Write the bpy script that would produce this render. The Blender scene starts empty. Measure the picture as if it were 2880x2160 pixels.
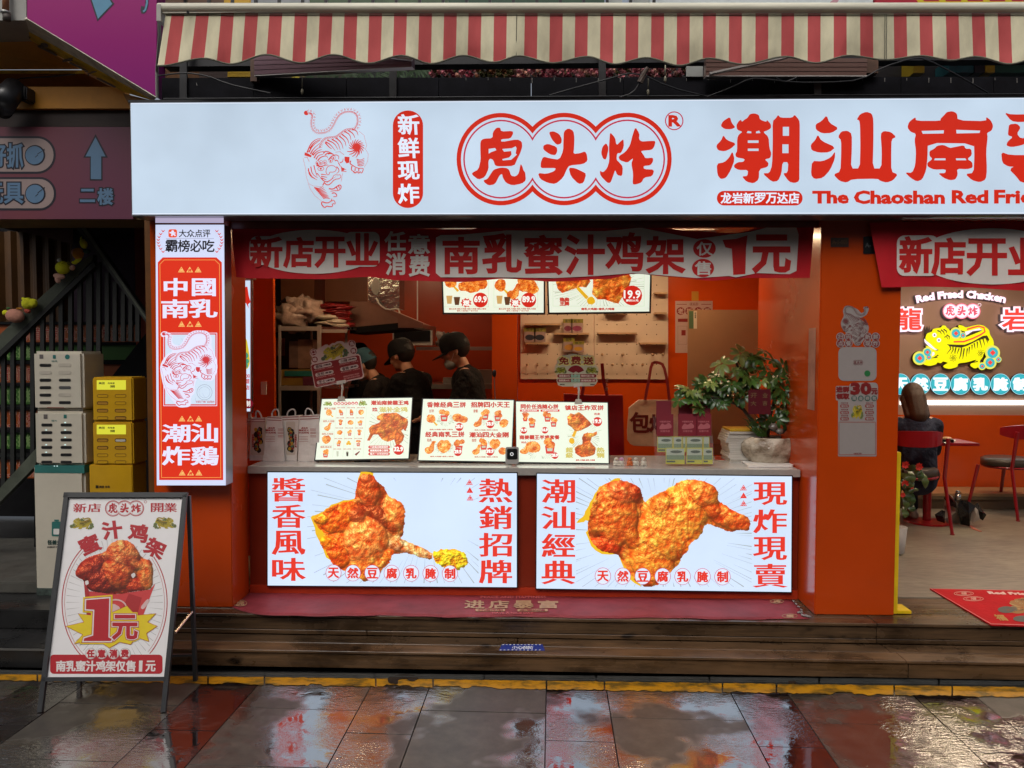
import bpy, bmesh, math, random
from mathutils import Vector, Matrix, noise as mnoise
from mathutils.geometry import tessellate_polygon
rnd = random.Random(7)
SC = bpy.context.scene
COL = SC.collection
R = math.radians

# ------------------------------------------------------------------ camera, sky, sun, exposure
F_PX, CAM = 2163.0, Vector((0, -5.5, 2.0))
YAW, PITCH, ROLL = R(1.6), R(-2.33), R(0.13)
cd = bpy.data.cameras.new('camera'); cam = bpy.data.objects.new('camera', cd); COL.objects.link(cam)
cd.sensor_width = 36; cd.lens = 36 * F_PX / 2880; cd.clip_end = 500; cd.clip_start = .05
cam.location = CAM
CM = Matrix.Rotation(YAW, 3, 'Z') @ Matrix.Rotation(R(90) + PITCH, 3, 'X') @ Matrix.Rotation(ROLL, 3, 'Z')
cam.rotation_euler = CM.to_euler()
SC.camera = cam
w = bpy.data.worlds.new('World'); SC.world = w; w.use_nodes = True
wn = w.node_tree; bg = wn.nodes['Background']; bg.inputs[1].default_value = .115
sky = wn.nodes.new('ShaderNodeTexSky'); sky.sky_type = 'NISHITA'; sky.sun_disc = False
SUN_EL, SUN_AZ = R(52), R(200)
sky.sun_elevation = SUN_EL; sky.sun_rotation = SUN_AZ; sky.air_density = 1.0; sky.dust_density = 6.0; sky.ozone_density = 1.0
hs = wn.nodes.new('ShaderNodeHueSaturation'); hs.inputs['Saturation'].default_value = .45
wn.links.new(sky.outputs[0], hs.inputs['Color']); wn.links.new(hs.outputs[0], bg.inputs[0])
sd = bpy.data.lights.new('sun', 'SUN'); sd.energy = .6; sd.angle = R(30); sd.color = (1, .97, .92)
sun = bpy.data.objects.new('sun', sd); COL.objects.link(sun); sun.location = (0, -8, 12)
sdir = Vector((math.sin(SUN_AZ) * math.cos(SUN_EL), math.cos(SUN_AZ) * math.cos(SUN_EL), math.sin(SUN_EL)))
sun.rotation_euler = sdir.to_track_quat('Z', 'Y').to_euler()
vs = SC.view_settings; vs.view_transform = 'Standard'; vs.look = 'None'; vs.gamma = 1; vs.use_curve_mapping = False; vs.exposure = 0.0
SC.cycles.use_denoising = True
SC.cycles.max_bounces = 6; SC.cycles.glossy_bounces = 4; SC.cycles.diffuse_bounces = 3; SC.cycles.transmission_bounces = 6
SC.cycles.caustics_reflective = False; SC.cycles.caustics_refractive = False; SC.cycles.sample_clamp_indirect = 4

# ------------------------------------------------------------------ photo pixel (2880 x 2160) -> point on a real plane
def ray(px, py):
    return CM @ Vector(((px - 1440) / F_PX, -(py - 1080) / F_PX, -1))
class Pl:
    def __init__(s, p, n):
        s.p = Vector(p); s.n = Vector(n).normalized()
        if s.n.dot(CAM - s.p) < 0: s.n = -s.n
    def at(s, px, py, off=0):
        d = ray(px, py); t = (s.p - CAM).dot(s.n) / d.dot(s.n)
        return CAM + d * t + s.n * off
def YP(y): return Pl((0, y, 0), (0, -1, 0))
def ZP(z): return Pl((0, 0, z), (0, 0, 1))
def P3(a, b, c): return Pl(a, (Vector(b) - Vector(a)).cross(Vector(c) - Vector(a)))

# ------------------------------------------------------------------ objects
def wloc(o):
    v = Vector((0, 0, 0))
    while o: v += o.location; o = o.parent
    return v
def tag(o, label=None, cat=None, group=None, kind=None):
    if label: o['label'] = label
    if cat: o['category'] = cat
    if group: o['group'] = group
    if kind: o['kind'] = kind
    return o
def thing(name, label, cat, loc=(0, 0, 0), group=None):
    o = bpy.data.objects.new(name, None); COL.objects.link(o); o.location = loc; o.empty_display_size = .1
    return tag(o, label, cat, group)
def mk(name, V, Fc, mats, parent=None, mi=None, smooth=False, uv=None):
    if not isinstance(mats, (list, tuple)): mats = [mats]
    V = [Vector(v) for v in V]
    if parent: base = wloc(parent)
    elif V:
        lo = [min(v[i] for v in V) for i in range(3)]; hi = [max(v[i] for v in V) for i in range(3)]
        base = Vector(((lo[0] + hi[0]) / 2, (lo[1] + hi[1]) / 2, lo[2]))
    me = bpy.data.meshes.new(name); me.from_pydata([v - base for v in V], [], Fc)
    for m in mats: me.materials.append(m)
    if mi: me.polygons.foreach_set('material_index', mi)
    if smooth: me.polygons.foreach_set('use_smooth', [True] * len(me.polygons))
    o = bpy.data.objects.new(name, me); COL.objects.link(o)
    if parent: o.parent = parent
    else: o.location = base
    return o
class MB:
    def __init__(s): s.V = []; s.F = []; s.M = []
    def add(s, V, F, m=0):
        n = len(s.V); s.V += [Vector(v) for v in V]; s.F += [tuple(i + n for i in f) for f in F]; s.M += [m] * len(F); return s
    def box(s, x0, x1, y0, y1, z0, z1, m=0, b=0):
        if b:
            bm = bmesh.new(); bmesh.ops.create_cube(bm, size=1)
            for v in bm.verts: v.co = ((x0 + x1) / 2 + v.co.x * (x1 - x0), (y0 + y1) / 2 + v.co.y * (y1 - y0), (z0 + z1) / 2 + v.co.z * (z1 - z0))
            bmesh.ops.bevel(bm, geom=bm.edges[:], offset=b, segments=2, affect='EDGES')
            bm.verts.index_update(); s.add([v.co.copy() for v in bm.verts], [[v.index for v in f.verts] for f in bm.faces], m); bm.free(); return s
        return s.hexa([(x0, y0, z0), (x1, y0, z0), (x1, y0, z1), (x0, y0, z1)], [(x0, y1, z0), (x1, y1, z0), (x1, y1, z1), (x0, y1, z1)], m)
    def hexa(s, a, b, m=0):          # two quads, front and back
        return s.add(list(a) + list(b), [(0, 1, 2, 3), (7, 6, 5, 4), (0, 4, 5, 1), (1, 5, 6, 2), (2, 6, 7, 3), (3, 7, 4, 0)], m)
    def bar(s, a, b, wx, wy, m=0, up=(0, 0, 1)):
        a = Vector(a); b = Vector(b); d = (b - a).normalized(); u = Vector(up)
        if abs(d.dot(u)) > .98: u = Vector((0, 1, 0))
        r = d.cross(u).normalized(); u = r.cross(d)
        q = lambda p: [p - r * wx / 2 - u * wy / 2, p + r * wx / 2 - u * wy / 2, p + r * wx / 2 + u * wy / 2, p - r * wx / 2 + u * wy / 2]
        return s.hexa(q(a), q(b), m)
    def tube(s, pts, r, n=8, m=0, r1=None, cap=True):
        pts = [Vector(p) for p in pts]; k0 = len(s.V); N = len(pts)
        for i, p in enumerate(pts):
            d = (pts[min(i + 1, N - 1)] - pts[max(i - 1, 0)]).normalized()
            u = Vector((0, 0, 1)) if abs(d.z) < .9 else Vector((0, 1, 0)); a = d.cross(u).normalized(); b = a.cross(d)
            rr = r if r1 is None else r + (r1 - r) * i / (N - 1)
            for j in range(n):
                t = 2 * math.pi * j / n; s.V.append(p + a * math.cos(t) * rr + b * math.sin(t) * rr)
        for i in range(N - 1):
            for j in range(n):
                s.F.append((k0 + i * n + j, k0 + i * n + (j + 1) % n, k0 + (i + 1) * n + (j + 1) % n, k0 + (i + 1) * n + j)); s.M.append(m)
        if cap:
            s.F.append(tuple(k0 + j for j in range(n))[::-1]); s.M.append(m); s.F.append(tuple(k0 + (N - 1) * n + j for j in range(n))); s.M.append(m)
        return s
    def lathe(s, c, prof, n=20, m=0, M=None):       # prof: (r, z)
        c = Vector(c); k0 = len(s.V); M = M or Matrix.Identity(3)
        for r, z in prof:
            for j in range(n):
                t = 2 * math.pi * j / n; s.V.append(c + M @ Vector((r * math.cos(t), r * math.sin(t), z)))
        for i in range(len(prof) - 1):
            for j in range(n):
                s.F.append((k0 + i * n + j, k0 + i * n + (j + 1) % n, k0 + (i + 1) * n + (j + 1) % n, k0 + (i + 1) * n + j)); s.M.append(m)
        s.F.append(tuple(k0 + j for j in range(n))[::-1]); s.M.append(m); s.F.append(tuple(k0 + (len(prof) - 1) * n + j for j in range(n))); s.M.append(m)
        return s
    def ell(s, c, rx, ry, rz, m=0, n=12, rot=None, jit=0):
        c = Vector(c); M = rot or Matrix.Identity(3); k0 = len(s.V); rings = n // 2 + 1
        for i in range(1, rings):
            a = math.pi * i / rings
            for j in range(n):
                t = 2 * math.pi * j / n; v = Vector((math.sin(a) * math.cos(t), math.sin(a) * math.sin(t), math.cos(a)))
                if jit: v *= 1 + jit * mnoise.noise(v * 2.5 + c * 7)
                s.V.append(c + M @ Vector((v.x * rx, v.y * ry, v.z * rz)))
        s.V.append(c + M @ Vector((0, 0, rz))); s.V.append(c + M @ Vector((0, 0, -rz))); T = len(s.V) - 2
        for i in range(rings - 2):
            for j in range(n):
                s.F.append((k0 + i * n + j, k0 + (i + 1) * n + j, k0 + (i + 1) * n + (j + 1) % n, k0 + i * n + (j + 1) % n)); s.M.append(m)
        for j in range(n):
            s.F.append((T, k0 + j, k0 + (j + 1) % n)); s.M.append(m)
            q = k0 + (rings - 2) * n; s.F.append((T + 1, q + (j + 1) % n, q + j)); s.M.append(m)
        return s
    def build(s, name, mats, parent=None, smooth=False): return mk(name, s.V, s.F, mats, parent, s.M, smooth)
def box(name, x0, x1, y0, y1, z0, z1, m, parent=None, b=0): return MB().box(x0, x1, y0, y1, z0, z1, 0, b).build(name, m, parent)
def Q(q):
    """a px box (x0,y0,x1,y1) or four px corners TL,TR,BR,BL"""
    return [(q[0], q[1]), (q[2], q[1]), (q[2], q[3]), (q[0], q[3])] if not isinstance(q[0], (tuple, list)) else list(q)
def qbox(name, q, y0, y1, m, parent=None):
    """solid whose front face lies on Y=y0 with the px corners q, back at Y=y1"""
    p = YP(y0); f = [p.at(*c) for c in Q(q)]; b = [Vector((v.x, y1, v.z)) for v in f]
    return MB().hexa([f[3], f[2], f[1], f[0]], [b[3], b[2], b[1], b[0]]).build(name, m, parent)
def slab(name, pl, loop, thick, m, parent=None, off=0):
    """px outline on plane pl extruded away from the camera"""
    if isinstance(m, (list, tuple)): mm = list(m)
    else: mm = [m]
    a = [pl.at(x, y, off) for x, y in loop]; b = [v - pl.n * thick for v in a]; n = len(a)
    F = [tuple(t) for t in tessellate_polygon([a])]
    nf = len(F)
    F += [tuple(i + n for i in t[::-1]) for t in F]
    F += [(i, (i + 1) % n, (i + 1) % n + n, i + n) for i in range(n)]
    mi = [0] * nf + [len(mm) - 1] * (len(F) - nf)
    return mk(name, a + b, F, mm, parent, mi)

# ------------------------------------------------------------------ flat print: outlines, strokes, lettering, all lying on a real plane
def lay(name, pl, polys, m, parent, off=.001, mi=None):
    """polys: list of loops, or (loop, [holes])"""
    V = []; Fc = []; M = []
    for i, lp in enumerate(polys):
        if isinstance(lp, dict): loops = [lp['o']] + lp['h']
        else: loops = [lp]
        L3 = [[pl.at(x, y, off + i * 3e-6) for x, y in l] for l in loops]
        T = tessellate_polygon(L3); n = len(V)
        for l in L3: V += l
        Fc += [tuple(a + n for a in t) for t in T]; M += [mi[i] if mi else 0] * len(T)
    return mk(name, V, Fc, m, parent, M)
def rrect(q, r, n=5):
    x0, y0, x1, y1 = q; o = []
    for cx, cy, a in ((x1 - r, y0 + r, -90), (x1 - r, y1 - r, 0), (x0 + r, y1 - r, 90), (x0 + r, y0 + r, 180)):
        for i in range(n + 1):
            t = R(a + 90 * i / n); o.append((cx + r * math.cos(t), cy + r * math.sin(t)))
    return o
def circ(cx, cy, r, n=28, ry=None, a0=0, a1=360):
    ry = ry or r; k = n if a1 - a0 == 360 else n + 1
    return [(cx + r * math.cos(R(a0 + (a1 - a0) * i / n)), cy + ry * math.sin(R(a0 + (a1 - a0) * i / n))) for i in range(k)]
def ring(loop, wd):
    """closed outline of width wd as a polygon with a hole"""
    n = len(loop); cx = sum(p[0] for p in loop) / n; cy = sum(p[1] for p in loop) / n; inn = []; 
    A = sum(loop[i][0] * loop[(i + 1) % n][1] - loop[(i + 1) % n][0] * loop[i][1] for i in range(n)); sg = 1 if A > 0 else -1
    for i in range(n):
        a = loop[i - 1]; b = loop[i]; c = loop[(i + 1) % n]
        t1 = Vector((b[0] - a[0], b[1] - a[1])); t2 = Vector((c[0] - b[0], c[1] - b[1]))
        t1 = t1.normalized() if t1.length else t2.normalized(); t2 = t2.normalized() if t2.length else t1
        nn = Vector((-t1.y, t1.x)) + Vector((-t2.y, t2.x)); nn = nn.normalized() if nn.length > 1e-6 else Vector((-t1.y, t1.x))
        k = min(2.0, 1 / max(.3, nn.dot(Vector((-t1.y, t1.x)))))
        inn.append((b[0] + nn.x * wd * k * sg, b[1] + nn.y * wd * k * sg))
    return {'o': loop, 'h': [inn]}
def stroke(pts, w0, w1=None, wm=None):
    """tapering brush stroke as one loop"""
    w1 = w0 if w1 is None else w1; n = len(pts); L = []; Rr = []
    for i, p in enumerate(pts):
        a = pts[max(i - 1, 0)]; b = pts[min(i + 1, n - 1)]; d = Vector((b[0] - a[0], b[1] - a[1])); d = d.normalized() if d.length else Vector((1, 0))
        t = i / (n - 1); wd = w0 + (w1 - w0) * t
        if wm is not None: wd = (w0 * (1 - 2 * t) + wm * 2 * t) if t < .5 else (wm * (2 - 2 * t) + w1 * (2 * t - 1))
        L.append((p[0] - d.y * wd / 2, p[1] + d.x * wd / 2)); Rr.append((p[0] + d.y * wd / 2, p[1] - d.x * wd / 2))
    return L + Rr[::-1]
def chaikin(lp, n=1):
    for _ in range(n):
        o = []
        for i in range(len(lp)):
            a = lp[i]; b = lp[(i + 1) % len(lp)]
            o.append((a[0] * .8 + b[0] * .2, a[1] * .8 + b[1] * .2)); o.append((a[0] * .2 + b[0] * .8, a[1] * .2 + b[1] * .8))
        lp = o
    return lp
def qmap(q):
    q = Q(q)
    def f(u, v):
        return tuple((q[0][i] * (1 - u) + q[1][i] * u) * (1 - v) + (q[3][i] * (1 - u) + q[2][i] * u) * v for i in (0, 1))
    return f
def fitbox(pts_box, q):
    """map an authoring box to a px box/quad"""
    x0, y0, x1, y1 = pts_box; f = qmap(q)
    return lambda x, y: f((x - x0) / (x1 - x0), (y - y0) / (y1 - y0))
_G = {}
_tc = bpy.data.curves.new('type', 'FONT'); _tc.size = 1; _tc.dimensions = '2D'
_to = bpy.data.objects.new('type', _tc); COL.objects.link(_to)
def glyphs(s, res=2):
    if s in _G: return _G[s]
    _tc.body = s; _tc.resolution_u = res; bpy.context.view_layer.update()
    me = bpy.data.meshes.new_from_object(_to.evaluated_get(bpy.context.evaluated_depsgraph_get()))
    V = [(v.co.x, v.co.y) for v in me.vertices]; Fc = [tuple(p.vertices) for p in me.polygons]
    ec = {}
    for p in Fc:
        for i in range(len(p)):
            a, b = p[i], p[(i + 1) % len(p)]; k = (min(a, b), max(a, b)); ec.setdefault(k, []).append((a, b))
    B = [v[0] for v in ec.values() if len(v) == 1]
    bb = (min(v[0] for v in V), max(v[0] for v in V), min(v[1] for v in V), max(v[1] for v in V)) if V else (0, 1, 0, 1)
    _G[s] = (V, Fc, B, bb); bpy.data.meshes.remove(me); return _G[s]
def letter(pl, cells, m, parent, w=0, wy=None, off=.002, name='lettering', slant=0, em=False, jit=0):
    """cells: list of (string, px box or quad). each string fills its box; w, wy = extra stroke weight in px"""
    wy = w if wy is None else wy; VV = []; FF = []
    for s, q in cells:
        V, Fc, B, bb = glyphs(s); f = qmap(q)
        if em: bb = (0, bb[1] + bb[0], -.13, .87)
        X = bb[1] - bb[0] or 1; Y = bb[3] - bb[2] or 1
        P = []
        for x, y in V:
            u = (x - bb[0]) / X; v = 1 - (y - bb[2]) / Y
            a = f(u, v); P.append([a[0] + slant * (.5 - v) * 10, a[1]])
        if jit:
            for p in P: p[0] += rnd.uniform(-jit, jit); p[1] += rnd.uniform(-jit, jit)
        n0 = len(VV); VV += [pl.at(p[0], p[1], off) for p in P]; FF += [tuple(i + n0 for i in t) for t in Fc]
        if w or wy:
            N = {}
            for a, b in B:
                dx, dy = P[b][0] - P[a][0], P[b][1] - P[a][1]; L = math.hypot(dx, dy) or 1
                nx, ny = -dy / L, dx / L          # px y runs down, loops run counter-clockwise seen from the front
                for k in (a, b): N.setdefault(k, []).append((nx, ny))
            O = {}
            for k, l in N.items():
                sx = sum(a[0] for a in l); sy = sum(a[1] for a in l); L = math.hypot(sx, sy)
                if L < 1e-6: sx, sy = l[0]; L = 1
                sx /= L; sy /= L; c = max(.55, sx * l[0][0] + sy * l[0][1]); O[k] = (P[k][0] + sx * w / c, P[k][1] + sy * wy / c)
            idx = {}
            for k, p in O.items(): idx[k] = len(VV); VV.append(pl.at(p[0], p[1], off - .00018))
            for a, b in B: FF.append((a + n0, b + n0, idx[b], idx[a]))
    return mk(name, VV, FF, m, parent)
def row(s, q, gap=0.0, vert=False):
    """split a px box/quad into one cell per character"""
    f = qmap(q); n = len(s); o = []
    for i, c in enumerate(s):
        a = (i + gap / 2) / n if gap else i / n; b = (i + 1 - gap / 2) / n if gap else (i + 1) / n
        if c == ' ': continue
        if c in '1': d = (b - a) * .36; a += d; b -= d
        if vert: o.append((c, [f(0, a), f(1, a), f(1, b), f(0, b)]))
        else: o.append((c, [f(a, 0), f(b, 0), f(b, 1), f(a, 1)]))
    return o
# ------------------------------------------------------------------ materials
def s2l(c): return tuple(((v / 255) / 12.92 if v / 255 <= .04045 else ((v / 255 + .055) / 1.055) ** 2.4) for v in c) + (1,)
_M = {}
def nm(name):
    m = bpy.data.materials.new(name); m.use_nodes = True; nt = m.node_tree; return m, nt, nt.nodes['Principled BSDF']
def N(nt, t, **k):
    n = nt.nodes.new(t)
    for a, b in k.items():
        if a.startswith('i_'): n.inputs[a[2:]].default_value = b
        else: setattr(n, a, b)
    return n
def coords(nt, sc=(1, 1, 1)):
    g = N(nt, 'ShaderNodeNewGeometry'); mp = N(nt, 'ShaderNodeMapping'); mp.inputs['Scale'].default_value = sc
    nt.links.new(g.outputs['Position'], mp.inputs['Vector']); return mp.outputs[0]
def noise_tex(nt, sc, stretch=(1, 1, 1), det=4, rough=.55):
    n = N(nt, 'ShaderNodeTexNoise'); n.inputs['Scale'].default_value = sc; n.inputs['Detail'].default_value = det; n.inputs['Roughness'].default_value = rough
    nt.links.new(coords(nt, stretch), n.inputs['Vector']); return n.outputs['Fac']
def ramp(nt, fac, stops, interp='LINEAR'):
    r = N(nt, 'ShaderNodeValToRGB'); r.color_ramp.interpolation = interp; e = r.color_ramp.elements
    while len(e) < len(stops): e.new(.5)
    for i, (p, c) in enumerate(stops):
        e[i].position = p; e[i].color = c if len(c) == 4 else tuple(c) + (1,)
    nt.links.new(fac, r.inputs[0]); return r.outputs[0]
def add_bump(nt, bs, h, strength, dist=.01):
    b = N(nt, 'ShaderNodeBump'); b.inputs['Strength'].default_value = strength; b.inputs['Distance'].default_value = dist
    nt.links.new(h, b.inputs['Height']); nt.links.new(b.outputs[0], bs.inputs['Normal']); return b
def pm(name, c, rough=.5, metal=0, var=.12, vs=6, bump=0, bs_=60, coat=0, stretch=(1, 1, 1), rvar=0, spec=.5):
    """painted / plain surface with grain and wear"""
    if name in _M: return _M[name]
    m, nt, b = nm(name); c = tuple(c)
    f = noise_tex(nt, vs, stretch, 6, .65)
    lo = tuple(v * (1 - var) for v in c); hi = tuple(min(1, v * (1 + var)) for v in c)
    nt.links.new(ramp(nt, f, [(.3, lo), (.7, hi)]), b.inputs['Base Color'])
    b.inputs['Roughness'].default_value = rough; b.inputs['Metallic'].default_value = metal; b.inputs['Specular IOR Level'].default_value = spec
    if rvar:
        g = noise_tex(nt, vs * .7, stretch, 5); nt.links.new(ramp(nt, g, [(.35, (max(.02, rough - rvar),) * 3), (.65, (min(1, rough + rvar),) * 3)]), b.inputs['Roughness'])
    if coat: b.inputs['Coat Weight'].default_value = coat; b.inputs['Coat Roughness'].default_value = .08
    if bump: add_bump(nt, b, noise_tex(nt, bs_, stretch, 4), bump)
    _M[name] = m; return m
def ink(rgb, rough=.45):
    """printed ink in plain daylight: rgb is the pigment in display values"""
    k = 'ink_%d_%d_%d' % tuple(rgb)
    return pm(k, s2l(rgb)[:3], rough, var=.03, vs=30)
def glow(rgb, k=1.0, cloud=0.0, gloss=.3):
    """backlit print: the film's colour, lit from behind"""
    key = 'backlit_%d_%d_%d_%d_%d' % (tuple(rgb) + (int(k * 100), int(cloud * 100)))
    if key in _M: return _M[key]
    m, nt, b = nm(key); c = s2l(rgb)
    b.inputs['Base Color'].default_value = tuple(v * .18 for v in c[:3]) + (1,); b.inputs['Roughness'].default_value = gloss
    b.inputs['Emission Color'].default_value = c; b.inputs['Emission Strength'].default_value = k
    if cloud:
        f = noise_tex(nt, 1.6, (1, 1, 1), 3, .5)
        nt.links.new(ramp(nt, f, [(.25, tuple(v * (1 - cloud) for v in c[:3])), (.75, tuple(min(1.2, v * (1 + cloud * .6)) for v in c[:3]))]), b.inputs['Emission Color'])
    _M[key] = m; return m
def chicken(name, scale=30, k=1.0, lit=True, dark=0.0):
    """photograph of crisp fried chicken printed on film"""
    if name in _M: return _M[name]
    m, nt, b = nm(name)
    d = noise_tex(nt, scale * .45, (1, 1, 1), 3, .5); v = N(nt, 'ShaderNodeTexNoise'); v.inputs['Scale'].default_value = scale * .42; v.inputs['Detail'].default_value = 6; v.inputs['Roughness'].default_value = .6; v.inputs['Distortion'].default_value = 2.6
    nt.links.new(coords(nt), v.inputs['Vector'])
    mx = N(nt, 'ShaderNodeMath', operation='MULTIPLY_ADD'); mx.inputs[1].default_value = .62; nt.links.new(v.outputs['Fac'], mx.inputs[0])
    m2 = N(nt, 'ShaderNodeMath', operation='MULTIPLY'); m2.inputs[1].default_value = .42; nt.links.new(d, m2.inputs[0]); nt.links.new(m2.outputs[0], mx.inputs[2])
    st = [(.30, (80, 18, 4)), (.40, (166, 42, 6)), (.48, (220, 74, 8)), (.55, (236, 112, 18)), (.63, (246, 158, 44)), (.72, (255, 222, 140))]
    if dark: st = [(p, (int(c[0] * (1 - dark * .6)), int(c[1] * (1 - dark) * (1 - dark * .7)), int(c[2] * (1 - dark)))) for p, c in st]
    bp = N(nt, 'ShaderNodeBump'); bp.inputs['Strength'].default_value = 1; bp.inputs['Distance'].default_value = 1.5 / scale; nt.links.new(mx.outputs[0], bp.inputs['Height'])
    dp = N(nt, 'ShaderNodeVectorMath', operation='DOT_PRODUCT'); dp.inputs[1].default_value = (-.45, -.45, .75); nt.links.new(bp.outputs[0], dp.inputs[0])
    m3 = N(nt, 'ShaderNodeMath', operation='MULTIPLY_ADD'); m3.inputs[1].default_value = .28; m3.inputs[2].default_value = .02; nt.links.new(dp.outputs['Value'], m3.inputs[0])
    m4 = N(nt, 'ShaderNodeMath', operation='MULTIPLY_ADD'); m4.inputs[1].default_value = .80; nt.links.new(mx.outputs[0], m4.inputs[0]); nt.links.new(m3.outputs[0], m4.inputs[2])
    col = ramp(nt, m4.outputs[0], [(p, s2l(c)[:3]) for p, c in st])
    tm = N(nt, 'ShaderNodeMix', data_type='RGBA', blend_type='MULTIPLY'); tm.inputs[0].default_value = 1; nt.links.new(col, tm.inputs[6]); nt.links.new(ramp(nt, noise_tex(nt, scale * .2, (1, 1, 1), 3, .6), [(.36, (.82, .5, .4)), (.5, (1, 1, 1)), (.66, (1.1, 1.45, 1.7))]), tm.inputs[7]); col = tm.outputs[2]
    if lit:
        b.inputs['Base Color'].default_value = (.1, .03, .01, 1); nt.links.new(col, b.inputs['Emission Color']); b.inputs['Emission Strength'].default_value = k
    else: nt.links.new(col, b.inputs['Base Color'])
    b.inputs['Roughness'].default_value = .35; _M[name] = m; return m
SEATLAMP = glow((255, 228, 196), 26)
ORANGE = pm('orange_panel', (.52, .055, .003), .22, var=.08, vs=1.5, coat=.3, rvar=.06)
ORANGE_IN = pm('orange_wall_panel', (.60, .075, .006), .2, var=.08, vs=1.5, coat=.3, rvar=.06)
ORANGE_DK = pm('dark_red_panel', (.22, .02, .006), .3, var=.1, vs=2)
BLACK = pm('black_metal', (.012, .012, .014), .42, var=.3, vs=14, rvar=.1)
BLACKP = pm('black_plastic', (.01, .01, .011), .3, var=.2, vs=14)
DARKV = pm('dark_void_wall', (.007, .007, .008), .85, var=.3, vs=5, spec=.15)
STEEL = pm('stainless_steel', (.52, .5, .47), .28, metal=1, var=.1, vs=10, rvar=.08)
ALU = pm('aluminium_edge', (.42, .44, .46), .35, metal=1, var=.08, vs=10)
WHITEP = pm('white_plastic', (.74, .72, .68), .35, var=.05, vs=8)
WHITE_PAPER = pm('white_paper', (.78, .76, .72), .7, var=.05, vs=20)
GREYC = pm('grey_counter_stone', (.36, .34, .31), .25, var=.08, vs=20, coat=.2)
COUNTER_TOP = pm('counter_top_stone', (.5, .48, .44), .16, var=.08, vs=20, coat=.4)
YEL = pm('yellow_paint', (.75, .5, .01), .4, var=.12, vs=8)
def wood(name, c, rough=.3, sc=1.0):
    m, nt, b = nm(name)
    a = noise_tex(nt, 7 * sc, (.35, 3, 9), 8, .7); d = noise_tex(nt, 2.3, (1, 1, 2), 4, .6); k = noise_tex(nt, 5, (1, 1, 1.6), 2, .4)
    col = ramp(nt, a, [(.3, tuple(v * .32 for v in c)), (.48, tuple(v * .8 for v in c)), (.6, c), (.75, tuple(v * 1.7 for v in c))])
    mx = N(nt, 'ShaderNodeMix', data_type='RGBA', blend_type='MULTIPLY'); mx.inputs[0].default_value = 1
    nt.links.new(col, mx.inputs[6]); nt.links.new(ramp(nt, d, [(.32, (.3, .28, .27)), (.5, (.85, .85, .85)), (.7, (1.25, 1.2, 1.1))]), mx.inputs[7])
    m3 = N(nt, 'ShaderNodeMix', data_type='RGBA', blend_type='MULTIPLY'); m3.inputs[0].default_value = 1
    nt.links.new(mx.outputs[2], m3.inputs[6]); nt.links.new(ramp(nt, k, [(.26, (.12, .1, .09)), (.33, (1, 1, 1))]), m3.inputs[7])
    oi = N(nt, 'ShaderNodeObjectInfo'); m4 = N(nt, 'ShaderNodeMix', data_type='RGBA', blend_type='MULTIPLY'); m4.inputs[0].default_value = 1
    nt.links.new(m3.outputs[2], m4.inputs[6]); nt.links.new(ramp(nt, oi.outputs['Random'], [(0, (.72, .72, .72)), (1, (1.25, 1.2, 1.15))]), m4.inputs[7])
    nt.links.new(m4.outputs[2], b.inputs['Base Color'])
    nt.links.new(ramp(nt, d, [(.35, (rough * .5,) * 3), (.65, (rough * 1.5,) * 3)]), b.inputs['Roughness'])
    add_bump(nt, b, a, .35, .004); _M[name] = m; return m
WOOD = wood('wet_weathered_timber', (.125, .072, .036))
def stone(name, c, lo, hi, thr):
    """wet paving stone: matt damp areas and films of standing water that ripple"""
    m, nt, b = nm(name)
    big = noise_tex(nt, 1.15, (1, 1, 1), 4, .55); mid = noise_tex(nt, 9, (1, 1, 1), 6, .7); fine = noise_tex(nt, 160, (1, 1, 1), 3, .6)
    mask = ramp(nt, big, [(thr - .03, (0, 0, 0)), (thr + .03, (1, 1, 1))])
    gr = N(nt, 'ShaderNodeNewGeometry'); sx = N(nt, 'ShaderNodeSeparateXYZ'); nt.links.new(gr.outputs['Position'], sx.inputs[0])
    nt.links.new(ramp(nt, mid, [(.3, tuple(v * .55 for v in c)), (.5, c), (.72, tuple(v * 1.6 for v in c))]), b.inputs['Base Color'])
    rr = N(nt, 'ShaderNodeMix', data_type='FLOAT'); nt.links.new(mask, rr.inputs[0]); rr.inputs[2].default_value = hi; rr.inputs[3].default_value = lo
    nt.links.new(rr.outputs[0], b.inputs['Roughness']); ri = N(nt, 'ShaderNodeMix', data_type='FLOAT'); nt.links.new(mask, ri.inputs[0]); ri.inputs[2].default_value = 1.5; ri.inputs[3].default_value = 2.6; b.inputs['Specular IOR Level'].default_value = .8; nt.links.new(ri.outputs[0], b.inputs['IOR'])
    rip = noise_tex(nt, 30, (1, 2.0, 1), 3, .6); 
    h = N(nt, 'ShaderNodeMix', data_type='FLOAT'); nt.links.new(mask, h.inputs[0])
    f1 = N(nt, 'ShaderNodeMath', operation='MULTIPLY'); f1.inputs[1].default_value = .16; nt.links.new(fine, f1.inputs[0])
    nt.links.new(f1.outputs[0], h.inputs[2]); 
    f2 = N(nt, 'ShaderNodeMath', operation='MULTIPLY'); nt.links.new(ramp(nt, noise_tex(nt, 2.6, (1, 1, 1), 3, .6), [(.42, (.05,) * 3), (.6, (1.3,) * 3)]), f2.inputs[1]); nt.links.new(rip, f2.inputs[0]); nt.links.new(f2.outputs[0], h.inputs[3])
    add_bump(nt, b, h.outputs[0], .45, .006); _M[name] = m; return m
STONE = stone('wet_grey_granite', (.052, .045, .036), .02, .42, .47)
STONE_D = stone('wet_dark_granite', (.012, .009, .009), .02, .3, .42)
STONE_BR = stone('wet_brown_granite', (.035, .026, .02), .02, .38, .45)
CONC = None
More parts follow.
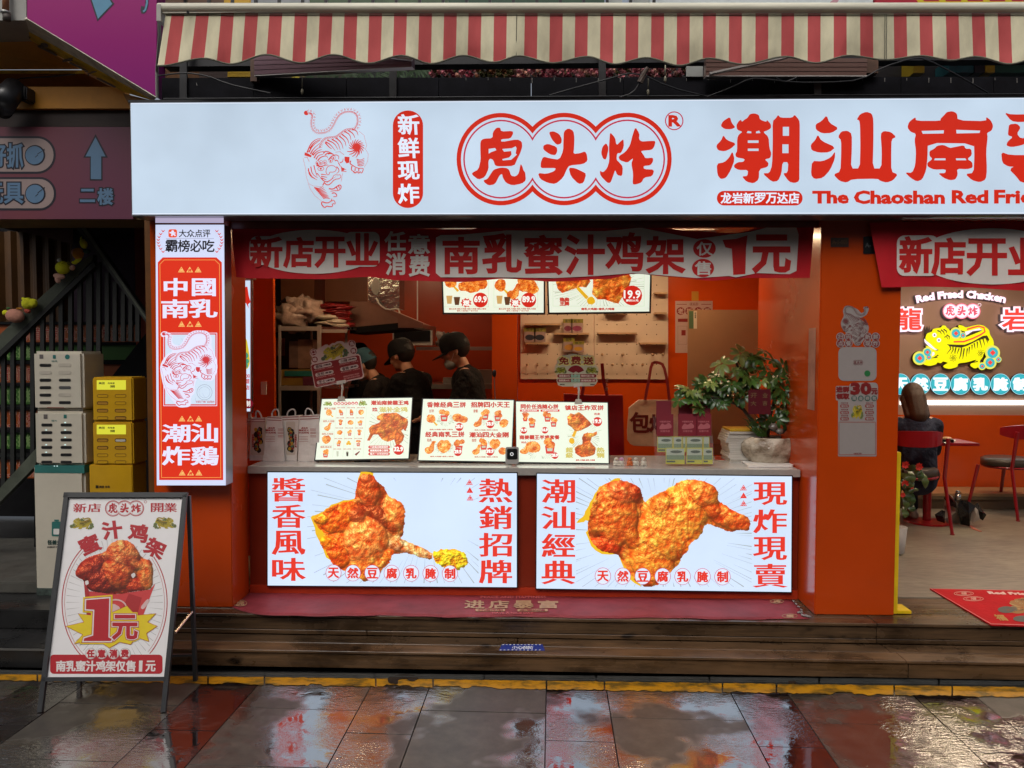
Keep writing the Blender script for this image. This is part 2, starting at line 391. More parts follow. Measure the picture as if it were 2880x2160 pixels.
def concrete():
    m, nt, b = nm('polished_concrete'); a = noise_tex(nt, 1.4, (1, 1.6, 1), 8, .6); f = noise_tex(nt, 12, (.6, 3, 1), 6, .6)
    mx = N(nt, 'ShaderNodeMix', data_type='RGBA', blend_type='MULTIPLY'); mx.inputs[0].default_value = 1
    nt.links.new(ramp(nt, a, [(.3, (.19, .16, .12)), (.7, (.32, .28, .21))]), mx.inputs[6]); nt.links.new(ramp(nt, f, [(.35, (.75, .75, .75)), (.6, (1.1, 1.1, 1.1))]), mx.inputs[7])
    nt.links.new(mx.outputs[2], b.inputs['Base Color']); b.inputs['Roughness'].default_value = .38; add_bump(nt, b, f, .05); return m
CONC = concrete()
def cloth(name, c, rough=.85, fold=.5, fs=5, stretch=(1, 1, 1), dirt=.2, trans=0):
    m, nt, b = nm(name); f = noise_tex(nt, 4, stretch, 7, .65); wv = noise_tex(nt, 300, (1, 1, 1), 2)
    nt.links.new(ramp(nt, f, [(.3, tuple(v * (1 - dirt) for v in c)), (.65, tuple(min(1, v * (1 + dirt * .4)) for v in c))]), b.inputs['Base Color'])
    b.inputs['Roughness'].default_value = rough; b.inputs['Specular IOR Level'].default_value = .3
    add_bump(nt, b, noise_tex(nt, fs, stretch, 3, .5), fold, .06); _M[name] = m; return m
RED, WHT = (200, 40, 26), (206, 222, 238)
G_RED = glow((200, 38, 18)); G_REDW = glow((214, 50, 28)); G_WHITE = glow((194, 212, 230), 1.0, .14); G_PURE = glow((222, 232, 248)); G_MAG = glow((188, 40, 70))
# ------------------------------------------------------------------ ground: sheet, paving, line, drain
def pt(px, py, y): return YP(y).at(px, py)
def poly3(name, pts, m, parent=None, thick=0):
    V = [pt(*p) for p in pts]; T = [tuple(t) for t in tessellate_polygon([V])]
    return mk(name, V, T, m, parent)
tag(box('ground', -60, 60, -60, 40, -.2, -.035, pm('wet_asphalt', (.04, .04, .04), .3, var=.3, vs=5)), 'dark wet ground under the paving', kind='structure')
pav = thing('pavement', 'wet granite paving in alternating grey and dark strips before the shop', None); pav['kind'] = 'structure'
SA = R(1.39); US = Vector((math.cos(SA), -math.sin(SA), 0)); VSV = Vector((math.sin(SA), math.cos(SA), 0))
xs = [105, 265, 585, 744, 1057, 1218, 1537, 1700, 2032, 2184, 2515, 2678]
us = [ZP(0).at(x, 1905).dot(US) for x in xs]
kinds = ['d', 'g', 'd', 'g', 'b', 'g', 'd', 'g', 'd', 'g', 'd']
while us[-1] < 5.2:
    k = 'g' if kinds[-1] == 'd' else 'd'; kinds.append(k); us.append(us[-1] + (.70 if k == 'g' else .345))
while us[0] > -5.2:
    k = 'g' if kinds[0] == 'd' else 'd'; kinds.insert(0, k); us.insert(0, us[0] - (.70 if k == 'g' else .345))
vg = ZP(0).at(1400, 2009).dot(VSV); vd = ZP(0).at(1600, 2084).dot(VSV); vback = -.915
for i, k in enumerate(kinds):
    u0, u1 = us[i] + .0022, us[i + 1] - .0022; base = {'g': vg, 'd': vd, 'b': vd + .02}[k]; step = .62 if k != 'g' else .60
    if k == 'g' and i % 3 == 1: base += .025
    rows = [vback] + [base - step * j for j in range(0, 5 if -4.6 < u0 < 4.6 else 3)]
    if base + step < vback - .05: rows.insert(1, base + step)
    for a, b in zip(rows[:-1], rows[1:]):
        v1, v0 = a - .0022, b + .0022; z = rnd.uniform(-.0012, .0012)
        c = [US * u0 + VSV * v0, US * u1 + VSV * v0, US * u1 + VSV * v1, US * u0 + VSV * v1]
        mb = MB(); lo = [v + Vector((0, 0, -.03)) for v in c]; ti = [v + (sum(c, Vector()) / 4 - v) * .004 + Vector((0, 0, z)) for v in c]; mid = [v + Vector((0, 0, z - .0025)) for v in c]
        mb.add(lo + mid + ti, [(8, 9, 10, 11)] + [(j, (j + 1) % 4, (j + 1) % 4 + 4, j + 4) for j in range(4)] + [(j + 4, (j + 1) % 4 + 4, (j + 1) % 4 + 8, j + 8) for j in range(4)])
        mb.build('paver', {'g': STONE, 'd': STONE_D, 'b': STONE_BR}[k], pav)
# painted yellow line, worn
def yline():
    top = lambda x: 1892 + (x + 200) * .0131; bot = lambda x: 1910 + (x + 200) * .0163
    m, nt, b = nm('worn_yellow_line_paint'); f = noise_tex(nt, 7, (1, 1.5, 1), 8, .7)
    b.inputs['Roughness'].default_value = .35; nt.links.new(ramp(nt, f, [(.3, (.05, .03, .01)), (.42, (.16, .09, .008)), (.52, (.42, .19, .004)), (.7, (.52, .26, .008))]), b.inputs['Base Color'])
    add_bump(nt, b, f, .3, .003)
    edges = [v for v in xs]; segs = []; allx = [-220] + edges + [3100]
    for a, c in zip(allx[:-1], allx[1:]):
        n = max(3, int((c - a) / 9)); T = []; B = []
        for i in range(n + 1):
            x = a + 2.2 + (c - a - 4.4) * i / n
            hole = mnoise.noise(Vector((x * .011, 3.3, 0)))
            T.append((x, top(x) + 2.2 * mnoise.noise(Vector((x * .05, 0, 0)))))
            B.append((x, bot(x) + 4 * mnoise.noise(Vector((x * .035, 9, 0))) - (5 if hole > .3 else 0) + 1.5 * rnd.uniform(-1, 1)))
        segs.append(T + B[::-1])
    # one missing patch where the paint has worn off
    return lay('painted_line', ZP(.0035), segs, m, pav, 0)
yline()
lay('worn_patch', ZP(.005), [chaikin([(1090, 1903), (1130, 1896), (1165, 1898), (1180, 1908), (1160, 1918), (1140, 1908), (1118, 1912), (1120, 1925), (1092, 1922)], 2), chaikin([(2215, 1916), (2236, 1912), (2240, 1921), (2220, 1923)], 1)], STONE_D, pav, 0)
dr = thing('drain_channel', 'grey metal drain cover strip between the paving and the timber steps', 'drain', (0, -.86, 0))
DRAIN = pm('galvanised_wet_metal', (.12, .125, .12), .35, metal=.7, var=.3, vs=9)
jx = [-200, 124, 434, 744, 1053, 1362, 1677, 1995, 2304, 2640, 2960]
for a, b_ in zip(jx[:-1], jx[1:]):
    p = ZP(.004); ya = lambda x: 1884 + x * .0098; yb = lambda x: 1896 + x * .0105
    f = [p.at(a + 3, yb(a)), p.at(b_ - 3, yb(b_)), p.at(b_ - 3, ya(b_)), p.at(a + 3, ya(a))]
    mb = MB(); mb.hexa([v - Vector((0, 0, .02)) for v in f], f); mb.build('grating', DRAIN, dr)
    g = [p.at(a + 3, yb(a) - 6), p.at(b_ - 3, yb(b_) - 6), p.at(b_ - 3, yb(b_) - 4.4), p.at(a + 3, yb(a) - 4.4)]
    mb = MB(); mb.hexa([v + Vector((0, 0, .0005)) for v in g], [v + Vector((0, 0, .004)) for v in g]); mb.build('raised_rib', DRAIN, dr)
# ------------------------------------------------------------------ timber steps
stp = thing('timber_steps', 'two wet dark timber steps running along the shop front', 'steps', (0, -.6, 0))
def plank(x0, x1, y0, y1, z0, z1, par=stp, m=WOOD, sl=-.01):
    f = [Vector((x0, y0 + sl * x0, z0)), Vector((x1, y0 + sl * x1, z0)), Vector((x1, y0 + sl * x1, z1)), Vector((x0, y0 + sl * x0, z1))]
    b = [Vector((v.x, y1 + sl * v.x, v.z)) for v in f]
    bm = bmesh.new(); MBx = MB().hexa(f, b); vs_ = [bm.verts.new(v) for v in MBx.V]
    for q in MBx.F: bm.faces.new([vs_[i] for i in q])
    bmesh.ops.bevel(bm, geom=bm.edges[:], offset=.0025, segments=1, affect='EDGES'); bm.verts.index_update()
    r = MB().add([v.co.copy() for v in bm.verts], [[v.index for v in g.verts] for g in bm.faces]).build('plank', m, par); bm.free(); return r
XL, XJ1, XJ2 = -2.74, 2.30, 2.22
XR = 6.4
for a, b_ in ((XL, XJ1), (XJ1 + .004, XR)): plank(a, b_, -.775, -.755, .012, .104)
for a, b_ in ((XL, XJ1 - .02), (XJ1 - .016, XR)): plank(a, b_, -.787, -.655, .107, .124)
for a, b_ in ((XL, -.1), (-.096, XJ1 - .05), (XJ1 - .046, XR)): plank(a, b_, -.651, -.52, .107, .124)
for a, b_ in ((XL, -1.1), (-1.096, XJ2), (XJ2 + .004, XR)): plank(a, b_, -.515, -.498, .126, .155)
for a, b_ in ((XL, XJ2), (XJ2 + .004, XR)): plank(a, b_, -.512, -.495, .158, .236)
for y in (-.522, -.415, -.308, -.201, -.094):
    for a, b_ in ((XL, -.6), (-.596, XJ2), (XJ2 + .004, XR)): plank(a, b_, y, y + .103, .24, .26 + rnd.uniform(-.0006, .0006))
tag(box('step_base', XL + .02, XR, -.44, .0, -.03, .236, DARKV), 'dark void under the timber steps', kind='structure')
tag(box('floor', -2.6, 7.5, .012, 5.2, .15, .2595, CONC), 'worn grey concrete shop floor', kind='structure')
# step warning sticker
st = lay('step_warning_sticker', ZP(.1255), [[(1412, 1811.5), (1526, 1812), (1533, 1830), (1403, 1829.5)]], ink((30, 50, 130)), None, 0)
tag(st, 'small blue caution sticker on the lower timber tread', 'sticker')
letter(ZP(.1255), row('小心台阶', (1440, 1817, 1500, 1825)), ink((220, 225, 235)), st, w=.3, off=.0008)
lay('hazard_border', ZP(.1255), [[(1412 + i * 10.3 + 1, 1812.4), (1412 + i * 10.3 + 6, 1812.4), (1412 + i * 10.3 + 5, 1814), (1412 + i * 10.3, 1814)] for i in range(11)] + [[(1405 + i * 11 + 1, 1827.4), (1405 + i * 11 + 6, 1827.4), (1405 + i * 11 + 5, 1829), (1405 + i * 11, 1829)] for i in range(11)], ink((220, 225, 235)), st, .0008)
# red mat below the counter
MATR = cloth('faded_red_mat', (.25, .035, .045), .55, .4, 3, dirt=.35)
mt = thing('door_mat', 'long faded red mat with gold writing under the counter', 'mat', (-.1, -.3, .26))
def mat_mesh():
    V = []; Fc = []; nx, ny = 90, 8
    top = lambda x: 1663 + (x - 717) * .0155 + 1.2 * math.sin(x * .02); bot = lambda x: 1729 + (x - 720) * .0078 + 1.6 * math.sin(x * .016) + .8 * math.sin(x * .051)
    for j in range(ny + 1):
        for i in range(nx + 1):
            t = i / nx; v = j / ny
            x0 = 700 * (1 - v) + 648 * v; x1 = 2230 * (1 - v) + 2277 * v; x = x0 + (x1 - x0) * t
            y = top(x) * (1 - v) + bot(x) * v
            e = max(0, 1 - (x - x0) / 90) * v; y -= 24 * e * e
            h = .266 + .0025 * mnoise.noise(Vector((x * .012, y * .03, 0)))
            V.append(ZP(h).at(x, y))
    for j in range(ny):
        for i in range(nx): a = j * (nx + 1) + i; Fc.append((a, a + nx + 1, a + nx + 2, a + 1))
    n = len(V); V += [v - Vector((0, 0, .004)) for v in V]
    edge = [i for i in range(nx + 1)] + [j * (nx + 1) + nx for j in range(1, ny + 1)] + [ny * (nx + 1) + i for i in range(nx - 1, -1, -1)] + [j * (nx + 1) for j in range(ny - 1, 0, -1)]
    Fc += [(edge[i], edge[(i + 1) % len(edge)], edge[(i + 1) % len(edge)] + n, edge[i] + n) for i in range(len(edge))]
    return mk('mat_sheet', V, Fc, MATR, mt, smooth=True)
mat_mesh()
GOLD = ink((176, 140, 104)); mp = ZP(.2705)
letter(mp, row('进店暴富', (1300, 1689, 1576, 1710), .22), GOLD, mt, w=1.6, wy=.6, off=0)
letter(mp, [('PEACE AND HAPPINESS', (1352, 1676, 1536, 1682)), ('HAVE A NICE DAY', (1385, 1721, 1500, 1726))], ink((190, 90, 90)), mt, w=.3, off=0)
lay('emblem', mp, [ring(circ(675, 1696, 20, 24, 9), 1.5), ring(circ(2185, 1691, 19, 24, 6), 1.2), ring(circ(2221, 1732, 22, 24, 6), 1.2)] + [chaikin(rrect((1337, 1712, 1421, 1719), 3.4)), chaikin(rrect((1455, 1712.5, 1541, 1719.5), 3.4))], GOLD, mt, 0)
letter(mp, [('虎', (665, 1690, 686, 1702)), ('虎', (2176, 1688, 2194, 1694)), ('福', (2212, 1729, 2231, 1735))], GOLD, mt, w=.8, off=0)
letter(mp, row('好运伴您', (1344, 1713.2, 1414, 1718)) + row('生意兴隆', (1462, 1713.8, 1534, 1718.6)), MATR, mt, w=.2, off=.001)
pw = MB()
for i in range(5):
    c = ZP(.275).at(2262 + rnd.uniform(-14, 22), 1728 + rnd.uniform(-14, 14)); pw.ell(c, .012, .024, .007, jit=.9, n=8, rot=Matrix.Rotation(rnd.uniform(0, 3), 3, 'Z'))
for i in range(4):
    c = ZP(.27).at(2232 + i * 7, 1690 + i * 8); pw.ell(c, .01, .016, .005, jit=.9, n=8)
tag(pw.build('crumpled_plastic_wrap', pm('clear_wrap', (.22, .2, .19), .12, var=.3, vs=30, bump=.8, bs_=80), None, True), 'crumpled clear plastic wrap at the end of the red mat', 'plastic wrap')

op = thing('opposite_building', 'grey building row across the street behind the viewer', 'building', (0, -13, 0)); op['kind'] = 'structure'
OPM = pm('opposite_render', (.10, .09, .085), .7, var=.3, vs=.4)
for i in range(5): box('facade_block', -26 + i * 10.4, -15.7 + i * 10.4, -16, -13 - .3 * (i % 2), -.03, 8 + (i * 7 % 3), OPM, op)
# ------------------------------------------------------------------ shop building: pillars, walls, ceiling
def xat(px, py, y): return YP(y).at(px, py).x
YPIL = -.38
pl_ = thing('shop_pillar', 'glossy orange pillar carrying the tall lit sign', 'pillar', (-2.0, YPIL, .26))
PXL0, PXL1 = xat(435, 1500, YPIL), xat(652, 1500, YPIL)
box('pillar_body', PXL0, PXL1, YPIL, -.075, .2602, 3.0, ORANGE, pl_, .006)
box('corner_post', PXL0 - .045, PXL0 - .004, YPIL + .02, .3, .0, 3.1, pm('brown_post_metal', (.12, .045, .008), .4, var=.25, vs=6), pl_)
pr_ = thing('shop_pillar', 'glossy orange pillar with tiger stickers beside the restaurant entrance', 'pillar', (2.2, YPIL, .26))
PXR0, PXR1 = xat(2298, 1300, YPIL - .01), xat(2524, 1300, YPIL - .01)
box('pillar_body', PXR0, PXR1, YPIL - .01, 1.0, .2602, 3.0, ORANGE, pr_, .006)
yf = thing('yellow_corner_guard', 'yellow metal door jamb guard with a foot plate beside the orange pillar', 'corner guard', (PXR1 + .02, YPIL, .26))
zt = YP(-.36).at(2526, 1272).z
box('upright', PXR1 + .003, PXR1 + .038, -.36, -.31, .262, zt, YEL, yf, .003)
box('foot_plate', PXR1 + .039, PXR1 + .13, -.36, -.22, .262, .285, YEL, yf, .003)
box('white_strip', PXR1 + .003, PXR1 + .03, -.3, -.26, 1.2, 2.85, WHITEP, yf)
# interior shell
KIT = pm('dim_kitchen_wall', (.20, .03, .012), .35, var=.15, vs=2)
YB = 2.3                                                # wall with the pegboard
XP = xat(1462, 1000, YB); XPe = xat(1384, 1000, 2.0)
tag(box('wall', XP - .02, xat(2300, 1000, YB) + .5, YB, YB + .1, .26, 3.4, ORANGE_IN), 'orange panel wall behind the pegboard', kind='structure')
tag(box('wall', XPe, XP - .022, 2.0, 3.6, .26, 3.4, ORANGE_IN), 'orange partition end between kitchen and shop', kind='structure')
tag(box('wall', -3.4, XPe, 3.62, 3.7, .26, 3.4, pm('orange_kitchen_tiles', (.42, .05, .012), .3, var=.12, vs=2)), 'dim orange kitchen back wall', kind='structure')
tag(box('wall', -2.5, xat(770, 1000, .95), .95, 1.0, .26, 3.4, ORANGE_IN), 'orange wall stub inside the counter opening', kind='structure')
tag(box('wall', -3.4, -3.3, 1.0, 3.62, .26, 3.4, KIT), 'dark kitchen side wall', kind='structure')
tag(box('wall', PXL0, PXL0 + .08, -.07, 1.0, .26, 3.4, ORANGE_IN), 'orange side wall behind the lit pillar', kind='structure')
tag(box('wall', PXR1 - .12, PXR1 - .02, 1.01, 3.6, .26, 3.4, ORANGE_IN), 'orange dividing wall between shop and seating room', kind='structure')
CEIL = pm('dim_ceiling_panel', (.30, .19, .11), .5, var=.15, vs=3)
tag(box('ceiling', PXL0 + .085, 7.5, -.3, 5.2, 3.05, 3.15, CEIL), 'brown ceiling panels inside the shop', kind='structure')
for i, (y0, y1, z0) in enumerate(((-.34, -.30, 2.83), (-.27, -.20, 2.87), (-.17, -.02, 2.90))):
    tag(box('ceiling_beam', PXL1 + .003, 7.4, y0, y1, z0, 3.04, pm('trim_%d' % i, [(.2, .03, .015), (.34, .2, .12), (.26, .17, .11)][i], .25, var=.2, vs=4)), 'metal trim strip under the lit sign', kind='structure')
# ceiling lamps (long diffuser fittings unseen above the banner, two of them added as fill)
LAMP = glow((255, 214, 168), 36)
def lamp(x, y, L, k, wd=.14, z=3.03, m=None):
    t = thing('ceiling_lamp', 'long warm ceiling lamp %s' % k, 'lamp', (x, y, z), 'ceiling lamps in the shop')
    box('housing', x - L / 2 - .02, x + L / 2 + .02, y - wd / 2 - .02, y + wd / 2 + .02, z - .005, z + .018, WHITEP, t)
    box('diffuser', x - L / 2, x + L / 2, y - wd / 2, y + wd / 2, z - .018, z - .006, m or LAMP, t)
lamp(.8, 1.3, 1.5, 'over the counter before the pegboard'); lamp(-1.3, 2.5, .4, 'in the kitchen'); lamp(-1.7, .95, .5, 'over the kitchen staff', .1); lamp(-.5, .5, .9, 'just inside above the counter', .05);  # staff and above-counter lamps are added to light faces turned to the street
lamp(4.2, .9, 1.4, 'at the seating room entrance', .25, m=SEATLAMP); lamp(4.8, 2.5, 1.6, 'over the chairs in the seating room', .25, m=SEATLAMP)

# ------------------------------------------------------------------ counter
XC0, XC1 = PXL1 + .003, PXR0 - .003
ct = thing('shop_counter', 'serving counter with grey stone top and dark red front', 'counter', (0, 0, .26))
ZC = 1.185
box('front_panel', XC0, XC1, -.06, .02, .2605, ZC - .045, ORANGE_DK, ct)
box('base_strip', XC0, XC1, -.075, -.0605, .262, YP(-.075).at(1400, 1653).z, pm('red_kick_strip', (.42, .035, .01), .3), ct)
box('counter_body', XC0, XC1, .021, .58, .2605, ZC - .045, ORANGE_DK, ct)
box('countertop', XC0 + .001, XC1 - .001, -.085, .62, ZC - .042, ZC, [COUNTER_TOP], ct, .003)
box('top_edge', XC0 + .002, XC1 - .002, -.094, -.086, ZC - .052, ZC - .001, GREYC, ct, .002)

# ------------------------------------------------------------------ left neighbour: outside stair, pink sign band, stairwell
YN = -.45
PUR = None
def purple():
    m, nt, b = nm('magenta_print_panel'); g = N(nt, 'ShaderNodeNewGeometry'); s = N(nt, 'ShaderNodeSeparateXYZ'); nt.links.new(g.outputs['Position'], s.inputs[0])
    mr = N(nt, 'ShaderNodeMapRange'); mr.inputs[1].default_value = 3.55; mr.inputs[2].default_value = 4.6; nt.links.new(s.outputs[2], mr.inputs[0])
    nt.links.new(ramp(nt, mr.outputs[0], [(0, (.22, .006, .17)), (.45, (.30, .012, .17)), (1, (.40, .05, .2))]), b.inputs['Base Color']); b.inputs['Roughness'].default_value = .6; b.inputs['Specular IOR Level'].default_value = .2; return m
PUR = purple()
def prism(name, pts, y0, y1, m, parent): return slab(name, YP(y0), pts, y1 - y0, m, parent)
us_ = thing('upper_staircase', 'outside staircase clad in magenta panels with a scuffed sloping edge', 'staircase', (-3.2, YN, 3.4))
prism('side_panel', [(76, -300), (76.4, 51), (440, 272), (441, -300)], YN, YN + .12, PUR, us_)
GRB = pm('scuffed_grey_beam', (.62, .58, .46), .6, var=.45, vs=9); YLB = pm('scuffed_yellow_beam', (.75, .45, .02), .55, var=.4, vs=9)
def ramp3(name, q, m, par, th=.02):
    """sloping plate: four (px,py,Y) corners"""
    f = [pt(*p) for p in q]; n = (f[1] - f[0]).cross(f[3] - f[0]).normalized() * th
    if n.z < 0: n = -n
    return MB().hexa(f, [v + n for v in f]).build(name, m, par)
ramp3('edge_beam', [(76, 53, YN), (440, 275, YN), (432, 283, YN + .22), (33, 62, YN + .22)], GRB, us_)
ramp3('yellow_stringer', [(33, 63, YN + .225), (432, 284, YN + .225), (345, 258, YN + .36), (60, 99, YN + .36)], YLB, us_)
for k, (x, y) in enumerate(((60, 92), (115, 128), (135, 141), (188, 168), (222, 186), (262, 208), (300, 230))):
    lay('flaking_paint', P3(pt(76, 53, YN), pt(440, 275, YN), pt(33, 62, YN + .22)), [chaikin([(x + rnd.uniform(-22, 22), y + (rnd.uniform(-9, 9))) for _ in range(7)], 1) if k % 2 else chaikin([(x - 26, y - 13), (x, y - 1), (x + 28, y + 14), (x + 22, y + 18), (x - 4, y + 4), (x - 30, y - 8)], 2)], pm('bare_brown_plaster', (.12, .09, .07), .8, var=.4, vs=20), us_, -.0012 + k * .0001)
lay('arrow_mark', YP(YN), [[(247, -20), (274, 60), (322, 11), (300, -20)]], ink((24, 14, 40)), us_, .0012)
lay('arrow_mark', YP(YN), [[(252, -20), (276, 53), (316, 11), (296, -20)]], ink((88, 146, 178)), us_, .002)
lay('curl_mark', YP(YN), [stroke(chaikin([(412, -30), (414, 10), (409, 30), (402, 36), (399, 30)], 1)[:-1], 9)], ink((24, 14, 40)), us_, .0012)
lay('curl_mark', YP(YN), [stroke([(412, -30), (414, 8), (409, 28), (403, 33)], 5)], ink((88, 146, 178)), us_, .002)
SOF = pm('ochre_soffit', (.62, .26, .02), .55, var=.2, vs=3); SOF2 = pm('dark_ochre_beam', (.32, .13, .015), .6, var=.3, vs=4)
so = thing('stair_soffit', 'ochre painted underside of the outside staircase with steel beams', 'soffit', (-3.6, 0, 3.2))
ramp3('soffit_panel', [(-400, 78, -.1), (61, 99, -.1), (226, 195, .1), (-400, 197, .1)], SOF, so)
qbox('beam', (-400, 197, 238, 207), .1, .2, YLB, so)
ramp3('soffit_panel', [(-400, 208, .1), (240, 207, .1), (345, 262, .3), (-400, 244, .3)], SOF2, so)
qbox('beam', [(-400, 244), (344, 244), (368, 305), (-400, 305)], .02, .1, SOF, so)
qbox('beam', [(-400, 306), (368, 304), (370, 356), (-400, 357)], .06, .2, pm('very_dark_beam', (.03, .016, .012), .6, var=.3, vs=4), so)
qbox('end_cap', [(345, 262), (432, 284), (400, 300), (368, 305)], -.1, .1, SOF2, so)
gw = thing('building_corner', 'pale painted wall corner above the staircase', 'wall', (-3.9, 0, 4.2))
qbox('wall_block', (-500, -300, 74, 57), YN + .04, YN + .5, pm('pale_grey_plaster', (.38, .38, .35), .7, var=.12, vs=5), gw)
pp = MB().tube([pt(16, -60, YN), pt(16, 34, YN)], .02, 12, 0).tube([pt(16, 32, YN), pt(16, 38, YN)], .032, 12, 1).tube([pt(19, 38, YN), pt(19, 58, YN)], .024, 12, 2)
tag(pp.build('drain_pipe', [pm('copper_pipe', (.32, .13, .06), .5), pm('zinc_collar', (.4, .4, .38), .4, metal=.6), pm('old_pipe', (.1, .08, .07), .6)], None, True), 'copper coloured downpipe with a metal collar on the pale wall', 'pipe')
sp = thing('hanging_spotlight', 'black spotlight hanging under the ochre soffit', 'spotlight', pt(30, 280, -.1))
MB().tube([pt(2, 296, -.2), pt(24, 268, -.12), pt(44, 246, -.05)], .085, 18, r1=.075).build('lamp_head', BLACK, sp, True)
MB().tube([pt(14, 306, -.12), pt(-12, 300, -.1)], .07, 14).build('lamp_bracket', BLACK, sp, True); box('ballast', pt(44, 250, -.1).x, pt(68, 250, -.1).x, -.08, .05, pt(44, 278, -.1).z, pt(44, 238, -.1).z, BLACK, sp, .01)
MB().tube([pt(20, 236, -.05), pt(60, 220, 0), pt(120, 217, .05), pt(170, 213, .09), pt(212, 208, .1)], .005, 6).build('cable', BLACK, sp)
# pink band
pb = thing('pink_sign_band', 'dusky pink arcade sign band with arrow and blue lettering', 'sign', (-3.3, 0, 3.0))
def pinkm():
    m, nt, b = nm('dusky_pink_print'); f = noise_tex(nt, .9, (1, 1, .3), 2, .5); nt.links.new(ramp(nt, f, [(.35, (.15, .035, .045)), (.65, (.12, .03, .062))]), b.inputs['Base Color']); b.inputs['Roughness'].default_value = .4; return m
prism('band_face', [(-500, 357), (374, 357), (374, 616), (-500, 616)], 0, .04, pinkm(), pb)
tag(box('lintel', -5.2, PXL0 - .05, .041, .40, YP(0).at(100, 616).z, YP(0).at(100, 357).z, pm('brown_lintel', (.11, .06, .012), .6, var=.35, vs=5)), 'brown lintel over the stairwell', kind='structure')
NV = ink((22, 18, 34)); BL = ink((84, 116, 146)); GRP = ink((146, 128, 124)); P0 = YP(0)
lay('pill_outline', P0, [rrect((-160, 383, 157, 489), 52, 9), rrect((-160, 498, 158, 592), 46, 9)], NV, pb, .001)
lay('pill', P0, [rrect((-160, 389, 151, 483), 46, 9), rrect((-160, 504, 152, 586), 40, 9)], GRP, pb, .002)
CH = [('好', (-24, 406, 16, 468)), ('抓', (22, 405, 65, 470)), ('玩', (-36, 516, 8, 570)), ('具', (14, 516, 65, 571))]
letter(P0, CH, NV, pb, w=5.5, off=.0032); letter(P0, CH, BL, pb, w=1.6, off=.0042)
lay('ball_outline', P0, [circ(99, 437, 29), circ(100, 545.5, 29), [(118, 424), (126, 418), (126, 424), (124, 432)], [(119, 530), (127, 526), (126, 534), (122, 540)]], NV, pb, .003)
lay('ball', P0, [circ(98, 437, 25.5), circ(99, 545.5, 25.5)], BL, pb, .004)
lay('tick', P0, [stroke([(100, 443), (108, 436), (106, 434), (119, 426)], 1.8), stroke([(101, 552), (109, 545), (107, 543), (120, 533)], 1.8)], NV, pb, .005)
AR = [(269, 377), (304, 443.5), (288.6, 443.5), (288.6, 508), (252.6, 508), (252.6, 443.5), (234, 443.5)]
lay('arrow_outline', P0, [AR], NV, pb, .001)
lay('arrow', P0, [[(269, 386), (297, 440), (285, 440), (285, 504), (256, 504), (256, 440), (241, 440)]], BL, pb, .002)
letter(P0, [('二', (227, 533, 266, 567)), ('楼', (276, 531, 317, 575))], NV, pb, w=5, off=.0015); letter(P0, [('二', (227, 533, 266, 567)), ('楼', (276, 531, 317, 575))], BL, pb, w=1.6, off=.0025)
# stairwell recess
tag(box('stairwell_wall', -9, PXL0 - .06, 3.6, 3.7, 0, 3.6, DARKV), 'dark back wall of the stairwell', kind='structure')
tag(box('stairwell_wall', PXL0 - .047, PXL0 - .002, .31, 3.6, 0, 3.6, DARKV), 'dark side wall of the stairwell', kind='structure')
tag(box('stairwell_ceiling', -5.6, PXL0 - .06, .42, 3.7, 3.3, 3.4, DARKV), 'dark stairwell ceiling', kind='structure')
cw = thing('corrugated_wall', 'dim brown corrugated metal wall beside the stairs', 'wall', (-4.4, 2.6, 1.6))
V = []; Fc = []
c0, c1 = xat(-60, 800, 2.7), xat(205, 800, 2.7); zt0, zb0 = 3.3, 1.0; n = 60
for i in range(n + 1):
    x = c0 + (c1 - c0) * i / n; ph = (i / n * 7.5) % 1; dy = .05 * min(1, max(0, (abs(ph - .5) * 4 - .6) / .8))
    V += [(x, 2.7 + dy, zb0), (x, 2.7 + dy, zt0)]
Fc = [(2 * i, 2 * i + 2, 2 * i + 3, 2 * i + 1) for i in range(n)]
mk('corrugated_sheet', V, Fc, pm('brown_corrugated_metal', (.08, .034, .007), .5, var=.25, vs=3), cw)
poly3('ceiling_flashing', [(20, 640, 2.62), (205, 640, 2.62), (205, 688, 2.62), (120, 665, 2.62), (20, 642, 2.62)], pm('brown_flashing', (.07, .02, .012), .6), cw)
tag(qbox('rear_poster_wall', [(204, 640), (400, 640), (400, 925), (204, 925)], 3.3, 3.35, pm('dim_violet_wall', (.05, .02, .045), .6, var=.35, vs=3)), 'dim violet printed wall behind the stair railing', 'wall panel')
sw = thing('inner_stairs', 'inner staircase with orange and green lettered risers', 'stairs', (-4, 1.5, 1))
RIS = [(913, 962, 2.6, 'o'), (970, 1012, 2.4, 'g'), (1024, 1076, 2.2, 'o'), (1086, 1137, 2.0, 'g'), (1152, 1206, 1.8, 'o'), (1216, 1262, 1.6, 'g'), (1292, 1345, 1.4, 'o')]
OC = ink((150, 72, 22)); GC = ink((52, 100, 30))
for i, (a, b_, y, c) in enumerate(RIS):
    qbox('riser', (-300, a, 440, b_), y, y + .02, OC if c == 'o' else GC, sw)
    q = YP(y).at(0, a).z; box('tread', xat(-300, a, y), xat(440, a, y), y - .03, y + .24, q + .002, q + .03, DARKV, sw)
    if c == 'o':
        s = '情绪价值拉满红渔说上二楼恋爱' if i == 0 else ('福泰门店火热' if i == 2 else '赞上二楼抓娃')
        x0, x1 = (18, 360) if i == 0 else (0, 150) if i == 2 else (-30, 130)
        letter(YP(y), row(s, (x0, a + 8, x1, b_ - 6), .12), ink((188, 150, 130)), sw, w=1.4)
        letter(YP(y), row(s, (x0, a + 8, x1, b_ - 6), .12), ink((150, 30, 20)), sw, w=0, off=.003)
    else:
        letter(YP(y), row('欢乐抓娃', (4, a + 6, 96, b_ - 6), .15), ink((120, 150, 90)), sw, w=1.2)
YH = .55
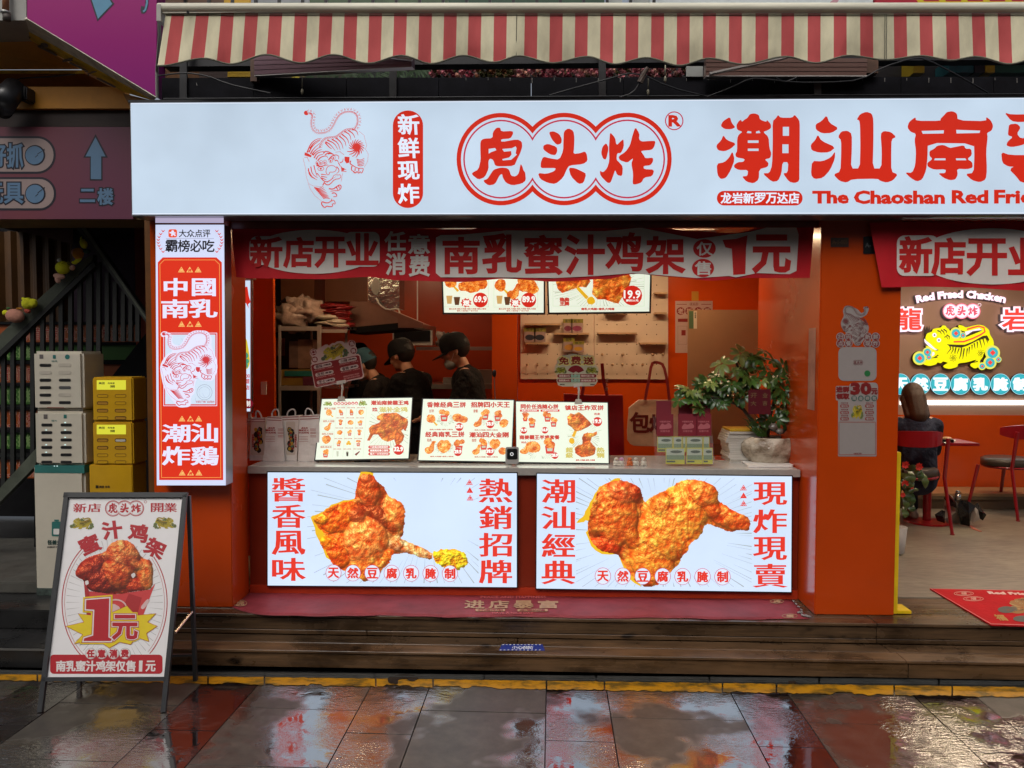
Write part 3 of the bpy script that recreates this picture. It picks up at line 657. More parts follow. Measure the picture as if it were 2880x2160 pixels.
hr = thing('stair_railing', 'black metal stair railing with a broad sloping handrail', 'railing', (-3.6, YH, .3))
RAIL = pm('dark_green_black_rail', (.008, .009, .008), .6, var=.2, vs=7); RAILT = pm('rail_top_worn', (.075, .085, .065), .35, var=.3, vs=8)
def rbar(a, b, wd, dp, m, nme): 
    p, q = pt(*a), pt(*b); return MB().bar(p, q, dp, wd, 0, (0, 0, 1)).build(nme, m, hr)
slab('handrail', YP(YH), [(-140, 1095), (-60, 1010), (0, 940), (100, 848), (228, 733), (262, 716), (258, 735), (130, 862), (28, 962), (0, 985), (-140, 1130)], .07, RAILT, hr)
slab('handrail_underside', YP(YH - .01), [(-140, 1130), (0, 985), (130, 862), (262, 735), (268, 748), (130, 878), (20, 985), (0, 1003), (-140, 1148)], .06, RAIL, hr)
slab('lower_rail', YP(YH), [(-140, 1560), (0, 1412), (100, 1310), (104, 1258), (0, 1372), (-140, 1515)], .06, RAILT, hr)
slab('sloping_brace', YP(YH - .06), [(214, 640), (242, 640), (424, 905), (424, 925)], .06, RAIL, hr)
slab('brace_edge', YP(YH - .065), [(228, 640), (240, 640), (424, 912), (424, 918)], .004, RAILT, hr)
bx = [8, 34, 62, 90, 118, 144, 170, 197, 223, 250, 276, 300, 322, 345, 366, 386]
for i, x in enumerate(bx):
    yt = 990 - (x) * .98 if x < 262 else 715 + (x - 262) * 1.18; yt = max(yt, 700)
    yb = 1405 - x * 1.05 if x < 110 else 1000 if x < 300 else 960
    wd = 15 if i != 9 else 22
    qbox('baluster', (x - wd * .38, yt + 6, x + wd * .38, yb), YH + .02, YH + .045, RAIL, hr)
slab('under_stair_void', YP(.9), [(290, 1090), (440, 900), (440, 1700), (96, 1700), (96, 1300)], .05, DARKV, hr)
# stone entry steps at the stairwell
es = thing('stone_steps', 'dark wet stone steps leading into the stairwell', 'steps', (-3.6, -.4, 0))
SDK = pm('dark_wet_stone', (.012, .012, .012), .35, var=.4, vs=7, rvar=.12); SGR = pm('grey_stone_slab', (.075, .072, .062), .4, var=.3, vs=7, rvar=.12)
box('lower_step', -5.4, XL - .01, -.78, -.3, -.01, .12, SDK, es, .006)
box('lower_step_nosing', -5.4, XL - .01, -.787, -.781, .105, .118, pm('worn_nosing', (.09, .09, .085), .4), es)
box('upper_step', -5.4, PXL0 - .05, -.45, .3, .121, .25, SDK, es, .006)
box('landing_slab', -5.4, PXL0 - .05, -.1, 1.2, .251, .33, SGR, es, .006)
ft = qbox('flyer_on_landing', [(0, 1625), (60, 1630), (100, 1642), (0, 1662)], .1, .104, pm('violet_print', (.09, .05, .12), .4, var=.4, vs=20)); tag(ft, 'violet printed flyer lying at the foot of the inner stairs', 'flyer')
# ------------------------------------------------------------------ traced marks
def Zm(x0, y0, k): return lambda lp: [(x0 + x * k, y0 + y * k) for x, y in lp]
zl = Zm(1200, 200, .36166)
LOGO3 = [
 {'o': zl(chaikin([(512,475),(540,440),(570,440),(578,470),(665,465),(672,485),(650,525),(575,530),(580,552),(700,530),(738,548),(742,590),(725,640),(700,690),(680,738),(560,742),(530,735),(515,690),(490,680),(478,700),(480,760),(450,825),(400,845),(350,805),(352,790),(400,765),(418,690),(415,620),(415,545),(440,525),(510,522)])),
  'h': [zl([(480,605),(530,598),(540,615),(500,630),(480,642)]), zl([(585,606),(660,600),(690,585),(697,600),(690,640),(700,650),(655,690),(590,695),(585,685),(640,672),(658,650),(655,622),(600,627)])]},
 zl(chaikin([(440,848),(470,840),(495,800),(520,765),(575,750),(620,754),(640,768),(655,815),(690,820),(715,795),(728,720),(742,740),(750,770),(765,790),(770,850),(740,875),(665,890),(615,870),(590,830),(585,800),(565,810),(530,880),(480,890),(445,865)])),
 zl(chaikin([(948,475),(985,468),(1030,490),(1050,530),(1045,565),(1010,575),(970,530)])), zl(chaikin([(905,580),(940,565),(1010,590),(1015,625),(1000,655),(960,650),(905,612)])),
 zl(chaikin([(1065,470),(1100,445),(1140,465),(1148,520),(1145,600),(1140,645),(1190,640),(1230,625),(1245,650),(1250,700),(1215,725),(1110,735),(1090,760),(1060,830),(1000,880),(940,870),(880,840),(863,793),(930,800),(990,780),(1005,755),(940,755),(885,755),(885,710),(905,665),(960,680),(1030,690),(1060,620),(1062,540)])),
 zl(chaikin([(1102,752),(1150,755),(1205,780),(1240,800),(1220,870),(1180,880),(1120,820)])),
 zl(chaikin([(1365,590),(1395,560),(1415,600),(1395,690),(1372,685),(1355,640)])),
 zl(chaikin([(1425,475),(1465,520),(1475,580),(1510,545),(1530,530),(1533,590),(1510,640),(1480,640),(1475,690),(1500,715),(1525,745),(1520,820),(1480,810),(1465,770),(1455,800),(1430,870),(1405,872),(1350,815),(1345,775),(1370,790),(1400,760),(1420,700),(1416,600),(1420,540)])),
 zl(chaikin([(1622,435),(1655,490),(1650,530),(1670,550),(1735,545),(1780,545),(1770,590),(1750,615),(1690,620),(1665,625),(1690,660),(1700,680),(1760,675),(1760,705),(1740,735),(1685,740),(1690,765),(1770,768),(1755,820),(1690,830),(1670,870),(1620,885),(1600,880),(1605,800),(1590,720),(1605,680),(1590,690),(1560,715),(1500,695),(1490,665),(1545,630),(1580,580),(1600,500)]))]
def cloud3(r, ry):
    o = []; cs = [(575, 685), (1067, 685), (1560, 685)]; ov = math.degrees(math.acos(246 / r)) if r > 246 else 0
    ov = math.degrees(math.acos(246.3 / r))
    def arc(c, a0, a1, n=22): return [(c[0] + r * math.cos(R(a0 + (a1 - a0) * i / n)), c[1] + ry * math.sin(R(a0 + (a1 - a0) * i / n))) for i in range(n + 1)]
    o = arc(cs[0], ov, 360 - ov, 40)[::1]; o += arc(cs[1], 180 + ov, 360 - ov)[1:]; o += arc(cs[2], 180 + ov, 540 - ov, 40)[1:]; o += arc(cs[1], ov, 180 - ov)[1:-1]
    return o
CL = [cloud3(345, 360), cloud3(311, 325), cloud3(293, 307), cloud3(281, 295)]
def remap(lp, f):
    if isinstance(lp, dict): return {'o': [f(*p) for p in lp['o']], 'h': [[f(*p) for p in h] for h in lp['h']]}
    return [f(*p) for p in lp]
def logo(pl, q, mred, mmag, parent, off=.001, fill=None):
    """the three-circle emblem, fitted to a px box"""
    g = fitbox((228, 322, 1908, 1046), q); z = fitbox((zl([(228, 322)])[0] + zl([(1908, 1046)])[0]), q)
    if fill: lay('logo_ground', pl, [remap(CL[0], g)], fill, parent, off - .0005)
    lay('logo_ring', pl, [{'o': remap(CL[0], g), 'h': [remap(CL[1], g)]}], mred, parent, off)
    lay('logo_line', pl, [{'o': remap(CL[2], g), 'h': [remap(CL[3], g)]}], mmag, parent, off)
    lay('logo_print', pl, [remap(p, z) for p in LOGO3], mred, parent, off)
zb = Zm(1900, 0, .44304)
BIG = [
 zb(chaikin([(345,742),(355,780),(380,810),(350,822),(310,820),(285,800),(300,770)])), zb(chaikin([(302,858),(325,890),(385,912),(350,945),(310,962),(268,955),(256,925),(290,890)])), zb(chaikin([(360,960),(375,1015),(350,1080),(320,1130),(285,1138),(265,1110),(260,1040),(310,1030),(340,1000)])),
 {'o': zb(chaikin([(440,758),(455,750),(470,725),(500,720),(528,730),(535,760),(575,775),(580,762),(605,790),(605,815),(580,830),(555,838),(590,870),(595,940),(608,975),(600,1005),(565,1012),(590,1035),(585,1060),(530,1075),(528,1140),(495,1165),(450,1155),(420,1120),(455,1118),(460,1080),(400,1080),(372,1065),(370,1048),(395,1030),(430,1028),(440,1010),(385,1000),(378,980),(390,960),(390,880),(400,855),(425,838),(390,825),(385,795),(400,770),(415,760),(420,775)])),
  'h': [zb([(458,892),(526,892),(526,908),(458,908)]), zb([(458,944),(526,944),(526,959),(458,959)]), zb([(458,832),(480,836),(480,847),(450,845)]), zb([(510,836),(530,830),(538,845),(510,847)])]},
 {'o': zb(chaikin([(650,730),(665,748),(740,748),(755,728),(785,765),(788,800),(785,1080),(785,1150),(755,1163),(720,1155),(680,1100),(710,1098),(715,1030),(678,1030),(672,1100),(650,1150),(610,1155),(550,1100),(594,1100),(612,1050),(616,900),(615,770),(635,752)])), 'h': [zb([(680,806),(719,806),(719,863),(680,863)]), zb([(677,917),(716,917),(716,973),(677,973)])]},
 zb(chaikin([(958,732),(975,780),(1035,815),(990,845),(930,848),(890,825),(887,790),(925,770)])), zb(chaikin([(902,855),(925,895),(1015,935),(975,968),(910,970),(862,955),(856,920),(885,890)])), zb(chaikin([(1012,960),(1010,1010),(980,1080),(935,1130),(880,1138),(858,1110),(865,1022),(930,1025),(985,1000)])),
 zb(chaikin([(1030,870),(1050,835),(1090,830),(1118,850),(1118,950),(1112,1070),(1168,1070),(1172,940),(1170,800),(1165,765),(1148,760),(1170,725),(1210,710),(1245,722),(1255,760),(1255,900),(1250,1070),(1305,1070),(1308,960),(1300,850),(1320,832),(1365,838),(1400,870),(1370,885),(1368,960),(1368,1090),(1410,1108),(1380,1145),(1340,1160),(1300,1150),(1280,1135),(1120,1138),(1085,1160),(1040,1150),(1000,1108),(1045,1090),(1050,980),(1050,890)])),
 {'o': zb(chaikin([(1680,755),(1705,730),(1720,712),(1755,706),(1785,720),(1790,765),(1970,770),(1970,742),(2000,765),(2015,800),(2005,830),(1975,845),(1980,870),(1970,960),(1975,1080),(1968,1140),(1930,1158),(1880,1145),(1838,1105),(1890,1098),(1895,1000),(1893,912),(1600,908),(1598,1000),(1590,1080),(1565,1140),(1530,1153),(1490,1130),(1455,1095),(1500,1098),(1520,1050),(1525,960),(1515,890),(1525,850),(1490,838),(1470,810),(1480,775),(1522,743),(1525,768),(1680,768)])), 'h': [zb([(1560,832),(1702,828),(1700,848),(1568,850)]), zb([(1780,825),(1932,830),(1928,845),(1782,848)])]},
 {'o': zb(chaikin([(1660,925),(1700,920),(1740,940),(1765,935),(1830,922),(1838,945),(1875,945),(1880,985),(1850,1010),(1882,1030),(1885,1065),(1850,1075),(1785,1072),(1790,1110),(1775,1140),(1740,1145),(1700,1130),(1665,1100),(1710,1100),(1715,1075),(1640,1078),(1600,1060),(1595,1035),(1630,1010),(1610,990),(1610,960),(1640,945)])), 'h': [zb([(1645,1006),(1712,1006),(1712,1018),(1640,1018)]), zb([(1778,1006),(1838,1006),(1845,1018),(1780,1018)])]},
 zb(chaikin([(2085,715),(2130,728),(2290,725),(2290,768),(2180,777),(2130,770)])), zb(chaikin([(2115,790),(2165,785),(2190,810),(2165,850),(2190,880),(2250,870),(2250,900),(2190,925),(2130,935),(2098,925),(2105,900),(2140,870),(2108,860),(2110,830)])),
 zb(chaikin([(2065,965),(2120,985),(2290,985),(2290,1040),(2160,1060),(2110,1058),(2072,1035)])), zb(chaikin([(2180,1040),(2270,1030),(2270,1160),(2190,1160),(2160,1120),(2115,1075)]))]
# prowling tiger in red line work
def along(P, s):
    L = [0]
    for a, b in zip(P[:-1], P[1:]): L.append(L[-1] + math.hypot(b[0] - a[0], b[1] - a[1]))
    d = s * L[-1]
    for i in range(len(P) - 1):
        if d <= L[i + 1] or i == len(P) - 2:
            t = (d - L[i]) / (L[i + 1] - L[i]); a, b = P[i], P[i + 1]; n = math.hypot(b[0] - a[0], b[1] - a[1])
            return (a[0] + (b[0] - a[0]) * t, a[1] + (b[1] - a[1]) * t), ((b[0] - a[0]) / n, (b[1] - a[1]) / n)
def smooth_open(P, n=2):
    for _ in range(n):
        o = [P[0]]
        for a, b in zip(P[:-1], P[1:]): o += [(a[0] * .75 + b[0] * .25, a[1] * .75 + b[1] * .25), (a[0] * .25 + b[0] * .75, a[1] * .25 + b[1] * .75)]
        P = o + [P[-1]]
    return P
def line_tiger():
    S = []; st = lambda p, w=9, w1=3, wm=None: S.append(stroke(smooth_open(p, 1), w * 1.45 + 2, w1 * 1.6, wm and wm * 1.4))
    tail = smooth_open([(130,140),(200,140),(230,200),(205,280),(215,380),(270,440),(350,440),(440,420),(500,350),(540,260),(590,180),(660,130),(740,115),(820,120),(890,170),(905,250),(900,330),(860,385)])
    for i in range(92):
        p, d = along(tail, (i + .5) / 92); nx, ny = -d[1], d[0]
        S.append(stroke([(p[0] + nx * 6, p[1] + ny * 6), (p[0] + nx * 36 - d[0] * 10, p[1] + ny * 36 - d[1] * 10)], 11, 3))
        if i % 3 == 0: S.append(ring(circ(p[0] - nx * 16, p[1] - ny * 16, 12, 8), 5))
        if i % 2: S.append(stroke([(p[0] - nx * 28, p[1] - ny * 28), (p[0] - nx * 40, p[1] - ny * 40)], 7, 2))
    S.append(chaikin([(80,150),(95,125),(125,120),(135,150),(150,180),(120,190),(90,180)]))
    back = smooth_open([(860,385),(780,395),(700,405),(630,460),(560,515),(480,520),(400,530),(340,590),(318,680)])
    for i in range(26):
        p, d = along(back, (i + .5) / 26); S.append(ring(circ(p[0], p[1], 15, 9), 6))
        S.append(stroke([(p[0] + d[1] * -20, p[1] + d[0] * 20), (p[0] + d[1] * -40, p[1] + d[0] * 40)][::-1] if 0 else [(p[0] + d[1] * 20, p[1] - d[0] * 20), (p[0] + d[1] * 38, p[1] - d[0] * 34)], 7, 2))
    for p in ([(405,585),(480,630),(550,720)], [(430,560),(540,610),(590,705)], [(500,548),(590,600),(626,712)], [(560,525),(645,600),(668,692)], [(610,500),(695,570),(712,652)], [(645,470),(735,540),(757,620)], [(690,430),(770,480),(787,562)], [(745,415),(820,465),(846,532)], [(800,400),(870,420),(893,490)], [(400,600),(470,680),(500,690)],
              [(130,750),(180,620),(260,550),(350,535)], [(155,745),(215,640),(330,560)], [(180,770),(225,690),(320,610)], [(200,780),(250,715),(330,660)], [(170,690),(230,600),(330,550)], [(215,790),(270,735),(350,700)]): st(p, 13, 3)
    S.append([(95,745),(150,765),(200,795),(185,820),(90,790)])
    for p in ([(235,830),(270,765),(340,735),(430,735)], [(262,850),(300,790),(370,775)], [(290,868),(335,815),(420,795),(440,830)], [(370,760),(420,720),(520,770)], [(400,785),(450,745),(520,780)], [(440,770),(490,760),(540,790)],
              [(270,940),(330,960),(400,940),(450,935)], [(450,860),(500,800),(560,780),(605,800),(600,850)], [(270,900),(300,945),(350,958)], [(545,870),(580,860),(600,900)]): st(p, 12, 4)
    for cx, cy in ((288,905),(338,900),(398,895),(484,868),(525,825)): S.append(ring(circ(cx, cy, 30, 14, 36), 6)); S.append(circ(cx - 2, cy + 6, 11, 8, 18))
    S.append(ring(circ(335, 990, 50, 16, 34), 8)); S.append(circ(335, 990, 16, 8))
    S.append(ring(chaikin([(440,950),(500,935),(545,950),(575,980),(560,1030),(520,1048),(470,1045),(465,1080),(430,1090),(405,1040),(415,990)]), 9))
    for p in ([(330,1120),(380,1180),(440,1190),(510,1140),(530,1080),(620,1085)], [(380,1195),(430,1240),(480,1220),(540,1150),(620,1140),(640,1100),(615,1075)], [(570,960),(600,990),(610,1030),(570,1065)], [(640,960),(660,1000),(650,1040)],
              [(150,985),(165,1100),(280,1160)], [(185,960),(205,1070),(290,1130)], [(232,940),(250,1020),(280,1100)], [(145,1010),(200,1110),(250,1140)], [(275,1060),(300,1080),(320,1115)],
              [(340,1075),(420,1080)], [(340,1105),(430,1120)], [(350,1130),(420,1160)], [(620,900),(660,890),(670,840)], [(640,1000),(715,1000)], [(640,1020),(720,1035)], [(600,905),(630,960)]): st(p, 10, 4)
    for i in range(9): S.append(stroke([(430 + i * 21, 1200 - i * 14), (436 + i * 21, 1175 - i * 11)], 9, 5))
    S.append([(690,810),(765,815),(760,900),(720,912),(690,870)]); S.append([(640,970),(690,985),(680,1020),(640,1005)])
    for i in range(17):
        a = i * 2 * math.pi / 17; r = 118 if not (.4 < a < 2.2) else 155
        P = [(870 + math.cos(a + t * .9) * r * t, 670 + math.sin(a + t * .9) * r * t) for t in (.08, .4, .75, 1)]; st(P, 16, 5, 12)
    S.append(circ(870, 668, 22, 12))
    for i in range(5): st([(870 + i * 4, 850 + i * 22), (930, 865 + i * 22), (985, 835 + i * 24)], 9, 4)
    for p in ([(780,870),(770,915),(800,935),(880,985),(970,985)], [(800,950),(790,1010),(820,1030)], [(820,1030),(850,1060),(880,1030),(900,1065),(925,1030),(945,1065),(970,1010),(968,985)], [(850,985),(845,1030)], [(905,990),(900,1035)],
              [(350,1490),(345,1530),(395,1580),(420,1550),(460,1560),(515,1560),(505,1510),(560,1525),(530,1455),(495,1480)], [(355,1485),(430,1510),(490,1480),(500,1440)], [(500,1360),(540,1350),(575,1380),(570,1410),(520,1410)], [(455,1290),(520,1300),(570,1260),(620,1230),(640,1250),(635,1290),(600,1320),(540,1320),(480,1330)], [(570,1270),(590,1310)], [(600,1240),(615,1290)],
              [(365,1240),(380,1210),(395,1195)]): st(p, 11, 6)
    for i in range(9): st([(235 + i * 17, 1275 + i * 20), (320 + i * 12, 1290 + i * 17), (370 + i * 13, 1250 + i * 24)], 12, 4)
    for P in ([(905,425),(980,490),(1020,640),(1005,700),(1045,770),(1035,880),(985,970)], [(70,830),(90,920),(110,1000),(115,1100),(150,1210),(220,1250),(340,1260)], [(150,1220),(180,1300),(240,1390),(350,1480)], [(85,820),(130,820),(160,880)], [(550,745),(620,735),(680,780)], [(660,1060),(640,1180)]):
        for i in range(int(len(P) * 4)):
            p, d = along(P, (i + .3) / (len(P) * 4)); S.append(stroke([p, (p[0] + d[0] * 16, p[1] + d[1] * 16)], 7, 3))
    return S
LT = line_tiger(); LTB = (60, 90, 1060, 1600)
def put_line_tiger(pl, q, m, parent, off, flip=False, back=None):
    f = fitbox((LTB[2], LTB[1], LTB[0], LTB[3]) if flip else LTB, q)
    if back: lay('emblem_ground', pl, [remap(chaikin([(50,150),(120,90),(270,160),(260,350),(400,400),(500,200),(650,80),(900,90),(980,250),(960,400),(1060,650),(1080,850),(1000,1100),(780,1080),(720,1000),(660,1180),(670,1330),(600,1400),(600,1600),(380,1620),(300,1520),(120,1260),(40,850),(70,720),(160,560),(280,500),(200,430),(150,200),(80,220)], 2), f)], back, parent, off - .0006)
    lay('tiger_print', pl, [remap(p, f) for p in LT], m, parent, off)
# walking tiger (yellow), authored in its own px
T2 = chaikin([(395,470),(420,400),(520,370),(530,320),(600,300),(690,290),(720,245),(780,250),(800,290),(850,320),(880,400),(915,500),(1000,500),(1130,490),(1260,440),(1430,370),(1490,340),(1440,295),(1380,310),(1300,350),(1180,370),(1090,350),(1020,270),(1040,235),(1110,250),(1170,290),(1300,255),(1420,230),(1520,250),(1620,330),(1640,430),(1700,520),(1720,630),(1640,650),(1560,700),(1500,860),(1440,930),(1450,1040),(1340,1085),(1260,1030),(1260,990),(1330,960),(1390,900),(1200,960),(1020,980),(1010,1050),(860,1090),(760,1070),(730,1030),(790,990),(830,970),(730,940),(690,980),(620,960),(600,1000),(470,1035),(350,1000),(330,960),(430,910),(520,850),(560,790),(480,720),(420,690),(390,640),(470,650),(600,740),(660,720),(560,680),(430,560),(390,520)], 1)
def walk_tiger(pl, q, parent, off, yel, dark, teal, cream, redm, wht, flip=False, detail=True):
    f = fitbox((1860, 230, 145, 1110) if flip else (145, 230, 1860, 1110), q)
    lay('tiger_print', pl, [remap(T2, f)], yel, parent, off)
    cs = [(280,880,128),(428,765,95),(455,860,60),(1690,775,140),(1640,965,122),(1800,905,62),(1487,1035,70),(980,400,112),(1115,440,62)]
    lay('coin_print', pl, [remap(circ(x, y, r, 20), f) for x, y, r in cs], cream, parent, off + .0008)
    lay('coin_print', pl, [remap(circ(x, y, r * .74, 18), f) for x, y, r in cs], teal, parent, off + .0014)
    lay('coin_print', pl, [remap([(x, y - r * .4), (x + r * .4, y), (x, y + r * .4), (x - r * .4, y)], f) for x, y, r in cs], redm, parent, off + .002)
    D = [remap(stroke(p, 26, 6, 20), f) for p in ([(620,345),(680,370),(700,420)], [(690,330),(740,370),(760,430)], [(740,320),(800,360),(800,400)], [(760,480),(790,450),(830,520)], [(800,430),(850,460),(850,520)],
        [(860,640),(880,700),(800,800)], [(920,650),(925,720),(880,800)], [(980,670),(960,760),(960,800)], [(1040,690),(1000,800)], [(1090,680),(1070,820),(1040,900)], [(1140,690),(1120,820),(1110,900)], [(1200,690),(1180,850)], [(1240,660),(1230,800)], [(1290,620),(1290,720)], [(1330,590),(1350,700)], [(1390,560),(1400,690)], [(1440,530),(1480,680)], [(1500,500),(1540,640)], [(1550,470),(1600,600)], [(1400,940),(1300,970)], [(640,820),(560,860)], [(620,860),(500,880)])]
    D += [remap(p, f) for p in ([(800,610),(1000,620),(1150,620),(1300,560),(1500,450),(1580,440),(1625,520),(1600,560),(1560,490),(1400,540),(1200,640),(1080,680),(860,650)], [(1040,235),(1110,250),(1110,235),(1050,220)])]
    lay('stripe_print', pl, D, dark, parent, off + .0009)
    lay('eye_print', pl, [remap(circ(565, 432, 42, 14), f), remap(circ(650, 530, 42, 14), f), remap(chaikin([(365,490),(400,540),(480,600),(560,680),(640,725),(560,720),(440,640),(370,570)]), f), remap([(1150,370),(1430,300),(1480,335),(1300,360),(1180,440)], f), remap(chaikin([(520,760),(560,760),(570,810),(510,850)]), f)], wht, parent, off + .001)
    lay('eye_print', pl, [remap(circ(565, 432, 16, 8), f), remap(circ(650, 530, 16, 8), f)], dark, parent, off + .0015)
    lay('tail_print', pl, [remap(stroke([(935,565),(1130,560),(1300,500),(1450,430),(1540,370),(1520,290),(1420,260),(1300,290),(1190,325)], 30), f)], redm, parent, off + .0012)
    if detail:
        for cx, cy in ((925, 875), (1460, 785)):
            lay('swirl_print', pl, [remap(stroke([(cx + 12 * math.cos(a), cy + 12 * math.sin(a)), (cx + 50 * math.cos(a + .3), cy + 50 * math.sin(a + .3)), (cx + 80 * math.cos(a + .9), cy + 80 * math.sin(a + .9))], 12, 5), f) for a in [i * math.pi / 4 for i in range(8)]], dark, parent, off + .0009)
# ------------------------------------------------------------------ main sign
YS = -.58
ms = thing('shop_sign', 'wide white backlit shop sign with red characters, tiger and three-circle emblem', 'sign', (0, YS, 2.88))
PS = YP(YS); sq = [(366, 289.5), (3500, 271.5), (3500, 600), (371, 603.5)]
qbox('sign_case', [(366, 288.2), (3500, 270), (3500, 604), (371, 607.5)], YS + .004, YS + .2, ALU, ms)
lay('sign_face', PS, [[(367.5, 291), (3498, 273), (3498, 599.5), (372.5, 602.5)]], G_WHITE, ms, .0)
lay('edge_glow_line', PS, [[(367.5, 289.8), (3498, 271.6), (3498, 274.4), (367.5, 293)], [(372, 600), (3498, 597.5), (3498, 600.5), (372, 603)]], G_PURE, ms, .0008)
qbox('top_channel', [(360, 281), (3500, 262), (3500, 269.5), (361, 287.8)], YS - .01, YS + .2, BLACK, ms)
lay('character_print', PS, BIG, G_RED, ms, .003)
lay('character_shade', PS, [ring(p if not isinstance(p, dict) else p['o'], -1.6) if 0 else (p if not isinstance(p, dict) else p['o']) for p in []] or [[(0, 0), (.1, 0), (0, .1)]], G_MAG, ms, .001) if 0 else None
logo(PS, [(1283.5, 317), (1890, 316), (1890, 577.5), (1283.5, 578.5)], G_RED, G_MAG, ms, .003)
lay('mark_ring', PS, [ring(circ(1896, 340, 26, 28, 26.5), 3)], G_MAG, ms, .002); letter(PS, [('R', (1882, 326, 1912, 354))], G_RED, ms, w=2.4)
lay('badge_print', PS, [rrect((1105, 311, 1190, 585), 42, 9)], G_RED, ms, .002)
for s, q in zip('新鲜现炸', ((1121, 323, 1178, 378), (1121, 388, 1178, 444), (1121, 455, 1178, 505), (1121, 518, 1178, 572))): letter(PS, [(s, q)], G_PURE, ms, w=1.8, wy=1.3, off=.004, slant=-.3)
lay('badge_print', PS, [rrect((2016, 537, 2257, 578), 20, 8)], G_RED, ms, .002)
letter(PS, row('龙岩新罗万达店', (2026, 543, 2248, 572), .1), G_PURE, ms, w=1.1, wy=.8, off=.004)
letter(PS, [('The', (2287, 539, 2383, 571)), ('Chaoshan', (2404, 538, 2654, 572)), ('Red', (2679, 537, 2776, 571)), ('Fried', (2798, 536, 2935, 571)), ('Chicken', (2965, 535, 3165, 571))], G_RED, ms, w=3.0, wy=2.2, off=.003)
put_line_tiger(PS, (851, 306, 1039, 589), glow((206, 52, 44)), ms, .003)
# ------------------------------------------------------------------ vertical sign on the left pillar
YV = -.50
vs_ = thing('pillar_sign', 'tall narrow backlit red sign with white characters and tiger on the orange pillar', 'sign', (-2.0, YV, 1.1))
PV = YP(YV); vq = [(437.5, 632), (630, 632), (635, 1365), (441, 1365)]
f = [PV.at(*c) for c in vq]; b = [Vector((v.x, YPIL - .002, v.z)) for v in f]
MB().hexa([v + Vector((0, .003, 0)) for v in (f[3], f[2], f[1], f[0])], [b[3], b[2], b[1], b[0]]).build('sign_case', ALU, vs_)
lay('sign_face', PV, [vq], glow((208, 216, 244), 1.0, .05), vs_, 0)
lay('upper_panel', PV, [[(437, 613), (629, 613), (629, 627), (437, 627)]], glow((178, 168, 196)), vs_, 0)
lay('upper_panel', PV, [[(437, 603.5), (629, 603.5), (629, 609), (437, 609)]], glow((190, 170, 190)), vs_, 0)
lay('red_field_print', PV, [[(458, 724), (609, 724), (624, 738), (628, 1350), (448, 1350), (444, 738)]], G_REDW, vs_, .001)
lay('gold_line_print', PV, [ring([(462, 730.5), (605, 730.5), (618, 743), (622, 1343.5), (454, 1343.5), (449.5, 743)], 1.3)], glow((240, 170, 90)), vs_, .002)
BK = glow((26, 20, 26), .6); GD = glow((244, 190, 110)); VW = glow((226, 226, 250))
lay('app_mark', PV, [rrect((474, 645, 498, 668), 5, 3)], glow((232, 84, 52)), vs_, .001)
lay('app_mark', PV, [circ(486, 651.5, 4, 10), stroke([(477, 654), (486, 656), (494, 655)], 4), stroke([(486, 655), (483, 664)], 4.5), stroke([(486, 657), (494, 663)], 4)], VW, vs_, .002)
letter(PV, row('大众点评', (503, 646, 592, 667), .06), BK, vs_, w=.35, off=.001)
letter(PV, row('霸榜必吃', (465, 675, 604, 708), .06), BK, vs_, w=.75, off=.001)
lay('rule_print', PV, [[(467, 670.5), (602, 670.5), (602, 671.3), (467, 671.3)]], glow((130, 120, 140)), vs_, .001)
LA = []
for sgn, cx in ((1, 447), (-1, 622)):
    for i in range(8):
        t = i / 7; y = 648 + 58 * t; x = cx + sgn * (14 * (2 * t - 1) ** 2 - 2)
        for s2 in (1, -1): LA.append(stroke([(x, y + 4), (x + s2 * 5, y - 1.5)], 3.4, .8))
lay('laurel_print', PV, LA, glow((212, 70, 60)), vs_, .001)
for cy in (759, 912, 1178, 1330):
    for k in range(3):
        cx = 510.5 + 23.5 * k + (cy - 759) * .004; tri = [(cx, cy - 9), (cx + 9.5, cy + 7), (cx - 9.5, cy + 7)]
        lay('tiger_mark', PV, [tri] if k == 1 else [ring(tri, 1.6)], GD, vs_, .002); letter(PV, [('虎', (cx - 4.5, cy - 2.5, cx + 4.5, cy + 5.5))], G_REDW if k == 1 else GD, vs_, w=.4, off=.0025)
letter(PV, [('中', (463, 783, 525, 832)), ('國', (542, 784, 605, 832)), ('南', (456, 843, 529, 894)), ('乳', (534, 842, 610, 893)), ('潮', (459, 1194, 533, 1243)), ('汕', (540, 1192, 611, 1243)), ('炸', (459, 1256, 533, 1308)), ('鷄', (540, 1256, 613, 1308))], VW, vs_, w=2.5, wy=.9, off=.002, jit=.35)
lay('panel_line_print', PV, [ring([(460, 936), (611, 936), (611, 1142), (460, 1142)], 1.6)], VW, vs_, .002)
lay('picture_print', PV, [[(465, 941), (606, 941), (606, 1137), (465, 1137)]], glow((206, 222, 240)), vs_, .002)
lay('ray_print', PV, [stroke([(535 + math.cos(a) * 60, 1040 + math.sin(a) * 80), (535 + math.cos(a) * 68 * k, 1040 + math.sin(a) * 92 * k)], .4, 1.4) for a, k in [(i * .19, .9 + .12 * (i % 2)) for i in range(33)]], glow((178, 190, 206)), vs_, .0025)
put_line_tiger(PV, (453, 930, 610, 1144), glow((204, 60, 66)), vs_, .0045, back=VW)
lay('code_ring_print', PV, [ring(circ(576, 1103, 22, 24), 1), ring(circ(576, 1103, 16, 20), .6)], glow((140, 150, 160)), vs_, .005)
letter(PV, row('扫码下单门店现炸', (552, 1127, 604, 1133), .05), glow((190, 80, 80)), vs_, w=.1, off=.0028)
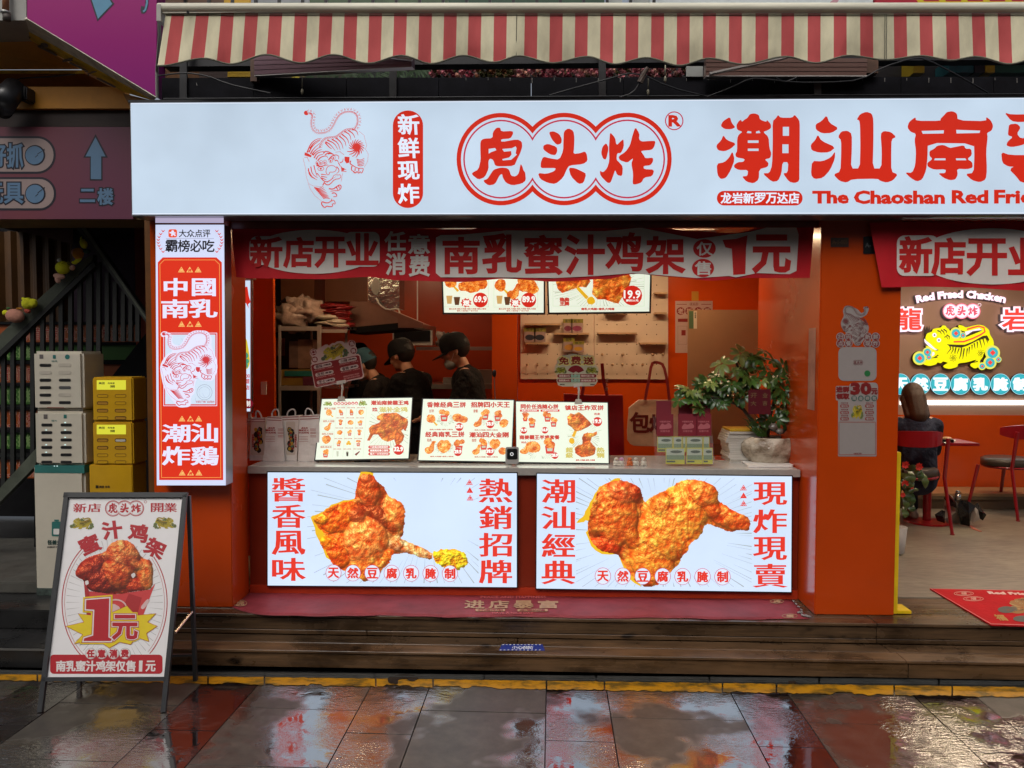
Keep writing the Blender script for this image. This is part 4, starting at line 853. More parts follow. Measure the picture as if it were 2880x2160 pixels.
def relief(name, pl, outline, lumps, par, off, z, step=1.5, lit=True, gain=1.0, crust=1.0):
    """photograph of a piece of chicken as one printed picture: colour per point of a fine grid"""
    xs_ = [p[0] for p in outline]; ys_ = [p[1] for p in outline]; x0, y0 = min(xs_), min(ys_); nx = int((max(xs_) - x0) / step) + 2; ny = int((max(ys_) - y0) / step) + 2
    L = []
    for cx, cy, rx, ry, a, h, c in lumps:
        (px, py), (qx, _) = z([(cx, cy)])[0], z([(cx + 1, cy)])[0]; k = qx - px; L.append((px, py, rx * k, ry * k, math.cos(R(a)), math.sin(R(a)), h * k, c))
    def inside(x, y):
        c = False; n = len(outline)
        for i in range(n):
            ax, ay = outline[i]; bx, by = outline[i - 1]
            if (ay > y) != (by > y) and x < (bx - ax) * (y - ay) / (by - ay) + ax: c = not c
        return c
    H = []; Cc = []
    for j in range(ny):
        for i in range(nx):
            x, y = x0 + i * step, y0 + j * step; wx = x + 4 * mnoise.noise(Vector((x * .05, y * .05, 1))); wy_ = y + 4 * mnoise.noise(Vector((x * .05, y * .05, 7)))
            hs_ = []
            for px, py, rx, ry, ca, sa, h, c in L:
                dx, dy = wx - px, wy_ - py; u = (dx * ca + dy * sa) / rx; v = (-dx * sa + dy * ca) / ry; d = u * u + v * v
                hh = h * math.sqrt(1 - d) if d < 1 else -h * (math.sqrt(d) - 1) * 1.2
                hs_.append((hh, c))
            hm = max(q[0] for q in hs_); ww = [math.exp((q[0] - hm) / 5) for q in hs_]; sw_ = sum(ww); cb = [sum(w_ * q[1][k] for w_, q in zip(ww, hs_)) / sw_ for k in (0, 1, 2)]; best = (hm + 5 * math.log(sw_), cb); sec = sorted(q[0] for q in hs_ + [(-99, 0)])[-2]
            f1 = mnoise.fractal(Vector((x * .06, y * .06, 3)), 1.1, 2, 4); f2 = 1 - abs(mnoise.noise(Vector((x * .2, y * .2, 5)))) * 2.2; f3 = mnoise.noise(Vector((x * .55, y * .55, 9)))
            H.append(best[0] * .62 + crust * (3.0 * f1 + .8 * f2 + .3 * f3)); Cc.append((best[1], hm - sec, f1, f2, f3, mnoise.noise(Vector((x * .03, y * .03, 20)))))
    V = []; idx = {}; cols = []; Fc = []
    ins = [[inside(x0 + i * step, y0 + j * step) for i in range(nx)] for j in range(ny)]
    g = lambda i, j: H[min(max(j, 0), ny - 1) * nx + min(max(i, 0), nx - 1)]
    for j in range(ny - 1):
        for i in range(nx - 1):
            if not (ins[j][i] and ins[j + 1][i + 1] or ins[j][i + 1] and ins[j + 1][i]): continue
            q = []
            for a, b in ((i, j), (i, j + 1), (i + 1, j + 1), (i + 1, j)):
                if (a, b) not in idx:
                    idx[(a, b)] = len(V); V.append(pl.at(x0 + a * step, y0 + b * step, off))
                    n = Vector((-(g(a + 1, b) - g(a - 1, b)) / (2 * step), -(g(a, b + 1) - g(a, b - 1)) / (2 * step), 1.0)).normalized()
                    (c, ds, f1, f2, f3, f4) = Cc[b * nx + a]; df = max(0, n.dot(Vector((-.42, -.62, .66)))); sp = max(0, n.dot(Vector((-.22, -.36, .9)))) ** 26
                    cr = min(1, .74 + ds / 14) if ds < 4 else 1; sh = (.50 + .72 * df) * cr * gain; rd = 1 + .25 * f4
                    col = [c[0] / 255 * sh * (1.04 + .12 * f1), c[1] / 255 * sh * (.95 + .6 * f1 + .3 * f3) * rd, c[2] / 255 * sh * (.9 + .9 * f1) * rd]
                    s_ = sp * .5 * gain * max(0, .4 + f2); col = [min(1, max(0, v)) for v in (col[0] + s_, col[1] + s_ * .85, col[2] + s_ * .55)]
                    cols.append(s2l([v * 255 for v in col]))
                q.append(idx[(a, b)])
            Fc.append(tuple(q))
    key = 'printed_photo_' + ('lit' if lit else 'matt')
    if key not in _M:
        m, nt, b_ = nm(key); at = N(nt, 'ShaderNodeVertexColor'); at.layer_name = 'picture'
        if lit: b_.inputs['Base Color'].default_value = (.1, .03, .01, 1); nt.links.new(at.outputs[0], b_.inputs['Emission Color']); b_.inputs['Emission Strength'].default_value = 1
        else: nt.links.new(at.outputs[0], b_.inputs['Base Color'])
        b_.inputs['Roughness'].default_value = .35; _M[key] = m
    o = mk(name, V, Fc, _M[key], par); ca = o.data.color_attributes.new('picture', 'FLOAT_COLOR', 'POINT'); ca.data.foreach_set('color', [v for c in cols for v in c]); return o
# ------------------------------------------------------------------ counter lightboxes
def rays(pl, c, rx, ry, box_, n, m, parent, off, seed=1):
    r = random.Random(seed); S = []
    for i in range(n):
        a = i * 2 * math.pi / n + r.uniform(-.03, .03); k0 = r.uniform(.85, 1.25); L = r.uniform(.25, .8)
        p0 = (c[0] + math.cos(a) * rx * k0, c[1] + math.sin(a) * ry * k0); p1 = (c[0] + math.cos(a) * rx * (k0 + L) * 1.3, c[1] + math.sin(a) * ry * (k0 + L) * 1.3)
        def clip(p):
            for _ in range(3):
                for lo, hi, ax in ((box_[0], box_[2], 0), (box_[1], box_[3], 1)):
                    if p[ax] < lo or p[ax] > hi:
                        e = lo if p[ax] < lo else hi; t = (e - c[ax]) / (p[ax] - c[ax]); p = (c[0] + (p[0] - c[0]) * t, c[1] + (p[1] - c[1]) * t)
            return p
        p0, p1 = clip(p0), clip(p1)
        if math.hypot(p1[0] - p0[0], p1[1] - p0[1]) > 8: S.append(stroke([p0, p1], .4, r.choice([1.2, 1.6, 3.2])))
    lay('ray_print', pl, S, m, parent, off)
YL = -.10; PLB = YP(YL)
GRAYL = glow((172, 184, 188)); G_TX = glow((226, 58, 44)); CHK = chicken('fried_chicken_print', 26, 1.0)
CHKD = chicken('fried_chicken_print_dark', 30, .72, dark=.1); CRISP = glow((236, 188, 40), 1.0); G_LB = glow((206, 224, 246), 1.05, .08)
def lightbox(label, q, faceq):
    t = thing('counter_lightbox', label, 'lightbox', (PLB.at(*q[0]).x, YL, .3), 'backlit adverts on the counter front')
    qbox('frame', q, YL + .002, -.061, BLACKP, t); lay('lit_face', PLB, [faceq], G_LB, t, .0)
    return t
lb1 = lightbox('backlit advert with a fried drumstick on the counter front', [(750.5, 1325.5), (1456, 1328), (1456, 1654), (750.5, 1649)], [(753, 1328.5), (1453.4, 1331), (1453.4, 1651.5), (753, 1646.5)])
z1 = Zm(700, 1300, .36166)
rays(PLB, (1200, 1455), 170, 120, (864, 1344, 1346, 1640), 74, GRAYL, lb1, .001, 3)
for s, y0, y1 in (('醬', 1344, 1410), ('香', 1419, 1484), ('風', 1493, 1560), ('味', 1569, 1633)): letter(PLB, [(s, (768, y0, 856, y1))], G_TX, lb1, w=2.7, wy=.35, off=.002, jit=.4)
for s, y0, y1 in (('熱', 1346, 1413), ('銷', 1422, 1488), ('招', 1499, 1565), ('牌', 1575, 1640)): letter(PLB, [(s, (1350, y0, 1438, y1))], G_TX, lb1, w=2.7, wy=.35, off=.002, jit=.4)
DRUM = z1(chaikin([(870,85),(960,90),(1000,150),(1050,190),(1090,270),(1160,290),(1205,340),(1222,400),(1210,480),(1205,560),(1175,590),(1250,625),(1430,700),(1430,760),(1340,745),(1220,705),(1110,715),(1110,770),(1050,820),(1000,880),(900,935),(860,900),(780,850),(700,830),(640,780),(610,710),(560,650),(540,590),(600,570),(530,500),(490,430),(560,400),(620,350),(700,320),(780,300),(825,290),(835,180)], 1))
def rough_edge(lp, a, n=2, seed=0):
    r = random.Random(seed)
    for _ in range(n):
        o = []
        for i in range(len(lp)):
            p, q = lp[i], lp[(i + 1) % len(lp)]; o.append(p); d = math.hypot(q[0] - p[0], q[1] - p[1])
            if d > 4: o.append(((p[0] + q[0]) / 2 + r.uniform(-a, a), (p[1] + q[1]) / 2 + r.uniform(-a, a)))
        lp = o; a *= .6
    return lp
lay('crisp_edge_print', PLB, [rough_edge(z1([(480,430),(560,390),(640,330),(830,280),(870,75),(970,85),(900,300),(700,420),(620,600),(700,800),(600,740),(535,590)]), 4, 2, 3)], CRISP, lb1, .0012)
relief('chicken_print', PLB, rough_edge(DRUM, 2.2, 2, 5), [(930,200,92,150,-8,80,(206,84,34)), (905,130,45,60,0,85,(226,120,60)), (1135,420,92,120,10,75,(230,124,52)), (1010,420,150,60,35,60,(150,52,22)), (690,430,150,115,-20,60,(240,104,22)), (575,440,70,42,0,62,(246,150,30)), (640,350,60,40,-30,58,(238,90,20)), (600,620,60,50,0,55,(246,160,20)), (690,690,130,140,10,62,(226,88,18)), (905,610,180,185,25,120,(236,130,56)), (840,420,80,60,40,90,(176,66,30)), (930,800,150,95,0,75,(234,126,44)), (1080,740,60,70,0,60,(226,110,30)), (1150,640,60,48,20,50,(206,130,80)), (1290,690,170,42,17,46,(232,170,104)), (880,880,50,50,0,50,(226,120,30))], lb1, .002, z1, 1.5)
relief('breaded_bone_print', PLB, rough_edge(z1(chaikin([(1425,690),(1500,675),(1600,670),(1680,700),(1705,760),(1690,810),(1620,850),(1520,830),(1440,770)])), 3, 2, 2), [(1570,755,140,85,8,60,(250,206,30))], lb1, .0035, z1, 1.5, crust=2.2)
for p in [(1715,155),(1718,217),(1720,276)]:
    x, y = z1([p])[0]; lay('tiger_mark', PLB, [ring([(x, y - 8.5), (x + 9.5, y + 7.5), (x - 9.5, y + 7.5)], 1.4 if p[1] != 217 else 4)], G_TX, lb1, .002); letter(PLB, [('虎', (x - 4.5, y - 3, x + 4.5, y + 6))], G_TX, lb1, w=.3)
def circles(pl, s, xs_, y, r, par, off=.006, size=.66):
    mg = glow((200, 60, 110)); 
    lay('circle_line', pl, [circ(x, y + (x - xs_[0]) * .006, r + .8, 24, r + 1.8) for x in xs_], mg, par, off - .0006); lay('circle_ground', pl, [circ(x, y + (x - xs_[0]) * .006, r - .6, 24, r + .6) for x in xs_], G_PURE, par, off)
    letter(pl, [(c, (x - r * size, y + (x - xs_[0]) * .006 - r * size, x + r * size, y + (x - xs_[0]) * .006 + r * size)) for c, x in zip(s, xs_)], G_TX, par, w=1.5, wy=.9, off=off + .001)
circles(PLB, '天然豆腐乳腌制', [938.6 + 54.5 * i for i in range(7)], 1610.5, 21.5, lb1)
lb2 = lightbox('backlit advert with a fried chicken wing on the counter front', [(1508, 1329.5), (2229.5, 1337), (2228, 1668), (1506, 1658)], [(1510.5, 1332.5), (2227, 1340), (2225, 1665), (1508.5, 1655)])
z2 = Zm(1480, 1300, .37975)
rays(PLB, (1860, 1500), 210, 120, (1620, 1345, 2114, 1650), 80, GRAYL, lb2, .001, 9)
for s, y0, y1 in (('潮', 1348, 1414), ('汕', 1424, 1489), ('經', 1501, 1566), ('典', 1577, 1643)): letter(PLB, [(s, (1526, y0, 1615, y1))], G_TX, lb2, w=2.7, wy=.35, off=.002, jit=.4)
for s, y0, y1 in (('現', 1356, 1420), ('炸', 1433, 1499), ('現', 1510, 1575), ('賣', 1586, 1652)): letter(PLB, [(s, (2121, y0, 2211, y1))], G_TX, lb2, w=2.7, wy=.35, off=.002, jit=.4)
WING = z2(chaikin([(640,135),(720,130),(800,160),(850,200),(865,260),(880,300),(910,265),(980,230),(1060,190),(1130,140),(1220,120),(1320,140),(1400,180),(1430,230),(1415,270),(1440,300),(1520,350),(1640,400),(1665,440),(1650,510),(1570,500),(1520,520),(1440,490),(1350,455),(1320,470),(1310,520),(1270,570),(1210,600),(1200,660),(1150,700),(1130,760),(1070,810),(1040,860),(980,910),(900,930),(850,905),(800,880),(770,820),(720,760),(690,690),(620,670),(560,660),(490,600),(460,540),(450,470),(470,380),(490,300),(530,210),(580,160)], 1))
lay('crisp_edge_print', PLB, [rough_edge(z2([(370,450),(430,390),(470,300),(540,180),(640,130),(700,120),(620,200),(540,330),(500,450),(440,430)]), 4, 2, 3), rough_edge(z2([(460,480),(440,520),(480,620),(560,680),(680,680),(760,860),(850,920),(800,800),(700,600),(560,540)]), 3, 1, 6)], CRISP, lb2, .0012)
relief('chicken_print', PLB, rough_edge(WING, 1.8, 2, 5), [(640,390,185,240,-8,110,(222,104,34)), (700,230,120,95,10,118,(214,96,44)), (500,330,50,120,15,90,(190,100,30)), (560,470,70,110,20,70,(150,60,14)), (580,620,130,60,10,80,(212,62,20)), (800,230,60,70,40,100,(178,56,24)), (1080,470,225,320,38,135,(240,142,46)), (1010,330,90,120,50,125,(204,110,34)), (930,720,160,220,-22,105,(238,136,42)), (790,560,60,130,-25,95,(196,96,26)), (1500,410,180,78,22,80,(232,104,36)), (1310,240,125,115,20,120,(228,118,42)), (1380,350,90,60,40,95,(206,84,24)), (1180,600,110,110,0,105,(240,130,40)), (900,880,70,50,0,80,(228,112,30))], lb2, .002, z2, 1.5)
circles(PLB, '天然豆腐乳腌制', [1695.4 + 56 * i for i in range(7)], 1619.5, 22, lb2)
for p in [(1608,188),(1609,246),(1609,304)]:
    x, y = z2([p])[0]; lay('tiger_mark', PLB, [ring([(x, y - 8.5), (x + 9.5, y + 7.5), (x - 9.5, y + 7.5)], 1.4 if p[1] != 246 else 4)], G_TX, lb2, .002); letter(PLB, [('虎', (x - 4.5, y - 3, x + 4.5, y + 6))], G_TX, lb2, w=.3)
# ------------------------------------------------------------------ cloth banners under the sign
YBn = -.33; PBN = YP(YBn)
BAN = cloth('banner_red_cloth', (.60, .012, .02), .6, .55, 3.2, (1, 1, .5), .15); BANW = cloth('banner_white_print', (.80, .72, .66), .6, .55, 3.2, (1, 1, .5), .08); BANR = cloth('banner_red_print', (.60, .018, .016), .6, .55, 3.2, (1, 1, .5), .1)
def curve_y(pts):
    def f(x):
        for (a, ya), (b, yb) in zip(pts[:-1], pts[1:]):
            if x <= b: t = max(0, (x - a) / (b - a)); return ya + (yb - ya) * (t * t * (3 - 2 * t))
        return pts[-1][1]
    return f
def banner(label, x0, x1, top, bot, pl, skewl=0, skewr=0):
    t = thing('banner', label, 'banner', (pl.at(x0, 700).x, YBn, 2.4), 'cloth opening banners')
    V = []; Fc = []; nx, ny = 140, 10
    for j in range(ny + 1):
        for i in range(nx + 1):
            u = i / nx; v = j / ny; x = x0 + (x1 - x0) * u; x += skewl * v * max(0, 1 - u * 14) + skewr * v * max(0, 1 - (1 - u) * 14)
            y = top(x) * (1 - v) + bot(x) * v; V.append(pl.at(x, y, -.003 - .002 * math.sin(x * .07 + v)))
    for j in range(ny):
        for i in range(nx): a = j * (nx + 1) + i; Fc.append((a, a + nx + 1, a + nx + 2, a + 1))
    o = mk('cloth', V, Fc, BAN, t, smooth=True); return t
top1 = curve_y([(650, 631), (780, 634), (900, 634), (1048, 628), (1130, 642), (1300, 646), (1420, 632), (1560, 632), (1700, 633), (1810, 633), (1950, 650), (2060, 655), (2190, 628), (2295, 612)])
bot1 = curve_y([(640, 778), (720, 783), (900, 785), (1040, 779), (1130, 789), (1300, 793), (1420, 784), (1560, 792), (1700, 785), (1790, 770), (1880, 778), (2000, 789), (2100, 782), (2220, 782), (2295, 782)])
b1 = banner('long red opening banner with white characters hung above the counter', 648, 2292, top1, bot1, PBN, 16, -14)
def bmap(x, v): return (x, top1(x) * (1 - v) + bot1(x) * v)
lay('oval_print', PBN, [circ(883, 708, 175, 48, 62), rrect((702, 664, 800, 745), 22, 5), rrect((970, 652, 1068, 750), 18, 5)], BANW, b1, .0014)
letter(PBN, [('新', (706, 667, 792, 750)), ('店', (800, 670, 880, 750)), ('开', (888, 669, 969, 750)), ('业', (976, 659, 1062, 743))], BANR, b1, w=3.0, off=.003)
letter(PBN, [('任', (1083, 652, 1140, 705)), ('意', (1150, 660, 1207, 713)), ('消', (1086, 713, 1140, 772)), ('费', (1152, 719, 1207, 776))], BANW, b1, w=1.8, off=.002)
pan = [(1226, 668), (1240, 661), (1300, 660), (1425, 648), (1560, 649), (1700, 650), (1800, 640), (1900, 660), (1960, 672), (2020, 664), (2110, 652), (2180, 634), (2240, 640), (2246, 660), (2240, 762), (2220, 771), (2130, 768), (2070, 780), (2050, 776), (1960, 782), (1880, 776), (1780, 768), (1680, 776), (1560, 782), (1400, 780), (1240, 780), (1226, 768)]
lay('panel_print', PBN, [pan], BANW, b1, .0014)
letter(PBN, [('南', (1248, 670, 1346, 768)), ('乳', (1360, 660, 1465, 766)), ('蜜', (1478, 664, 1578, 770)), ('汁', (1592, 663, 1698, 770)), ('鸡', (1706, 657, 1806, 760)), ('架', (1820, 668, 1923, 768))], BANR, b1, w=3.4, off=.003)
lay('circle_print', PBN, [circ(1981, 699, 32, 26, 26), circ(1977, 754, 31, 26, 26)], BANR, b1, .0024); letter(PBN, [('仅', (1960, 681, 2003, 718)), ('售', (1955, 736, 1999, 773))], BANW, b1, w=1.0, off=.0038)
lay('figure_print', PBN, [[(2032, 675), (2070, 672), (2102, 662), (2098, 700), (2096, 771), (2062, 773), (2058, 700), (2040, 696)]], BANR, b1, .0024)
letter(PBN, [('元', (2120, 664, 2220, 764))], BANR, b1, w=4.4, off=.003)
top2 = curve_y([(2440, 626), (2600, 624), (2625, 626), (2900, 628), (3500, 630)]); bot2 = curve_y([(2440, 806), (2490, 808), (2600, 806), (2700, 808), (2900, 818), (3500, 815)])
PBN = YP(-.425)
b2 = banner('second red opening banner with white characters over the restaurant entrance', 2446, 3450, top2, bot2, PBN, 34, 0)
lay('oval_print', PBN, [circ(2790, 721, 210, 48, 79), rrect((2522, 662, 2640, 776), 22, 5)], BANW, b2, .0014)
letter(PBN, [('新', (2532, 668, 2618, 765)), ('店', (2622, 672, 2712, 770)), ('开', (2722, 674, 2828, 772)), ('业', (2838, 672, 2945, 770))], BANR, b2, w=3.6, off=.003)
letter(PBN, [('任意', (3010, 650, 3120, 705)), ('消费', (3010, 715, 3120, 770))], BANW, b2, w=1.8, off=.002)
# ------------------------------------------------------------------ awning
YA = -.86; PA = YP(YA)
aw = thing('awning', 'retracted awning with cream bar and scalloped red and cream striped valance', 'awning', (0, YA, 4.2))
REDS = cloth('valance_red_stripe', (.54, .09, .09), .75, .45, 5, (1, 1, .4), .2); CRM = cloth('valance_cream_stripe', (.74, .68, .47), .75, .45, 5, (1, 1, .4), .32); TRIM = cloth('valance_hem', (.16, .16, .12), .8, .2)
red0 = [483, 552, 622, 690, 758, 829, 899, 969, 1038.5, 1108.5, 1179, 1249, 1318, 1389.6, 1476, 1546.7, 1617.6, 1689, 1760, 1832, 1904, 1977.5, 2050.6, 2125, 2197.7, 2272, 2345, 2419, 2513.6, 2586, 2660, 2733, 2806, 2880] + [2953 + 73 * i for i in range(8)]
wave = curve_y([(450, 186), (575, 165), (650, 181), (750, 154.6), (847, 178), (937, 154.6), (1036, 179), (1130, 157), (1213, 180), (1303, 157), (1389, 176), (1459, 158), (1553, 178), (1651, 160), (1730, 181), (1817, 163), (1911, 185), (1994, 165), (2090, 181.6), (2210, 160), (2294, 178), (2387, 157), (2489, 169), (2591, 158), (2675, 170.5), (2742, 160), (2839, 180.7), (2930, 160), (3020, 180), (3110, 160), (3200, 180), (3290, 160), (3380, 180), (3440, 165)])
def val():
    cuts = sorted(set([466.0] + [x for r in red0 for x in (r, r + 36)] + [3440.0])); X = []; col = []
    for a, b_ in zip(cuts[:-1], cuts[1:]):
        if b_ > 3440: break
        isr = any(abs(a - r) < .01 for r in red0); k = max(2, int((b_ - a) / 8))
        for i in range(k): X.append(a + (b_ - a) * i / k); col.append(0 if isr else 1)
    X.append(cuts[-1] if cuts[-1] <= 3440 else 3440); ny = 12; V = []; Fc = []; M = []
    tp = lambda x: 37.5 + (x < 900) * 0
    for j in range(ny + 1):
        v = j / ny
        for x in X:
            xs_ = x - v * (14 * math.exp(-(x - 466) / 160) + 9 * math.exp(-(x - 466) / 700)) + v * 5 * max(0, (x - 2300) / 500)
            y = 37.5 + (wave(xs_) - 37.5) * v; d = .012 * math.sin(x * .021) * v + .006 * math.sin(x * .09) * v + .02 * v * v * mnoise.noise(Vector((x * .012, v * 1.5, 0)))
            V.append(YP(YA + d).at(xs_, y))
    n = len(X)
    for j in range(ny):
        for i in range(n - 1): Fc.append((j * n + i, (j + 1) * n + i, (j + 1) * n + i + 1, j * n + i + 1)); M.append(col[i])
    mk('valance', V, Fc, [REDS, CRM], aw, M, True)
    hem = []; L = [V[ny * n + i] + Vector((0, -.003, 0)) for i in range(n)]; MB().tube(L, .0055, 5).build('hem', TRIM, aw)
    MB().tube([YP(YA - .004).at(466 + i * 60, 42) for i in range(50)], .0022, 4).build('seam', TRIM, aw)
    for x in (1452, 2488, 2493): MB().tube([YP(YA - .006).at(x + 1, 40), YP(YA - .012).at(x, 100), YP(YA - .008).at(x, wave(x) - 1)], .0022, 4).build('seam', TRIM, aw)
val()
CRB = pm('cream_awning_bar', (.68, .65, .52), .4, var=.25, vs=3, stretch=(.3, 1, 3))
MB().tube([PA.at(447, 23), YP(YA).at(3480, 22)], PA.at(600, 10).z * 0 + .0285, 20).build('front_bar', CRB, aw)
box('bar_lip', PA.at(452, 30).x, PA.at(3470, 30).x, YA - .012, YA + .03, PA.at(600, 38).z, PA.at(600, 31).z, CRB, aw)
qbox('end_cap', (440, 12, 452, 58), YA - .03, YA + .05, pm('grey_cap', (.4, .39, .35), .4), aw)
MB().tube([PA.at(2, 2) * 0 + YP(YA - .03).at(528, 34), YP(YA - .02).at(529, 35)], .008, 10).build('bolt', BLACK, aw)
MB().tube([YP(YA + .02).at(448, 56), YP(YA + .1).at(449, 100), YP(-.5).at(441, 200), YP(-.45).at(442, 275)], .01, 8).build('stay_rod', pm('pale_rod', (.36, .36, .33), .4), aw)
PRP = pm('pinkish_grey_arm', (.17, .10, .12), .35, metal=.5, var=.2, vs=4, stretch=(.3, 4, 4)); BRN = pm('brown_pink_arm', (.20, .12, .10), .35, metal=.4, var=.2, vs=4, stretch=(.3, 4, 4)); LIT = pm('pale_arm_edge', (.5, .48, .46), .4)
a0, a1 = pt(722, 188, -.45), pt(1162, 172, -.72)
for k, dz in enumerate((-.045, -.015, .015, .045)): MB().bar(a0 + Vector((0, -.003 * k, dz)), a1 + Vector((0, -.003 * k, dz * .6)), .05, .0275, 0).build('folding_arm', PRP, aw)
MB().bar(a0 + Vector((0, 0, -.065)), a1 + Vector((0, 0, -.042)), .05, .004, 0).build('arm_edge', LIT, aw)
MB().tube([a1 + Vector((-.25, -.03, .03)), a1 + Vector((0, -.03, 0))], .012, 8).build('arm_joint', LIT, aw)
qbox('arm_bracket', (704, 166, 722, 228), -.47, -.40, pm('rusty_bracket', (.1, .05, .03), .6, var=.4, vs=20), aw)
a0, a1 = pt(1982, 193, -.5), pt(2432, 193, -.45)
for k, dz in enumerate((-.04, -.0135, .013, .04)): MB().bar(a0 + Vector((0, -.003 * k, dz)), a1 + Vector((0, -.003 * k, dz)), .05, .025, 0).build('folding_arm', BRN, aw)
MB().bar(a0 + Vector((0, -.01, -.058)), a1 + Vector((0, -.01, -.058)), .05, .006, 0).build('arm_edge', LIT, aw)
MB().bar(pt(1995, 208, -.55), pt(2215, 161, -.62), .03, .012, 0).build('stay_bar', LIT, aw)
qbox('arm_bracket', (2434, 160, 2470, 205), -.47, -.40, pm('rusty_bracket', (.1, .05, .03), .6), aw)
qbox('bracket_plate', (1930, 186, 1977, 215), -.44, -.43, pm('zinc_plate', (.36, .38, .36), .4, metal=.5), aw)
box('roller_housing', pt(470, 100, -.3).x, 7.5, -.36, -.26, pt(600, 186, -.36).z, pt(600, 150, -.36).z, BLACK, aw)
# ------------------------------------------------------------------ balcony above the sign
bal = thing('balcony_parapet', 'black metal parapet with low railing above the shop sign', 'parapet', (0, -.42, 3.6))
YPt = -.42
for i in range(12):
    x0 = 455 + i * 260; qbox('parapet_panel', (x0, 219 - i * .4, x0 + 258, 284), YPt, YPt + .04, pm('black_parapet', (.007, .007, .01), .8, var=.5, vs=6, spec=.15), bal)
for x in (515, 1105, 1694, 2300, 2900): qbox('post', (x - 10, 100, x + 10, 284), YPt - .02, YPt - .003, BLACK, bal)
MB().tube([pt(460, 278, YPt - .03), pt(3400, 262, YPt - .03)], .005, 6).build('conduit', BLACK, bal)
for i in range(34): 
    x = 1310 + i * 62; qbox('drip_mark', (x, 219, x + 1.3, 219 + rnd.uniform(6, 15)), YPt - .003, YPt - .001, pm('lime_drip', (.28, .27, .25), .8), bal)
box('balcony_floor', PXL0, 7.5, -.37, 3.4, 3.45, 3.52, DARKV, bal)
tag(poly3('scratch_marks', [(552, 232, YPt - .002), (555, 240, YPt - .002), (553, 240, YPt - .002)], LIT), 'faint pale scratches on the black parapet', 'scratches')
cb = thing('cable_bundle', 'black cables sagging in front of the parapet', 'cables', pt(500, 230, -.5))
for P in ([(445, 213), (520, 204), (580, 212), (640, 236), (700, 250), (760, 262)], [(1545, 268), (1600, 252), (1700, 225), (1790, 200), (1880, 245), (1990, 272)], [(1990, 272), (2060, 245), (2110, 220), (2150, 222), (2230, 232), (2330, 232), (2420, 226), (2480, 190), (2560, 165), (2600, 163), (2700, 215), (2780, 262)], [(1740, 275), (1780, 262), (1800, 232), (1815, 190)], [(2180, 218), (2205, 232), (2225, 225), (2240, 218)]):
    MB().tube([pt(x, y, -.52) for x, y in smooth_open(P, 1)], .0045, 6).build('cable', BLACK, cb)
for x, y in ((850, 258), (1823, 260), (1871, 223)):
    tg = MB().tube([pt(x, y - 40, -.5), pt(x, y - 12, -.5)], .004, 5).ell(pt(x, y, -.5), .009, .009, .022, n=8); tg.build('drip_loop', pm('old_cream_tie', (.3, .28, .2), .5), cb, True)
MB().tube([pt(1800, 232, -.52), pt(1812, 205, -.53), pt(1822, 190, -.54)], .02, 8, r1=.012).build('taped_joint', pm('dirty_tape', (.16, .12, .1), .6), cb)
# silk flowers behind the railing
fl = MB(); r2 = random.Random(5)
def rose(mb, c, r, m):
    for k in range(7):
        a = k * 2.4; rr = r * (.25 + .1 * k); d = Vector((math.cos(a) * rr * .5, -.3 * r, math.sin(a) * rr * .5)); t = Matrix.Rotation(a, 3, 'Y') @ Matrix.Rotation(.5, 3, 'X')
        P = [c + d + t @ Vector((math.cos(b) * rr * .6, 0.02 * math.cos(2 * b), math.sin(b) * rr * .45)) for b in [j * math.pi / 3 for j in range(6)]]; mb.add(P, [(0, 1, 2, 3, 4, 5)], m)
y0f = .3
for x in range(1215, 1945, 11):
    for y in range(186, 226, 10):
        rose(fl, pt(x + r2.uniform(-6, 6), y + r2.uniform(-5, 5), y0f + r2.uniform(-.04, .04)), .032, r2.choice([0, 0, 1, 2, 3]) if not 1345 < x < 1440 else r2.choice([3, 3, 4]))
fo = fl.build('silk_flowers', [pm('dusty_pink', (.66, .27, .3), .8), pm('dark_pink', (.42, .09, .13), .8), pm('peach_pink', (.75, .45, .36), .8), pm('olive_leaf', (.09, .08, .02), .8), pm('rust', (.2, .07, .02), .8)])
tag(fo, 'band of dusty pink silk roses behind the balcony railing', 'flowers', kind='stuff')
lf = MB()
for i in range(260):
    x = r2.uniform(820, 1215); y = r2.uniform(180, 222); c = pt(x, y, .3 + r2.uniform(-.05, .05)); a = r2.uniform(-1.2, 1.2); L = r2.uniform(.02, .06)
    d = Vector((math.sin(a), 0, math.cos(a))) * L; n_ = Vector((math.cos(a), .2, -math.sin(a))) * .006; lf.add([c - d, c + n_, c + d, c - n_], [(0, 1, 2, 3)], 1 if x < 860 else 0)
tag(lf.build('balcony_foliage', [pm('balcony_leaf', (.03, .07, .02), .6), pm('yellow_bloom', (.5, .4, .02), .7)]), 'dark green leaves behind the balcony railing', 'foliage', kind='stuff')
bb_ = thing('balcony_backdrop_boards', 'yellow and orange painted boards seen behind the balcony railing', 'boards', (-1, .4, 3.7))
for q, c in (((420, 100, 3500, 232), (.012, .012, .014)), ((425, 120, 560, 225), (.16, .07, .02)), ((560, 190, 650, 225), (.09, .06, .05)), ((640, 192, 706, 216), (.62, .38, .01)), ((706, 185, 1000, 225), (.05, .03, .02)), ((1395, 150, 1440, 218), (.24, .07, .01)), ((2570, 150, 2600, 205), (.5, .34, .02)), ((2668, 168, 2738, 204), (.02, .12, .14)), ((2742, 175, 2770, 204), (.03, .025, .03)), ((2773, 165, 2798, 204), (.6, .4, .02)), ((2798, 165, 3100, 204), (.02, .11, .07))):
    qbox('board', q, .5 + rnd.uniform(0, .02) + (.2 if q[0] == 420 else 0), .73, pm('board_%d' % q[0], c, .5, var=.2), bb_)
